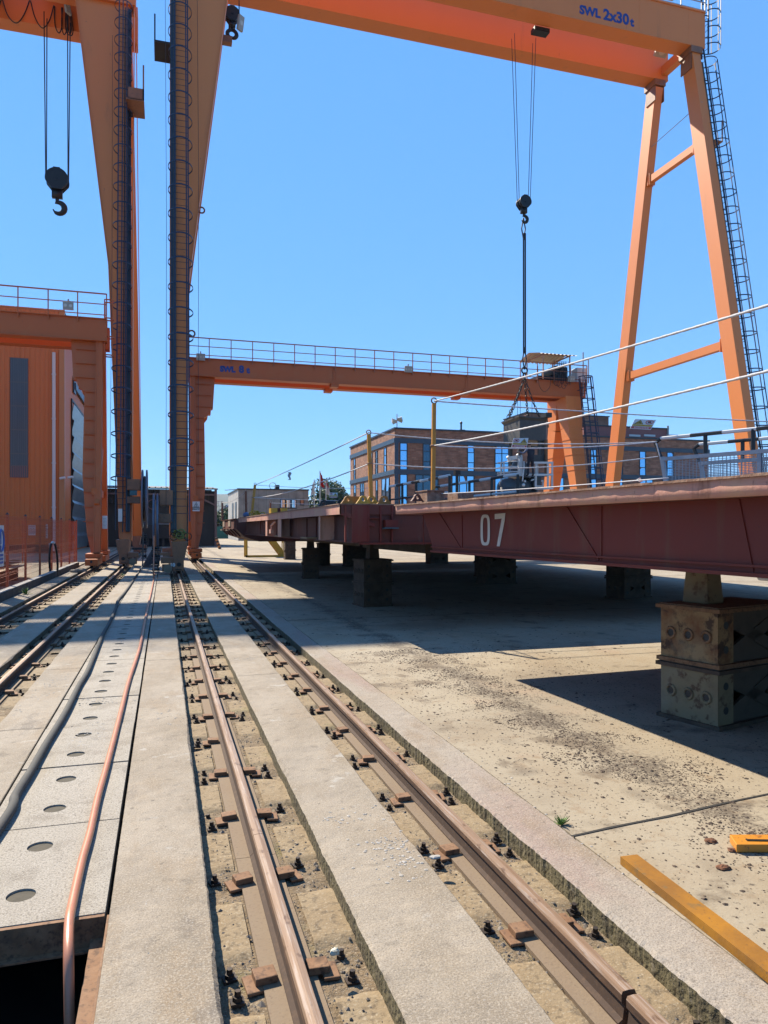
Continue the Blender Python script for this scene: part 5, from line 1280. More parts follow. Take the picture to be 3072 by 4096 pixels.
# ---- guard posts and ropes
def post(name, b0, b1, w, m, label, lugs=()):
    t = thing('guard_post', label, 'guard post', b0, 'guard rope posts on the pontoons')
    q = MB(); q.beam(b0, b1, w, w, (1,0,0)); q.build('shaft', m, t, bevel=.006)
    q = MB()
    d = (Vector(b1)-Vector(b0)).normalized()
    q.ring(Vector(b1) + d*.035, (0,1,0), .035, .009, 12, 5)
    for f in lugs: c = Vector(b0).lerp(Vector(b1), f); q.ring(c, d, w*.78, .010, 14, 5)
    q.build('rope_eye', LIP, t)
    return t
p1b = atY(1732, 1966, 8.6); p1t = atY(1736, 1614, 8.6)
post('p', p1b, p1t, .048, POSTY, 'tall ochre guard post in a rusty socket on pontoon 07', (.52,))
p2b = atY(1484, 1985, Y2+.35); p2t = atY(1475, 1738, Y2+.35)
post('p', p2b, p2t, .058, POSTY, 'ochre guard post behind the yellow pad eyes', (.53,))
p3b = atY(1008, 2052, 25.5); p3t = atY(1020, 1940, 25.5); post('p', p3b, p3t, .08, POSTY, 'leaning ochre guard post in front of the beige building', (.55,))
p4b = atY(985, 2060, 26.4); p4t = atY(983, 1965, 26.4); post('p', p4b, p4t, .08, mat('rust_red_post', (.24,.08,.035), .6), 'upright rust brown guard post left of the leaning one', (.5,))
p5b = atY(890, 2082, 34.0); p5t = atY(889, 2011, 34.0); post('p', p5b, p5t, .09, MATS['rust_red_post'], 'dark guard post at the far tip of the row of pontoons')
p6b = atY(1082, 2048, 22); p6t = atY(1082, 2012, 22); post('p', p6b, p6t, .05, MATS['rust_red_post'], 'short brown guard post before the beige building window')
def rope(a, b, sag, r, label, n=24, m=None):
    r = r*.8
    a = Vector(a); b = Vector(b); L = (b-a).length; pts = []; rr = []
    N = int(min(260, max(n, L*28))) if r > .008 else n
    for i in range(N+1):
        t = i/N; p = a.lerp(b, t) - V(0,0,sag*4*t*(1-t)); pts.append(p); rr.append(r*(1 + (.16*math.sin(i*2.1) if r > .008 else 0)))
    return tag(MB().tube(pts, rr, 6).build('guard_rope', m or ROPE, smooth=True), label, 'rope', 'guard ropes strung between the posts')
off = atX(3250, 1146, 3.2); rope(p1t + V(0,0,.03), atX(3072, 1210, 3.14) + (atX(3072, 1210, 3.14) - p1t)*.35, .03, .0105, 'upper white rope from the pontoon 07 post rising to the right edge')
m1 = p1b.lerp(p1t, .52); rope(m1, atX(3072, 1456, 3.14) + (atX(3072, 1456, 3.14) - m1)*.35, .05, .0105, 'lower white rope from the pontoon 07 post, rising to the right edge')
gA = atY(2628, 1767, 8.75)
rope(p1t + V(0,0,.03), atY(3200, 1692, 8.9), .02, .011, 'rope level to the right from the pontoon 07 post top, carrying a sign')
rope(m1, gA, .06, .011, 'rope from the middle of the post on pontoon 07 to the grey gangway corner')
rope(p2t + V(0,0,.03), atY(2640, 1766, 11.0), .10, .011, 'rope from the top of the post behind the pad eyes to the gangway')
m2 = p2b.lerp(p2t, .53); rope(m2, atY(2645, 1824, 11.0), .14, .011, 'rope from the middle of the post behind the pad eyes to the gangway foot')
rope(p2t + V(0,0,.03), p3t, .03, .013, 'long white rope sloping to the leaning post top, with a rag on it')
rope(m2, p3b.lerp(p3t, .55), .12, .013, 'lower white rope sloping to the middle of the leaning post')
rope(p3t, atY(1480, 1952, 25.5), .05, .010, 'thin rope from the leaning post top across the tree')
rope(p3b.lerp(p3t,.55), atY(1480, 2003, 25.5), .03, .010, 'thin rope from the leaning post middle across the beige building')
rope(p4t, p5t, .12, .012, 'white rope from the upright brown post to the farthest post')
rope(p6t, atY(1500, 2018, 22), .02, .009, 'thin rope level with the beige building window')
rope(atY(1740, 1976, 8.7) , atX(2675, 1912, 3.3), .01, .006, 'thin white wire lying low over the deck edge of pontoon 07')
k_ = atY(2625, 1772, 8.74); rope(k_, k_ + V(.12,-.1,-.62), -.0, .012, 'loose rope end hanging from the gangway corner')
def rope_sign(c4, label, flip, Y):
    """square warning sheet hung on a rope; c4 = its four corners in the photograph (tl, tr, br, bl)"""
    P = [atY(x, y, Y) for x, y in c4]; c = sum(P, V(0,0,0))/4
    P[2].y -= .05; P[3].y -= .05
    t = thing('rope_sign', label, 'warning sign', c, 'warning sheets hung on the ropes')
    nrm = (P[1]-P[0]).cross(P[3]-P[0]).normalized()
    if nrm.y > 0: nrm = -nrm
    q = MB(); q.add([p for p in P] + [p - nrm*.004 for p in P], [(0,1,2,3),(7,6,5,4),(0,4,5,1),(1,5,6,2),(2,6,7,3),(3,7,4,0)]); q.build('sheet', WHITE, t)
    def uv(u, v, o=.003): return P[0].lerp(P[1], u).lerp(P[3].lerp(P[2], u), v) + nrm*o
    def poly(pts, m, nm, o=.003): q = MB(); q.add([uv(u, v, o) for u, v in pts], [tuple(range(len(pts)))]); return q.build(nm, m, t)
    a, b_ = (.06, .50) if not flip else (.52, .96)
    poly([(a, .50), (b_, .50), ((a+b_)/2, .06)], SIGNK, 'hazard_triangle'); poly([(a+.06, .47), (b_-.06, .47), ((a+b_)/2, .12)], SIGNY, 'hazard_triangle', .005)
    q = MB(); mu = (a+b_)/2; q.add([uv(u, v, .007) for u, v in ((mu-.02,.22),(mu+.02,.22),(mu+.06,.36),(mu+.10,.44),(mu+.05,.44),(mu,.36),(mu-.08,.42),(mu-.1,.38),(mu-.03,.31))], [tuple(range(9))]); q.build('falling_figure', SIGNK, t)
    c0, c1 = (.56, .94) if not flip else (.04, .42)
    mu = (c0+c1)/2; n = 20
    q = MB(); o_ = [uv(mu + (c1-c0)/2*math.cos(2*math.pi*k/n), .27+.21*math.sin(2*math.pi*k/n)) for k in range(n)]; i_ = [uv(mu + (c1-c0)/2*.78*math.cos(2*math.pi*k/n), .27+.164*math.sin(2*math.pi*k/n)) for k in range(n)]
    q.add(o_ + i_, [(k, (k+1)%n, n+(k+1)%n, n+k) for k in range(n)]); q.add([uv(mu-.14,.13,.0055), uv(mu-.11,.10,.0055), uv(mu+.14,.41,.0055), uv(mu+.11,.44,.0055)], [(0,1,2,3)]); q.build('prohibition_ring', SIGNR, t)
    poly([(mu-.07,.36),(mu+.05,.36),(mu+.08,.26),(mu+.06,.18),(mu+.01,.16),(mu-.05,.18),(mu-.07,.26)], SIGNK, 'hand_symbol', .004)
    poly([(.03,.54),(.97,.54),(.97,.70),(.03,.70)], SIGNY, 'yellow_band'); poly([(.03,.75),(.97,.75),(.97,.95),(.03,.95)], SIGNR, 'red_band')
    tm_ = text_mb('YÜKSEKTEN DÜŞME TEHLİKESİ', 1, .01, 0); mx = max(p.x for p in tm_.v)
    tm_.v = [uv(.06 + p.x/mx*.88, .665 - p.y*.10, .006) for p in tm_.v]; tm_.build('lettering', SIGNK, t)
    rn_ = random.Random(4); q = MB()
    for v in (.80, .88):
        u = .15
        while u < .85: w_ = rn_.uniform(.04,.12); q.add([uv(u,v,.006),uv(u+w_,v,.006),uv(u+w_,v+.04,.006),uv(u,v+.04,.006)], [(0,1,2,3)]); u += w_+.02
    q.build('small_lettering', WHITE, t)
    return t
rope_sign([(2540,1676),(2625,1680),(2594,1721),(2511,1716)], 'square warning sheet blown aslant on the rope against the sky', False, 8.95)
rope_sign([(2054,1753),(2114,1752),(2100,1794),(2040,1790)], 'square warning sheet hung in front of the dark hooded tank unit', True, 10.6)
rope_sign([(1318,1970),(1350,1971),(1348,1992),(1317,1991)], 'small distant warning sheet hung on ropes against the tree', True, 25.3)
rope_sign([(906,2018),(916,2024),(903,2034),(891,2028)], 'tiny orange and white warning sheet beside the farthest post', False, 33.5)
rope_sign([(2546,1917),(2560,1910),(2558,1927),(2545,1929)], 'little white tag sheet hanging on the low wire at the deck edge', False, 6.0)
q = MB(); a = atY(1158, 1888, 17.5); vs = []; fs = []
for i in range(6):
    z = a.z - .19*i/5; w_ = .032 + .01*math.sin(i*1.3); o = .02*math.sin(i*1.9); vs += [(a.x-w_+o, 17.5+o, z), (a.x+w_+o*.5, 17.5-o, z), (a.x+w_+o*.5, 17.507-o, z), (a.x-w_+o, 17.507+o, z)]
for i in range(5):
    for k in range(4): fs.append((i*4+k, i*4+(k+1)%4, (i+1)*4+(k+1)%4, (i+1)*4+k))
q.add(vs, fs); tag(q.build('rag', mat('grey_rag', (.50,.46,.48), .9)), 'pale rag hanging from the long sloping rope', 'rag')
# ---- gangways with black and white rails
BWS = [SIGNK, WHITE]
def banded(mb, a, b, r, seg=.55, start=0):
    a = Vector(a); b = Vector(b); L = (b-a).length; n = max(1, int(round(L/seg)))
    for i in range(n): mb.tube([a.lerp(b, i/n), a.lerp(b, (i+1)/n)], r, 6, mi=(i+start) % 2)
G1 = thing('gangway', 'grey gangway with mesh sides and black and white handrails at the right edge', 'gangway', (7.2, 8.6, HD))
gp0 = atY(2648, 1828, 8.7); d = V(.516, -1.2, 0).normalized(); nx = V(-d.y, d.x, 0); nx = nx if nx.x > 0 else -nx
gl = 5.2
zt = gp0.z
b = MB(); base0 = V(gp0.x, gp0.y, 0)
def GP(s, o, z): p = base0 + d*s + nx*o; return V(p.x, p.y, z)
for o in (0, 1.1):
    b.beam(GP(0,o,zt-.03), GP(gl,o,zt-.03), .05, .06, (0,0,1)); b.beam(GP(.12,o,HD+.05), GP(gl,o,HD+.05), .05, .06, (0,0,1))
    for s in (0, 1.32, 2.64, 3.96, 5.2): b.beam(GP(s + (.12 if s == 0 else 0),o,HD+.02), GP(s,o,zt), .05, .05, d)
b.build('frame', GALV, G1)
b = MB()
for o in (0, 1.1):
    z = HD+.09
    while z < zt-.07: b.beam(GP(.1,o,z), GP(gl,o,z), .006, .008, (0,0,1)); z += .022
    s = .15
    while s < gl: b.beam(GP(s,o,HD+.06), GP(s,o,zt-.05), .007, .007, d); s += .05
b.build('mesh_side', GALV, G1)
b = MB(); b.add([GP(0,0,HD+.06), GP(gl,0,HD+.06), GP(gl,1.1,HD+.06), GP(0,1.1,HD+.06)], [(0,1,2,3)]); b.build('walkway_plate', GALV, G1)
for o in (0, 1.1):
    b = MB(); zh = zt + .26
    banded(b, GP(-.02,o,zh), GP(gl,o,zh), .026, .42, 1); b.tube([GP(-.02,o,zh), GP(-.10,o,zh-.06), GP(-.02,o,zt)], .03, 6, mi=0)
    for s in (.62, 1.24, 2.2, 3.2): b.tube([GP(s,o,zt), GP(s,o,zh)], .028, 6, mi=0)
    b.build('handrail', BWS, G1)
G2 = thing('gangway', 'pair of black and white pipe handrails on the rusty pontoon', 'gangway', (5.9, 17, HD2))
for xo in (0, 1.25):
    x = 5.92 + xo; b = MB(); ya, yb = 14.8 - xo*.6, 19.2
    zt2 = 2.79
    banded(b, (x, ya, zt2), (x, yb, zt2), .035, .62, 1); banded(b, (x, ya, zt2-.36), (x, yb, zt2-.36), .025, 2.4, 1)
    n = 5
    for i in range(n): y = ya + (yb-ya)*i/(n-1); b.tube([(x, y, HD2), (x, y, zt2)], .035, 6, mi=0)
    b.build('handrail', BWS, G2)
b = MB(); b.box(5.85, 7.25, 14, 19.3, HD2+.004, HD2+.05); b.build('walkway_plate', GALV, G2)
b = MB(); a = atY(1828, 1990, 12.5); c = atY(1834, 1900, 12.5); b.cyl((a.x, 12.5, HD2), (a.x, 12.5, c.z), .03, 8); b.box(a.x-.05, a.x+.05, 12.45, 12.55, c.z, c.z+.08)
tag(b.build('stub_mast', BLACK), 'thin dark stub mast right of the black and white handrails', 'mast')
# ---- yellow access stair
ST = thing('access_stair', 'yellow steel access stair standing beneath the farthest pontoon', 'stair', (5.0, 43.0, 0))
Ys = 42.0
sx = lambda px_: atY(px_, 2200, Ys).x
b = MB(); b.box(sx(983), sx(990), Ys-.05, Ys+.05, 0, 2.2); b.box(sx(983), sx(1135), Ys-.05, Ys+.05, .0, .12); b.box(sx(983), sx(990), Ys+.9, Ys+1, 0, 2.2); b.build('base_frame', YEL, ST)
for yy in (Ys, Ys+.9):
    b = MB(); b.beam((sx(1050), yy, 1.72), (sx(1134), yy, .1), .06, .30, (0,1,0)); b.build('stringer', YEL, ST)
b = MB()
for i in range(7): x = sx(1050) + (sx(1134)-sx(1050))*(i+.5)/7; z = 1.72 - 1.62*(i+.5)/7; b.box(x-.14, x+.14, Ys, Ys+.9, z-.02, z+.02)
b.build('tread', YEL, ST)
b = MB()
for px_ in (1128, 1133): b.tube([(sx(px_), Ys, .1), (sx(px_), Ys, 1.35)], .025, 6)
b.tube([(sx(1133), Ys, 1.3), (sx(1085), Ys, 2.3)], .025, 6); b.tube([(sx(1133), Ys, .8), (sx(1075), Ys, 2.05)], .02, 6); b.build('handrail', YEL, ST)

# ================================================================ HOODED TANK UNIT UNDER THE HOOK, WITH THE WORKER
TY = 34.6
q_ = lambda x, y, dy=0: atY(x, y, TY+dy)
TU = thing('tank_unit', 'dark hooded tank unit with white guard rails, slung on chains from the tall crane', 'tank unit', (q_(2105, 1960).x, TY+1, 0))
hx0, hx1, hc_ = q_(2012, 1700).x, q_(2197, 1700).x, q_(2079, 1700).x
hz0, hz1, ht = q_(2080, 1757).z, q_(2080, 1668).z, q_(2079, 1666).z
yb_ = TY + 3.4
b = MB()   # hood: plan with its corner towards the viewer
pl = [(atY(2014, 1700, TY+2.2).x, TY+2.2), (hc_, TY), (hx1, TY+.35), (atY(2190, 1700, TY+2.8).x, TY+2.8)]
n = 4; vs = [V(x, y, hz0) for x, y in pl] + [V(x, y, hz1-.12) for x, y in pl]; b.add(vs, [(0,1,5,4),(1,2,6,5),(2,3,7,6),(3,0,4,7),(3,2,1,0),(4,5,6,7)])
b.build('hood', HOOD, TU)
b = MB(); cxm, cym = sum(p[0] for p in pl)/4, sum(p[1] for p in pl)/4
ro = [(cxm+(x-cxm)*1.09, cym+(y-cym)*1.09) for x, y in pl]; b.add([V(x, y, hz1-.13) for x, y in pl] + [V(x, y, hz1) for x, y in ro] + [V(x, y, hz1+.06) for x, y in ro], [(0,1,5,4),(1,2,6,5),(2,3,7,6),(3,0,4,7),(4,5,9,8),(5,6,10,9),(6,7,11,10),(7,4,8,11),(8,9,10,11),(3,2,1,0)])
b.build('roof_flange', HOOD, TU)
b = MB(); zt_ = q_(2080, 1838).z
for x, y in ((pl[0][0]+.35, TY+2.0), (hc_+.05, TY+.15), (hx1-.12, TY+.5), (hx1-.35, TY+2.6), (q_(2172,1800).x, TY+.4)): b.box(x-.07, x+.07, y-.07, y+.07, zt_-.1, hz0)
b.box(q_(2140,1830).x, hx1-.05, TY+.3, TY+.5, zt_-.06, q_(2180,1818).z); b.build_each('hood_post', HOOD, TU)
b = MB(); a = q_(2046, 1824); c = q_(2094, 1840); b.beam((q_(2043,1830).x, TY+.4, q_(2043,1832).z), (q_(2093,1824).x, TY+.1, q_(2093,1826).z), .12, .2, (0,1,0))
b.box(q_(2074,1850).x, q_(2087,1850).x, TY-.1, TY+.1, q_(2080,1905).z, q_(2080,1832).z)
b.beam((q_(2030,1826).x, TY, q_(2030,1826).z), (q_(2044,1840).x, TY+.1, q_(2044,1840).z), .12, .13, (0,1,0)); b.beam((q_(2068,1818).x, TY, q_(2068,1818).z), (q_(2084,1836).x, TY+.1, q_(2084,1836).z), .1, .12, (0,1,0))
b.build('davit_beam', WHITE, TU)
b = MB()   # curved guard rail of the balcony and the square ladder frame
x0, x1 = q_(2030,1900).x, q_(2100,1900).x
for yy in (1845, 1866, 1887, 1895):
    z = q_(2060, yy).z; b.tube([V(x0 + (x1-x0)*.5*(1-math.cos(t)), TY+1.2-1.2*math.sin(t), z) for t in [math.pi*k/14*.55 + (0) for k in range(15)]], .03, 5)
for px_ in (2031, 2043): b.tube([(q_(px_,1900).x, TY+.8, q_(px_,1925).z), (q_(px_,1900).x, TY+.8, q_(px_,1842).z)], .04, 5)
for px_ in (2136, 2184, 2201): b.tube([(q_(px_,1900).x, TY-.2, q_(px_,1955).z), (q_(px_,1900).x, TY-.2, q_(px_,1852).z)], .06, 4)
for yy in (1853, 1901, 1955): b.beam((q_(2100 if yy < 1950 else 2134, yy).x, TY-.2, q_(2130,yy).z), (q_(2204,yy).x, TY-.2, q_(2204,yy-1).z), .1, .1, (0,0,1))
for px_ in (2165, 2172): b.tube([(q_(px_,1900).x, TY+.6, q_(px_,1898).z), (q_(px_,1900).x, TY+.6, q_(px_,1845).z)], .05, 5)
b.build('guard_rail', WHITE, TU)
b = MB(); b.cyl((q_(2112,1900).x, TY+1.0, q_(2112,1905).z), (q_(2118,1900).x, TY+1.0, q_(2118,1845).z), .62, 18, .42); b.box(q_(2150,1900).x, q_(2180,1900).x, TY+.4, TY+1.4, q_(2150,1955).z, q_(2150,1905).z); b.build('machine_column', TANK, TU)
b = MB(); rt = .95
for cx_, cy_ in ((q_(2064,1950).x, TY+.9), (q_(2112,1950).x, TY+.95), (q_(2150,1950).x, TY+1.2)):
    zt3 = q_(2064, 1905).z; b.tube([V(cx_, cy_, z) for z in (0, zt3-.55)], .62, 20); b.ball((cx_, cy_, zt3-.55), .62, 20, 10, (1,1,.85))
b.build('pressure_tank', TANK, TU, smooth=True)
b = MB()
for (xa, ya), (xb, yb2) in (((2141,1925),(2141,1945)), ((2172,1925),(2172,1945)), ((2141,1945),(2172,1945)), ((2165,1925),(2173,1923)), ((2124,1922),(2136,1918)), ((2096,1845),(2096,1870)), ((2096,1870),(2090,1925))):
    b.tube([q_(xa, ya, -.3), q_(xb, yb2, -.3)], .035, 5)
b.ball(q_(2094, 1940, -.25), .09, 8, 6); b.box(q_(2088,1930).x, q_(2093,1930).x, TY-.3, TY-.2, q_(2090,1930).z, q_(2090,1922).z); b.build('pipework', WHITE, TU)
b = MB(); b.beam((q_(2192,1760).x, TY+.2, q_(2192,1905).z), (q_(2192,1760).x, TY+.2, q_(2192,1757).z), .13, .13, (1,0,0)); b.build('drive_chain', RUST, TU)
b = MB(); b.box(q_(2185,1660).x, q_(2208,1660).x, TY, TY+.6, q_(2190,1668).z, q_(2190,1650).z); b.build('lifting_clamp', BLACK, TU)
# sling and chains
SL = thing('chain_sling', 'black wire sling with four chain legs between the hook and the hooded unit', 'lifting sling', q_(2098, 1490))
b = MB(); tp = V(q_(2094, 870).x, RCY, q_(2094, 872).z); rg = q_(2098, 1478)
for o in (-.05, .05): b.tube([V(tp.x+o, RCY, tp.z-.9), V(rg.x+o, TY, rg.z+.9)], .045, 6)
for z0_, z1_ in ((tp.z, tp.z-1.1), (rg.z+1.1, rg.z)):
    for o in (-.11, .11): b.tube([V(tp.x if z0_ > 15 else rg.x, TY, z0_), V((tp.x if z0_ > 15 else rg.x)+o, TY, (z0_+z1_)/2), V(tp.x if z1_ > 15 else rg.x, TY, z1_)], .035, 5)
b.cyl(V(tp.x, RCY, tp.z-1.15), V(tp.x, RCY, tp.z-.85), .09, 8); b.cyl(V(rg.x, TY, rg.z+.85), V(rg.x, TY, rg.z+1.15), .09, 8); b.build('wire_sling', WIRE, SL)
b = MB(); b.ring(V(rg.x, TY, rg.z-.05), (0,1,0), .16, .045, 16, 6); b.ring(V(rg.x, TY, rg.z-.30), (1,0,0), .13, .04, 14, 6); b.build('master_ring', BLACK, SL)
ends = [q_(2030, 1670), V(*(q_(2066, 1660).xyz)) + V(0,.8,0), q_(2134, 1664) + V(0,.6,0), q_(2172, 1662) + V(0,.4,0)]
for e in ends:
    b = MB(); s_ = V(rg.x, TY, rg.z-.38); L = (e-s_).length; n = int(L/.17); dr = (e-s_).normalized(); u1 = dr.orthogonal().normalized(); u2 = dr.cross(u1)
    for i in range(n):
        c = s_.lerp(e, (i+.5)/n) - V(0,0,.10*math.sin(math.pi*(i+.5)/n)); u = (u1+u2).normalized() if i % 2 else (u1-u2).normalized()
        b.tube([c + dr*(.115*math.cos(a)) + u*(.055*math.sin(a)) for a in [2*math.pi*k/8 for k in range(8)]], .022, 4, True)
    b.build('chain_leg', BLACK, SL)
# worker in navy, seen from behind, left arm reaching out
def person():
    base = q_(2122, 1868, -.4)      # level of the knees in view; feet on the tank top platform
    zf = base.z - .50
    J = {}
    mb = bpy.data.meshes.new('person'); o = bpy.data.objects.new('person', mb); COL.objects.link(o); o.location = (base.x, base.y, zf)
    W = {'pelvis': (0,0,.93), 'waist': (0,-.02,1.08), 'chest': (-.02,-.03,1.30), 'neck': (-.03,0,1.50), 'head': (-.06,.03,1.60), 'crown': (-.07,.04,1.74),
         'lsh': (-.19,-.01,1.43), 'lel': (-.33,.10,1.22), 'lwr': (-.52,.22,1.27), 'lhand': (-.60,.26,1.29),
         'rsh': (.17,0,1.43), 'rel': (.24,.10,1.17), 'rwr': (.14,.34,1.10), 'rhand': (.10,.42,1.10),
         'lhip': (-.11,0,.88), 'lkn': (-.14,.02,.50), 'lan': (-.15,-.02,.10), 'lto': (-.17,.14,.05), 'rhip': (.11,0,.88), 'rkn': (.14,.05,.50), 'ran': (.15,0,.10), 'rto': (.18,.15,.05)}
    rad = {'pelvis': .17, 'waist': .16, 'chest': .185, 'neck': .06, 'head': .10, 'crown': .085, 'lsh': .085, 'lel': .055, 'lwr': .04, 'lhand': .035, 'rsh': .085, 'rel': .055, 'rwr': .04, 'rhand': .035,
           'lhip': .105, 'lkn': .075, 'lan': .055, 'lto': .045, 'rhip': .105, 'rkn': .075, 'ran': .055, 'rto': .045}
    names = list(W); E = [('pelvis','waist'),('waist','chest'),('chest','neck'),('neck','head'),('head','crown'),('chest','lsh'),('lsh','lel'),('lel','lwr'),('lwr','lhand'),('chest','rsh'),('rsh','rel'),('rel','rwr'),('rwr','rhand'),('pelvis','lhip'),('lhip','lkn'),('lkn','lan'),('lan','lto'),('pelvis','rhip'),('rhip','rkn'),('rkn','ran'),('ran','rto')]
    V_ = [W[k] for k in names]; ed = [(names.index(a), names.index(b)) for a, b in E]; rr = [rad[k] for k in names]
    # fingers
    for hand, dr, up in (('lhand', V(-.86,.45,.05), V(0,0,1)), ('rhand', V(-.35,.92,-.1), V(0,0,1))):
        c = Vector(W[hand]); sd = up
        for i, (off, ln) in enumerate(((.030,.062),(.010,.072),(-.010,.066),(-.028,.05))):
            a = c + sd*off*.9 + dr*.03; k1 = a + dr*ln*.55 - V(0,0,.004); k2 = a + dr*ln - V(0,0,.022)
            s0 = len(V_); V_ += [tuple(k1), tuple(k2)]; rr += [.010, .008]; ed += [(names.index(hand), s0), (s0, s0+1)]
        s0 = len(V_); V_ += [tuple(c + sd*.05 + dr*.01), tuple(c + sd*.065 + dr*.045)]; rr += [.011, .009]; ed += [(names.index(hand), s0), (s0, s0+1)]
    mb.from_pydata(V_, ed, [])
    o.modifiers.new('skin', 'SKIN'); ss = o.modifiers.new('sub', 'SUBSURF'); ss.levels = 1; ss.render_levels = 2
    for i, v in enumerate(mb.skin_vertices[0].data): v.radius = (rr[i], rr[i]*(.8 if i < 3 else 1)); v.use_root = (i == 0)
    bpy.context.view_layer.update(); dg = bpy.context.evaluated_depsgraph_get(); me = bpy.data.meshes.new_from_object(o.evaluated_get(dg))
    o.modifiers.clear(); o.data = me
    for m in (CLOTH, SKIN, SLEEVE): me.materials.append(m)
    for p in me.polygons:
        c = p.center
        if c.z > 1.52 or (c.x < -.50) or (c.y > .34 and c.z > .9): p.material_index = 1
        elif c.x < -.20 and c.z > 1.1: p.material_index = 2
        p.use_smooth = True
    tag(o, 'worker in dark navy clothes with grey blue sleeve, standing below the hood reaching left', 'person')
    q = MB(); q.ball((base.x-.065, base.y+.005, zf+1.70), .115, 12, 8, (.95,1.02,.8)); q.v = [p for p in q.v]
    WLOC[o.name] = Vector((base.x, base.y, zf)); q.build('hair', mat('dark_hair', (.015,.012,.01), .7), o, smooth=True)
    return o
person()
# ================================================================ BUILDINGS AND THE FAR VIEW
# ---- brick office block
BY = 72.5; BX0 = 22.9; BX1 = 62.1; BYE = 91.5; BZ = 12.0
BO = thing('office_building', 'long three storey brown brick office block with slate blue bands behind the cranes', 'building', (BX0, BY, 0))
b = MB(); b.box(BX0, BX1, BY, BYE, -.1, BZ-.05); b.build('brick_wall', BRICK, BO)
b = MB(); b.box(BX0-.12, BX1+.12, BY-.12, BYE+.12, BZ-.049, BZ+.12); b.build('parapet_cap', DARKF, BO)
b = MB()
for z in (atY(1600, 1762, BY).z, atY(1600, 1887, BY).z): b.box(BX0-.10, BX1+.1, BY-.10, BYE, z-.24, z+.24)
b.box(BX0-.06, BX0+.35, BY-.16, BY-.101, 0, atY(1600, 1762, BY).z); b.build_each('floor_band', BANDD, BO)
zT1, zT0 = atY(1600, 1772, BY).z, atY(1600, 1878, BY).z
zM1, zM0 = atY(1600, 1898, BY).z, 4.2 - 1.2
WR = random.Random(21)
def window(face, a0, a1, z0, z1, cols, rows, spandrel=None):
    """tall glazed window let into the wall; face 'y' = front, 'x' = left side"""
    f = MB(); gl = MB(); t_ = .08
    def bx(mb, u0, u1, w0, w1, p0, p1):
        if face == 'y': mb.box(u0, u1, BY-p1, BY-p0, w0, w1)
        else: mb.box(BX0-p1, BX0-p0, u0, u1, w0, w1)
    u0, u1 = sorted((a0, a1))
    for i in range(cols+1): u = u0 + (u1-u0)*i/cols; bx(f, u-t_/2, u+t_/2, z0-.04, z1+.04, .0, .07)
    zs = [z0 + (z1-z0)*r for r in rows]
    for i in range(cols):
        ua, ub = u0 + (u1-u0)*i/cols + t_/2, u0 + (u1-u0)*(i+1)/cols - t_/2
        for z in zs: bx(f, ua, ub, z-t_/2, z+t_/2, .0, .065)
    o = f.build('window', DARKF, BO)
    for i in range(cols):
        ua, ub = u0 + (u1-u0)*i/cols, u0 + (u1-u0)*(i+1)/cols
        for j in range(len(zs)-1):
            # every pane sits a touch out of true, so each mirrors a slightly different bit of the yard and sky
            tx, tz = WR.uniform(-.012, .012), WR.uniform(-.012, .02)
            if face == 'y': gl.add([(ua, BY-.02-tx, zs[j]), (ub, BY-.02+tx, zs[j]), (ub, BY-.02+tx+tz, zs[j+1]), (ua, BY-.02-tx+tz, zs[j+1])], [(0,1,2,3)])
            else: gl.add([(BX0-.02-tx, ub, zs[j]), (BX0-.02+tx, ua, zs[j]), (BX0-.02+tx+tz, ua, zs[j+1]), (BX0-.02-tx+tz, ub, zs[j+1])], [(0,1,2,3)])
    gl.build('pane', GLASSD if WR.random() < .12 else GLASS, o)
fx = lambda px_: atY(px_, 1800, BY).x
for pa, pb, cols in ((1600,1628,1),(1692,1720,1),(1870,1896,1),(1980,2034,2),(2363,2385,1),(2558,2582,1),(2668,2693,1),(2475,2490,1)):
    window('y', fx(pa), fx(pb), zT0, zT1, cols, (0, .33, .72, 1))
for pa, pb, cols in ((1600,1628,1),(1662,1752,3),(1808,1896,3),(1980,2034,2),(2228,2254,1),(2363,2385,1),(2558,2610,2),(2650,2693,1),(2475,2490,1)):
    window('y', fx(pa), fx(pb), zM0, zM1, cols, (0, .45, 1))
for pa, pb in ((1601, 1627), (1810, 1895), (1985, 2030), (2365, 2384), (2560, 2608)): window('y', fx(pa), fx(pb), .6, 2.6, 1, (0, 1))
lx = lambda px_: atX(px_, 1850, BX0).y
for pa, pb in ((1416,1422),(1483,1490),(1503,1511),(1537,1546)): window('x', lx(pa), lx(pb), zT0-.1, zT1-.2, 1, (0, .3, .7, 1))
for pa, pb in ((1416,1424),(1442,1456),(1480,1490),(1504,1511),(1528,1558)): window('x', lx(pa), lx(pb), zM0, zM1-.2, 2 if pb-pa > 12 else 1, (0, .4, 1))
# roof storeys
P1 = atY(2104, 1652, 80.0)
b = MB(); b.box(P1.x, P1.x+11.5, 80, 86, BZ+.121, P1.z); b.build('roof_house', BRICK, BO)
b = MB(); b.box(P1.x-.02, P1.x, 80.02, 86, BZ+.125, P1.z-.3); b.build('roof_house_side', PINKR, BO)
b = MB(); b.box(P1.x-.1, P1.x+11.6, 79.9, 86.1, P1.z+.002, P1.z+.12); b.build('roof_cap', DARKF, BO)
a = atY(2335, 1704, 77); c = atY(2672, 1716, 77)
b = MB(); b.box(a.x, c.x, 77, 88, BZ+.122, (a.z+c.z)/2); b.build('penthouse', PINKR, BO)
b = MB(); b.box(a.x-.1, c.x+.1, 76.9, 88.1, (a.z+c.z)/2+.002, (a.z+c.z)/2+.15); b.build('penthouse_cap', DARKF, BO)
b = MB()
for px_ in (2540, 2600, 2690): p = atY(px_, 1742, 76.9); b.box(p.x-.8, p.x+.8, 76.93, 76.99, p.z-.12, p.z+.12)
b.build_each('vent_strip', WHITE, BO)
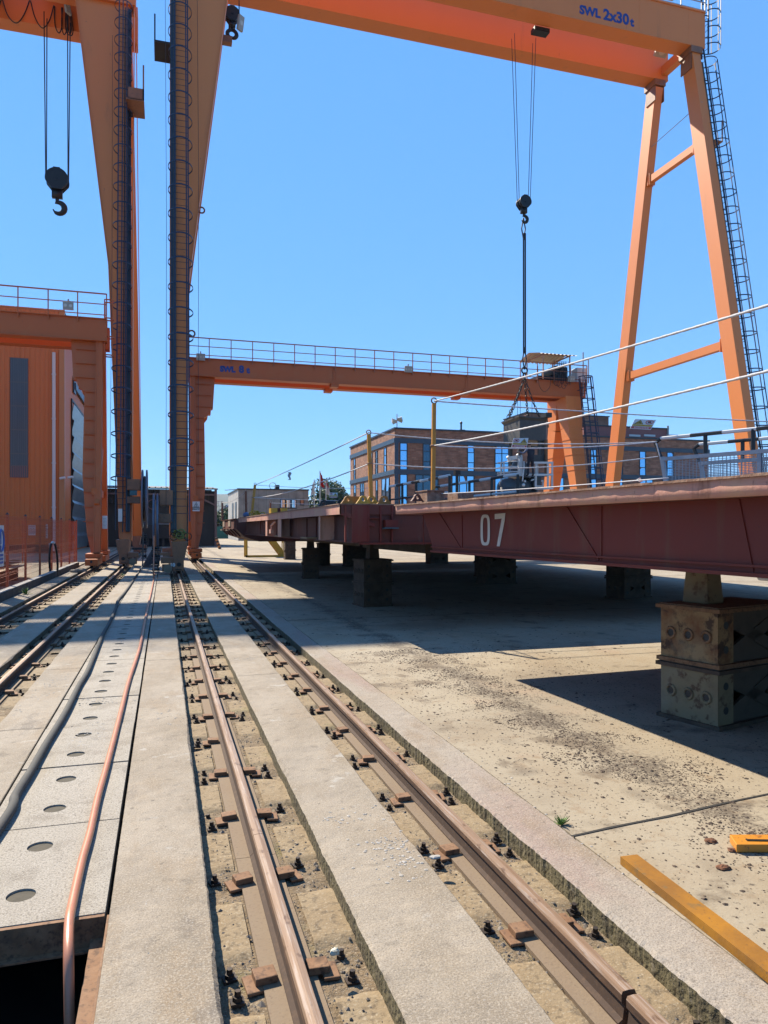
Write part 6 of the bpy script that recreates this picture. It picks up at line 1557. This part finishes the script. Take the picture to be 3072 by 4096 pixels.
b = MB(); p = atY(2672, 1740, 76.5); b.cyl((p.x+.3, 76.9, BZ+.1), (p.x+.3, 76.9, p.z+1.2), .12, 8); b.build('flue_pipe', GREY, BO)
b = MB(); p = atY(1588, 1712, BY+.5); b.cyl((p.x, p.y, BZ+.1), (p.x, p.y, BZ+1.6), .05, 6)
for a0, dz in ((2.9, .9), (.2, .95), (-.5, 1.1), (2.4, .75)): d_ = V(math.cos(a0), math.sin(a0)*.5, 0); b.cyl(V(p.x, p.y, BZ+dz), V(p.x, p.y, BZ+dz) + d_*.55, .06, 8, .26)
tag(b.build('siren_mast', mat('cream_metal', (.55,.53,.45), .5)), 'mast with horn loudspeakers on the left roof corner of the brick block', 'loudspeaker mast')
b = MB(); p = atY(1848, 1722, BY+2); b.box(p.x-.3, p.x+.3, p.y-.2, p.y+.3, BZ+.12, BZ+.45); b.cyl((p.x-.1, p.y, BZ+.4), (p.x-.1, p.y, BZ+1.1), .10, 8); b.ball((p.x-.1, p.y, BZ+1.2), .16, 8, 6)
tag(b.build('roof_camera', BLACK), 'dark camera mast on the roof edge in the middle of the brick block', 'camera mast')
# ---- beige low office
GY = 98.0
ga, gb = atY(954, 1958, GY), atY(1234, 1957, GY); gz = ga.z
GB = thing('beige_building', 'flat roofed beige panelled building left of the tree', 'building', (ga.x, GY, 0))
b = MB(); b.box(ga.x, gb.x, GY, GY+16, -.1, gz); b.build('panel_wall', BEIGE, GB)
b = MB(); b.box(ga.x-.03, ga.x-.001, GY+.02, GY+15.9, -.1, gz-.02); b.build('side_wall', BEIGELIT, GB)
b = MB(); b.box(ga.x-.15, gb.x+.1, GY-.1, GY+16.1, gz+.002, gz+.16); b.build('roof_edge', DARKF, GB)
def win2(x0, x1, y0, y1, m, nm, cols, gm=None):
    a = atY(x0, y1, GY); c = atY(x1, y0, GY); f = MB(); f.box(a.x, c.x, GY-.06, GY-.001, a.z, c.z); o = f.build(nm, DARKF, GB); g_ = MB()
    w = (c.x-a.x)/cols
    for i in range(cols): g_.box(a.x+w*i+.12, a.x+w*(i+1)-.12, GY-.08, GY-.061, a.z+.15, c.z-.15)
    g_.build('pane', m, o)
win2(1120, 1186, 1996, 2034, GLASS, 'window', 3); win2(1199, 1217, 1996, 2022, mat('orange_poster', (.62,.22,.07), .5), 'orange_window', 1)
b = MB(); 
for px_ in (945.5, 957): pass
for y0 in (GY+2.2, GY+7.0): b.box(ga.x-.08, ga.x-.031, y0, y0+1.8, 2.6, 5.2)
b.build_each('side_window', DARKF, GB)
b = MB(); p = atY(1085, 1955, GY+1); q = atY(1118, 1940, GY+1); b.box(p.x+.6, q.x, GY+1, GY+2, gz+.16, q.z); b.build('air_conditioner', BLACK, GB)
b = MB(); b.ring((p.x+.2, GY+1, gz+.6), (0,1,0), .45, .04, 16, 5); b.build('satellite_dish', GREY, GB)
b = MB(); p = atY(900, 1961, GY-1); b.tube([(ga.x+.4, GY+.5, gz+.1), (p.x, GY-1, p.z)], .05, 5); b.build('gutter_arm', GREY, GB)
# ---- orange workshop
WY = 54.0; WX = -6.55; WZ = 16.5
WS = thing('workshop', 'tall orange corrugated workshop with a dark strip window and folding steel door', 'workshop', (WX, WY, 0))
def corrugated(axis, a0, a1, pos, z0, z1, per, dep, sign):
    """ribbed sheet: axis 'x' runs along x at y=pos; dep towards sign"""
    mb = MB(); n = int((a1-a0)/per); vs = []; fs = []
    for i in range(n):
        for f_, d_ in ((0,0),(.62,0),(.70,1),(.92,1)):
            a = a0 + (i+f_)*per; o = pos + sign*dep*d_
            vs += ([(a, o, z0), (a, o, z1)] if axis == 'x' else [(o, a, z0), (o, a, z1)])
    for i in range(len(vs)//2-1): fs.append((2*i, 2*i+2, 2*i+3, 2*i+1))
    mb.add(vs, fs); return mb
wx0 = atY(43, 1600, WY).x; wx1 = atY(111, 1600, WY).x; wz0 = atY(77, 1910, WY).z; wz1 = atY(77, 1434, WY).z
fw = corrugated('x', -32, WX-.25, WY, .0, WZ, .30, .022, 1); fw.build('front_wall', WALLOR, WS)
sw = corrugated('y', WY+.02, WY+30, WX, 0, WZ-.3, .30, .022, -1); sw.build('side_wall', WALLOR, WS)
b = MB(); b.box(WX-.30, WX+.04, WY-.05, WY+.25, 0, WZ); b.build('corner_flashing', mat('pale_orange_flashing', (.58,.235,.075), .5), WS)
b = MB(); b.box(-32, WX, WY+.2, WY+30, WZ-.3, WZ); b.build('roof', SHEDM, WS)
b = MB(); b.box(-32, WX-.3, WY-.06, WY-.0, 0, .55); b.build('plinth', SHEDN, WS)
b = MB(); b.box(wx0, wx1, WY-.04, WY-.004, wz0, wz1); w_ = b.build('strip_window', STRIP, WS)
b = MB(); n = 8
for i in range(n+1): x = wx0 + (wx1-wx0)*i/n; b.box(x-.03, x+.03, WY-.06, WY-.041, wz0, wz1)
b.build('glazing_rib', mat('smoky_rib', (.075,.08,.09), .4), w_)
b = MB(); b.box(wx0, wx1, WY-.052, WY-.042, wz0, wz0+(wz1-wz0)*.10); b.build('stained_pane', mat('stained_pink_pane', (.30,.12,.10), .6), w_)
b = MB()
for f_ in (.10, .20, .40, .60, .80, 1.0): z = wz0 + (wz1-wz0)*f_; b.box(wx0-.05, wx1+.05, WY-.065, WY-.0615, z-.03, z+.03)
b.build('transom', mat('smoky_transom', (.14,.12,.11), .5), w_)
p = atY(217, 1412, WY); b = MB(); b.cyl((p.x, WY-.16, .1), (p.x, WY-.16, p.z), .11, 10); 
for z in (3, 6, 9, 12): b.cyl((p.x, WY-.16, z), (p.x, WY-.16, z+.12), .135, 10)
b.build('downpipe', mat('pink_white_pipe', (.74,.68,.66), .5), WS)
dy0 = atX(284, 1800, WX).y; dz1 = atX(285, 1604, WX).z
b = MB(); n = 9; vs = []; fs = []
for i in range(n):
    z0 = .1 + (dz1-.1)*i/n; z1 = .1 + (dz1-.1)*(i+1)/n; vs += [(WX+.03, dy0, z0), (WX+.03, dy0+16, z0), (WX+.22, dy0+16, z0+(z1-z0)*.8), (WX+.22, dy0, z0+(z1-z0)*.8)]
for i in range(n):
    k = 4*i; fs.append((k, k+1, k+2, k+3))
    if i < n-1: fs.append((k+3, k+2, k+5, k+4))
b.add(vs, fs); b.build('folding_door', DOORG, WS)
b = MB(); b.box(WX, WX+.10, dy0-.14, dy0-.005, 0, dz1+.1); b.box(WX, WX+.08, dy0-.1, dy0+16, dz1+.01, dz1+.16); b.build('door_frame', SIGNK, WS)
sy0 = atX(292, 1540, WX).y; sz1, sz0 = atX(292, 1530, WX).z, atX(292, 1556, WX).z
b = MB(); b.box(WX+.05, WX+.2, sy0, sy0+14, sz0, sz1); sb = b.build('name_board', BANDD, WS)
b = MB(); rn = random.Random(8); y = sy0+.2
while y < sy0+13.5: w_ = rn.uniform(.14,.3); b.box(WX+.2, WX+.22, y, y+w_, sz0+.1+rn.choice((0,0,.5)), sz1-.12); y += w_+rn.uniform(.22,.4)
b.build('lettering', mat('pale_blue_letters', (.30,.52,.72), .5), sb)
b = MB()
for px_, y0, y1 in ((290, 1504, 1520),): a = atX(px_, y0, WX); b.box(WX+.05, WX+.12, a.y, a.y+1.2, a.z-1.2, a.z)
b.build('emblem', BANDD, WS)
for px_, py_ in ((240, 1914), (272, 1911)):
    p = atY(px_, py_, WY-.5); b = MB(); b.cyl(p, p + V(.32, -.1, .06), .085, 10); b.box(p.x+.05, p.x+.12, p.y, WY-.02, p.z-.02, p.z+.02); b.build('security_camera', WHITE, WS)
# ---- dark shed closing the tracks
SY = 69.0
sa, sbx = atY(430, 2100, SY).x, atY(862, 2100, SY).x; sz = atY(860, 1953, SY).z
SH = thing('shed', 'long low dark shed with a corrugated roof at the end of the tracks', 'shed', ((sa+sbx)/2, SY, 0))
b = MB(); b.box(sa-12, sbx-.05, SY+.3, SY+9, 0, sz-.25); b.build('back_wall', SHEDM, SH)
c_ = corrugated('x', sa-12, sbx-.2, SY, sz-1.45, sz-.16, .28, .05, -1); c_.build('upper_cladding', SHEDM, SH)
b = MB(); b.add([(sa-12, SY-.5, sz-.15), (sbx+.2, SY-.5, sz-.15), (sbx+.2, SY+9, sz+.5), (sa-12, SY+9, sz+.5), (sa-12, SY-.5, sz-.05), (sbx+.2, SY-.5, sz-.05), (sbx+.2, SY+9, sz+.6), (sa-12, SY+9, sz+.6)], [(0,3,2,1),(4,5,6,7),(0,1,5,4),(1,2,6,5),(2,3,7,6),(3,0,4,7)])
x = sa-12
while x < sbx: b.box(x, x+.1, SY-.52, SY-.4, sz-.05, sz+.02); x += .5
b.build('roof', mat('shed_roof_sheet', (.10,.095,.085), .6), SH)
b = MB(); b.beam((sbx, SY-.3, 0), (sbx, SY-.3, sz-.15), .22, .22, (1,0,0)); b.build('corner_post', mat('rosy_steel', (.20,.12,.10), .6), SH)
b = MB(); b.beam((sbx-.1, SY-.3, sz-1.55), (sbx-2.2, SY-.3, sz-.5), .18, .15, (0,1,0)); b.beam((sbx, SY-.3, sz-.62), (sa-10, SY-.3, sz-.62), .16, .12, (0,0,1)); b.build('brace', MATS['rosy_steel'], SH)
b = MB(); b.box(atY(555,2100,SY).x, atY(650,2100,SY).x, SY-.12, SY+.28, atY(600,2098,SY).z, atY(600,2053,SY).z); b.build('blue_sheet', SHEDB, SH)
b = MB(); b.box(atY(540,2100,SY).x, atY(685,2100,SY).x, SY-.15, SY+.27, atY(600,2153,SY).z, atY(600,2099,SY).z); b.build('apron_wall', SHEDN, SH)
b = MB(); b.box(atY(555,2100,SY).x, atY(680,2100,SY).x, SY-.02, SY+.26, 0, atY(600,2154,SY).z); b.build('opening_shade', SHADEIN, SH)  # solid near-black box; the opening's shade is put into its colour
b = MB()
for px_ in (590, 652): x = atY(px_, 2160, SY).x; b.box(x-.12, x+.12, SY-.18, SY-.03, 0, atY(600,2154,SY).z)
b.build_each('opening_post', SHEDN, SH)
b = MB(); p = atY(610, 2018, SY); b.ring((p.x, SY-.1, p.z), (0,1,0), .42, .05, 20, 5); b.build('hose_reel', mat('dull_pink', (.22,.11,.10), .6), SH)
b = MB(); b.box(atY(630,2100,SY).x, atY(690,2100,SY).x, SY-.3, SY-.16, atY(660,2098,SY).z, atY(660,2094,SY).z); b.build('white_beam', mat('grey_lintel', (.30,.30,.29), .6), SH)
b = MB(); p0 = atz(880, 2196); p1 = atY(864, 2150, p0.y); n = 7
for i in range(n): b.tube([p0.lerp(p1, i/n), p0.lerp(p1, (i+1)/n)], .12, 6, mi=i % 2)
t = b.build('barrier_arm', [SIGNK, mat('hazard_orange', (.6,.25,.08), .5)]); tag(t, 'black and orange striped barrier arm leaning by the shed corner', 'barrier')
# ---- green fence and car far behind
b = MB(); a = atY(862, 2127, 120); c = atY(884, 2106, 120); b.box(a.x-6, c.x+8, 120, 120.1, 0, c.z); gf = thing('green_fence', 'green sheet fence far behind at the left of the pontoons', 'fence', (a.x, 120, 0)); b.build('sheet', GREENF, gf)
b = MB()
for i in range(6): x = a.x-5 + i*2.5; b.box(x-.06, x+.06, 119.9, 119.99, 0, c.z+.8)
b.build('post', SIGNK, gf)
CR = thing('parked_car', 'small white car parked far away beside the far pontoon tip', 'car', (atz(884, 2152).x, atz(884, 2152).y, 0)); cx_, cy_ = CR.location.x, CR.location.y
b = MB(); pr = [(-.85,.3),(.85,.3),(.85,.85),(.70,.95),(.58,1.45),(-.58,1.45),(-.70,.95),(-.85,.85)]
b.prism(pr, lambda x, z: (cx_+x, cy_, z), lambda x, z: (cx_+x, cy_+4.0, z)); b.build('body', CARW, CR, bevel=.06)
b = MB(); b.box(cx_-.55, cx_+.55, cy_-.02, cy_, .98, 1.38); b.build('windscreen', GLASSD, CR)
for x in (-.72, .72):
    for yy in (.75, 3.2): b = MB(); b.cyl((cx_+x-.1, cy_+yy, .32), (cx_+x+.1, cy_+yy, .32), .32, 16); b.build('wheel', BLACK, CR)
# ---- flags
for px_, top, bot, fm, lab in ((1257, 1925, 1942, WHITE, 'left flagpole with a limp white flag before the tree'), (1280, 1890, 1890, RED, 'middle tallest flagpole with a drooping red flag'), (1304, 1925, 1940, mat('white_red_flag', (.72,.68,.67), .7, 0, [(.9, 2, .52, .6, (.55,.05,.06), .9)]), 'right flagpole with a white and red flag before the tree')):
    Y = 88.0; p = atY(px_, top, Y); t = thing('flagpole', lab, 'flagpole', (p.x, Y, 0), 'flagpoles in front of the tree')
    MB().cyl((p.x, Y, 0), (p.x, Y, p.z+.2), .06, 6).build('pole', WHITE, t)
    q = MB(); L = 1.5 if px_ != 1280 else 1.6; N = 8; vs = []; fs = []
    for i in range(N+1):
        f_ = i/N
        for j in range(5):
            u = j/4; x = p.x + (.05 + u*(.20 + .30*f_))*(1 if px_ > 1270 else -.9); vs.append((x, Y - .12*math.sin(u*7 + f_*2), p.z - f_*L - u*.35))
    for i in range(N):
        for j in range(4): fs.append((i*5+j, i*5+j+1, (i+1)*5+j+1, (i+1)*5+j))
    q.add(vs, fs); q.build('flag', fm, t)
# ---- trees
def tree(c, h, cr, label, seed, n=2600, zc=.60, asp=1.0, leaf=.30):
    rnd = random.Random(seed); t = thing('broadleaf_tree', label, 'tree', c, 'trees behind the yard')
    q = MB(); q.tube([c, c + V(.1,0,h*.25), c + V(0,.1,h*.6)], [cr*.08, cr*.06, cr*.03], 8)
    cen = c + V(0,0,h*zc); lobes = []
    for k in range(16):
        a = rnd.uniform(0, 6.28); el = rnd.uniform(-.6, 1.3); rr = cr*rnd.uniform(.35, .72)
        p = cen + V(math.cos(a)*math.cos(el)*rr, math.sin(a)*math.cos(el)*rr, math.sin(el)*rr*asp*(h*.42/cr)); lobes.append((p, cr*rnd.uniform(.26, .46)))
        q.tube([c + V(0,0,h*rnd.uniform(.2,.45)), p], [cr*.03, cr*.008], 5)
    q.build('trunk', BARK, t)
    q = MB()
    for i in range(n):
        p, r = lobes[rnd.randrange(16)]; d = V(rnd.gauss(0,1), rnd.gauss(0,1), rnd.gauss(0,1)).normalized(); x = p + d*r*rnd.uniform(.45, 1.08)
        u = V(rnd.gauss(0,1), rnd.gauss(0,1), rnd.gauss(0,1)).normalized(); w = u.orthogonal().normalized(); s = leaf*rnd.uniform(.5, 1.2)
        q.add([x - u*s, x + w*s*.5, x + u*s, x - w*s*.5], [(0,1,2,3)])
    q.build('crown', LEAF, t); return t
tt = atY(1310, 2080, 112); tree(V(tt.x, 112, 0), 9.0, 4.6, 'round green tree behind the flagpoles, right of the beige building', 3, 5200, .56, 1.0, .32)
tt = atY(1375, 2080, 118); tree(V(tt.x, 118, 0), 6.2, 2.6, 'smaller green tree between the round tree and the brick block', 5, 1800, .56, 1.0, .3)
tt = atY(872, 2110, 150); tree(V(tt.x, 150, 0), 5.6, 3.0, 'left bushy tree below the hill, beside the shed corner', 7, 2200, .55, 1.0, .34)
tt = atY(925, 2110, 150); tree(V(tt.x, 150, 0), 6.8, 3.2, 'right bushy tree below the hill, touching the beige building', 9, 2600, .55, 1.0, .34)
# far thin pylon
p = atY(870, 2030, 400); q = MB()
for s in (-1, 1): q.beam((p.x+s*2.2, 400, 0), (p.x+s*.4, 400, 16), .25, .25, (0,1,0))
for i in range(8): z = 2*i; w0 = 2.2-1.8*z/16; w1 = 2.2-1.8*(z+2)/16; q.beam((p.x-w0, 400, z), (p.x+w1, 400, z+2), .15, .15, (0,1,0))
for z in (11, 13.5, 16): q.beam((p.x-3, 400, z), (p.x+3, 400, z), .2, .2, (0,1,0))
tag(q.build('lattice_pylon', GREY), 'faint lattice pylon in front of the blue hill', 'pylon')
# hills
def hill(name, Y, pts, depth, seed):
    q = MB(); n = 70; vs = []; fs = []; m = 14
    xs0, xs1 = pts[0][0], pts[-1][0]
    for j in range(m+1):
        f_ = j/m
        for i in range(n+1):
            px_ = xs0 + (xs1-xs0)*i/n
            for k in range(len(pts)-1):
                if pts[k][0] <= px_ <= pts[k+1][0]: tq = (px_-pts[k][0])/(pts[k+1][0]-pts[k][0]); py_ = pts[k][1] + (pts[k+1][1]-pts[k][1])*(tq*tq*(3-2*tq))
            p = atY(px_, py_, Y); z = p.z*math.sin(math.pi/2*f_)**1.0 + 12*noise.noise(V(p.x*.01, f_*4, seed))*f_*(1-f_*.6)
            vs.append((p.x, Y - depth*(1-f_), max(-1, z)))
    for j in range(m):
        for i in range(n): fs.append((j*(n+1)+i, j*(n+1)+i+1, (j+1)*(n+1)+i+1, (j+1)*(n+1)+i))
    q.add(vs, fs); return struct(q.build(name, HILL, smooth=True))
hill('hills', 3000, [(-400, 2070), (300, 2010), (700, 1975), (870, 1985), (890, 1983), (960, 1990), (1100, 2030), (1200, 2012), (1380, 1982), (1480, 2010), (1700, 2060), (2400, 2030), (3400, 2080)], 1500, 1.0)

# ================================================================ SKY, SUN, AIR, CAMERA
SUN_EL, SUN_AZ = R(44.2), R(25.8)        # azimuth left of the track direction
w = bpy.data.worlds.new('World'); scene.world = w; w.use_nodes = True
nt = w.node_tree; bg = nt.nodes['Background']; sky = nt.nodes.new('ShaderNodeTexSky'); sky.sky_type = 'NISHITA'; sky.sun_disc = False
sky.sun_elevation = SUN_EL; sky.sun_rotation = -SUN_AZ; sky.air_density = .4; sky.dust_density = .0; sky.ozone_density = 1.0; sky.altitude = 10
# the camera evens out the sky's brightness: keep its hue, compress its range towards the horizon
sx_ = nt.nodes.new('ShaderNodeSeparateColor'); pw = nt.nodes.new('ShaderNodeMath'); pw.operation = 'POWER'; pw.inputs[1].default_value = -.76
ml = nt.nodes.new('ShaderNodeMath'); ml.operation = 'MULTIPLY'; ml.inputs[1].default_value = 3.7
sv_ = nt.nodes.new('ShaderNodeVectorMath'); sv_.operation = 'SCALE'
nt.links.new(sky.outputs[0], sx_.inputs[0]); nt.links.new(sx_.outputs[2], pw.inputs[0]); nt.links.new(pw.outputs[0], ml.inputs[0])
nt.links.new(sky.outputs[0], sv_.inputs[0]); nt.links.new(ml.outputs[0], sv_.inputs['Scale']); tn = nt.nodes.new('ShaderNodeVectorMath'); tn.operation = 'MULTIPLY'; tn.inputs[1].default_value = (.53, .93, 1.08); nt.links.new(sv_.outputs[0], tn.inputs[0]); nt.links.new(tn.outputs[0], bg.inputs[0]); bg.inputs[1].default_value = .10
sl = bpy.data.lights.new('sun', 'SUN'); sl.energy = 5; sl.angle = R(.53); sl.color = (1, .885, .72)
so = bpy.data.objects.new('sun', sl); COL.objects.link(so)
sd = V(-math.sin(SUN_AZ)*math.cos(SUN_EL), math.cos(SUN_AZ)*math.cos(SUN_EL), math.sin(SUN_EL)); so.rotation_euler = (-sd).to_track_quat('-Z', 'Y').to_euler(); so.location = sd*60
cam = bpy.data.cameras.new('camera'); co = bpy.data.objects.new('camera', cam); COL.objects.link(co)
cam.sensor_fit = 'VERTICAL'; cam.sensor_height = 24; cam.sensor_width = 18; cam.lens = F/4096*24; cam.shift_y = (HY-2048)/4096
cam.clip_start = .05; cam.clip_end = 12000
co.location = (0, 0, EYE); co.rotation_euler = (math.pi/2, 0, -TH)
scene.camera = co
scene.view_settings.view_transform = 'Standard'; scene.view_settings.look = 'None'; scene.view_settings.exposure = 1.14; scene.view_settings.gamma = 1
hz = MB(); hz.box(-4600, 4600, -350, 5200, -2, 420)
ho = hz.build('haze', []); ho['kind'] = 'stuff'; ho['label'] = 'pale summer haze over the yard and the far hills'; ho['category'] = 'haze'
hm = bpy.data.materials.new('air'); hm.use_nodes = True; hn = hm.node_tree; hn.nodes.clear(); out = hn.nodes.new('ShaderNodeOutputMaterial'); pv = hn.nodes.new('ShaderNodeVolumePrincipled')
pv.inputs['Color'].default_value = (.62, .80, 1, 1); pv.inputs['Density'].default_value = .00011; hn.links.new(pv.outputs[0], out.inputs['Volume']); ho.data.materials.append(hm)
scene.cycles.max_bounces = 6; scene.cycles.use_denoising = True
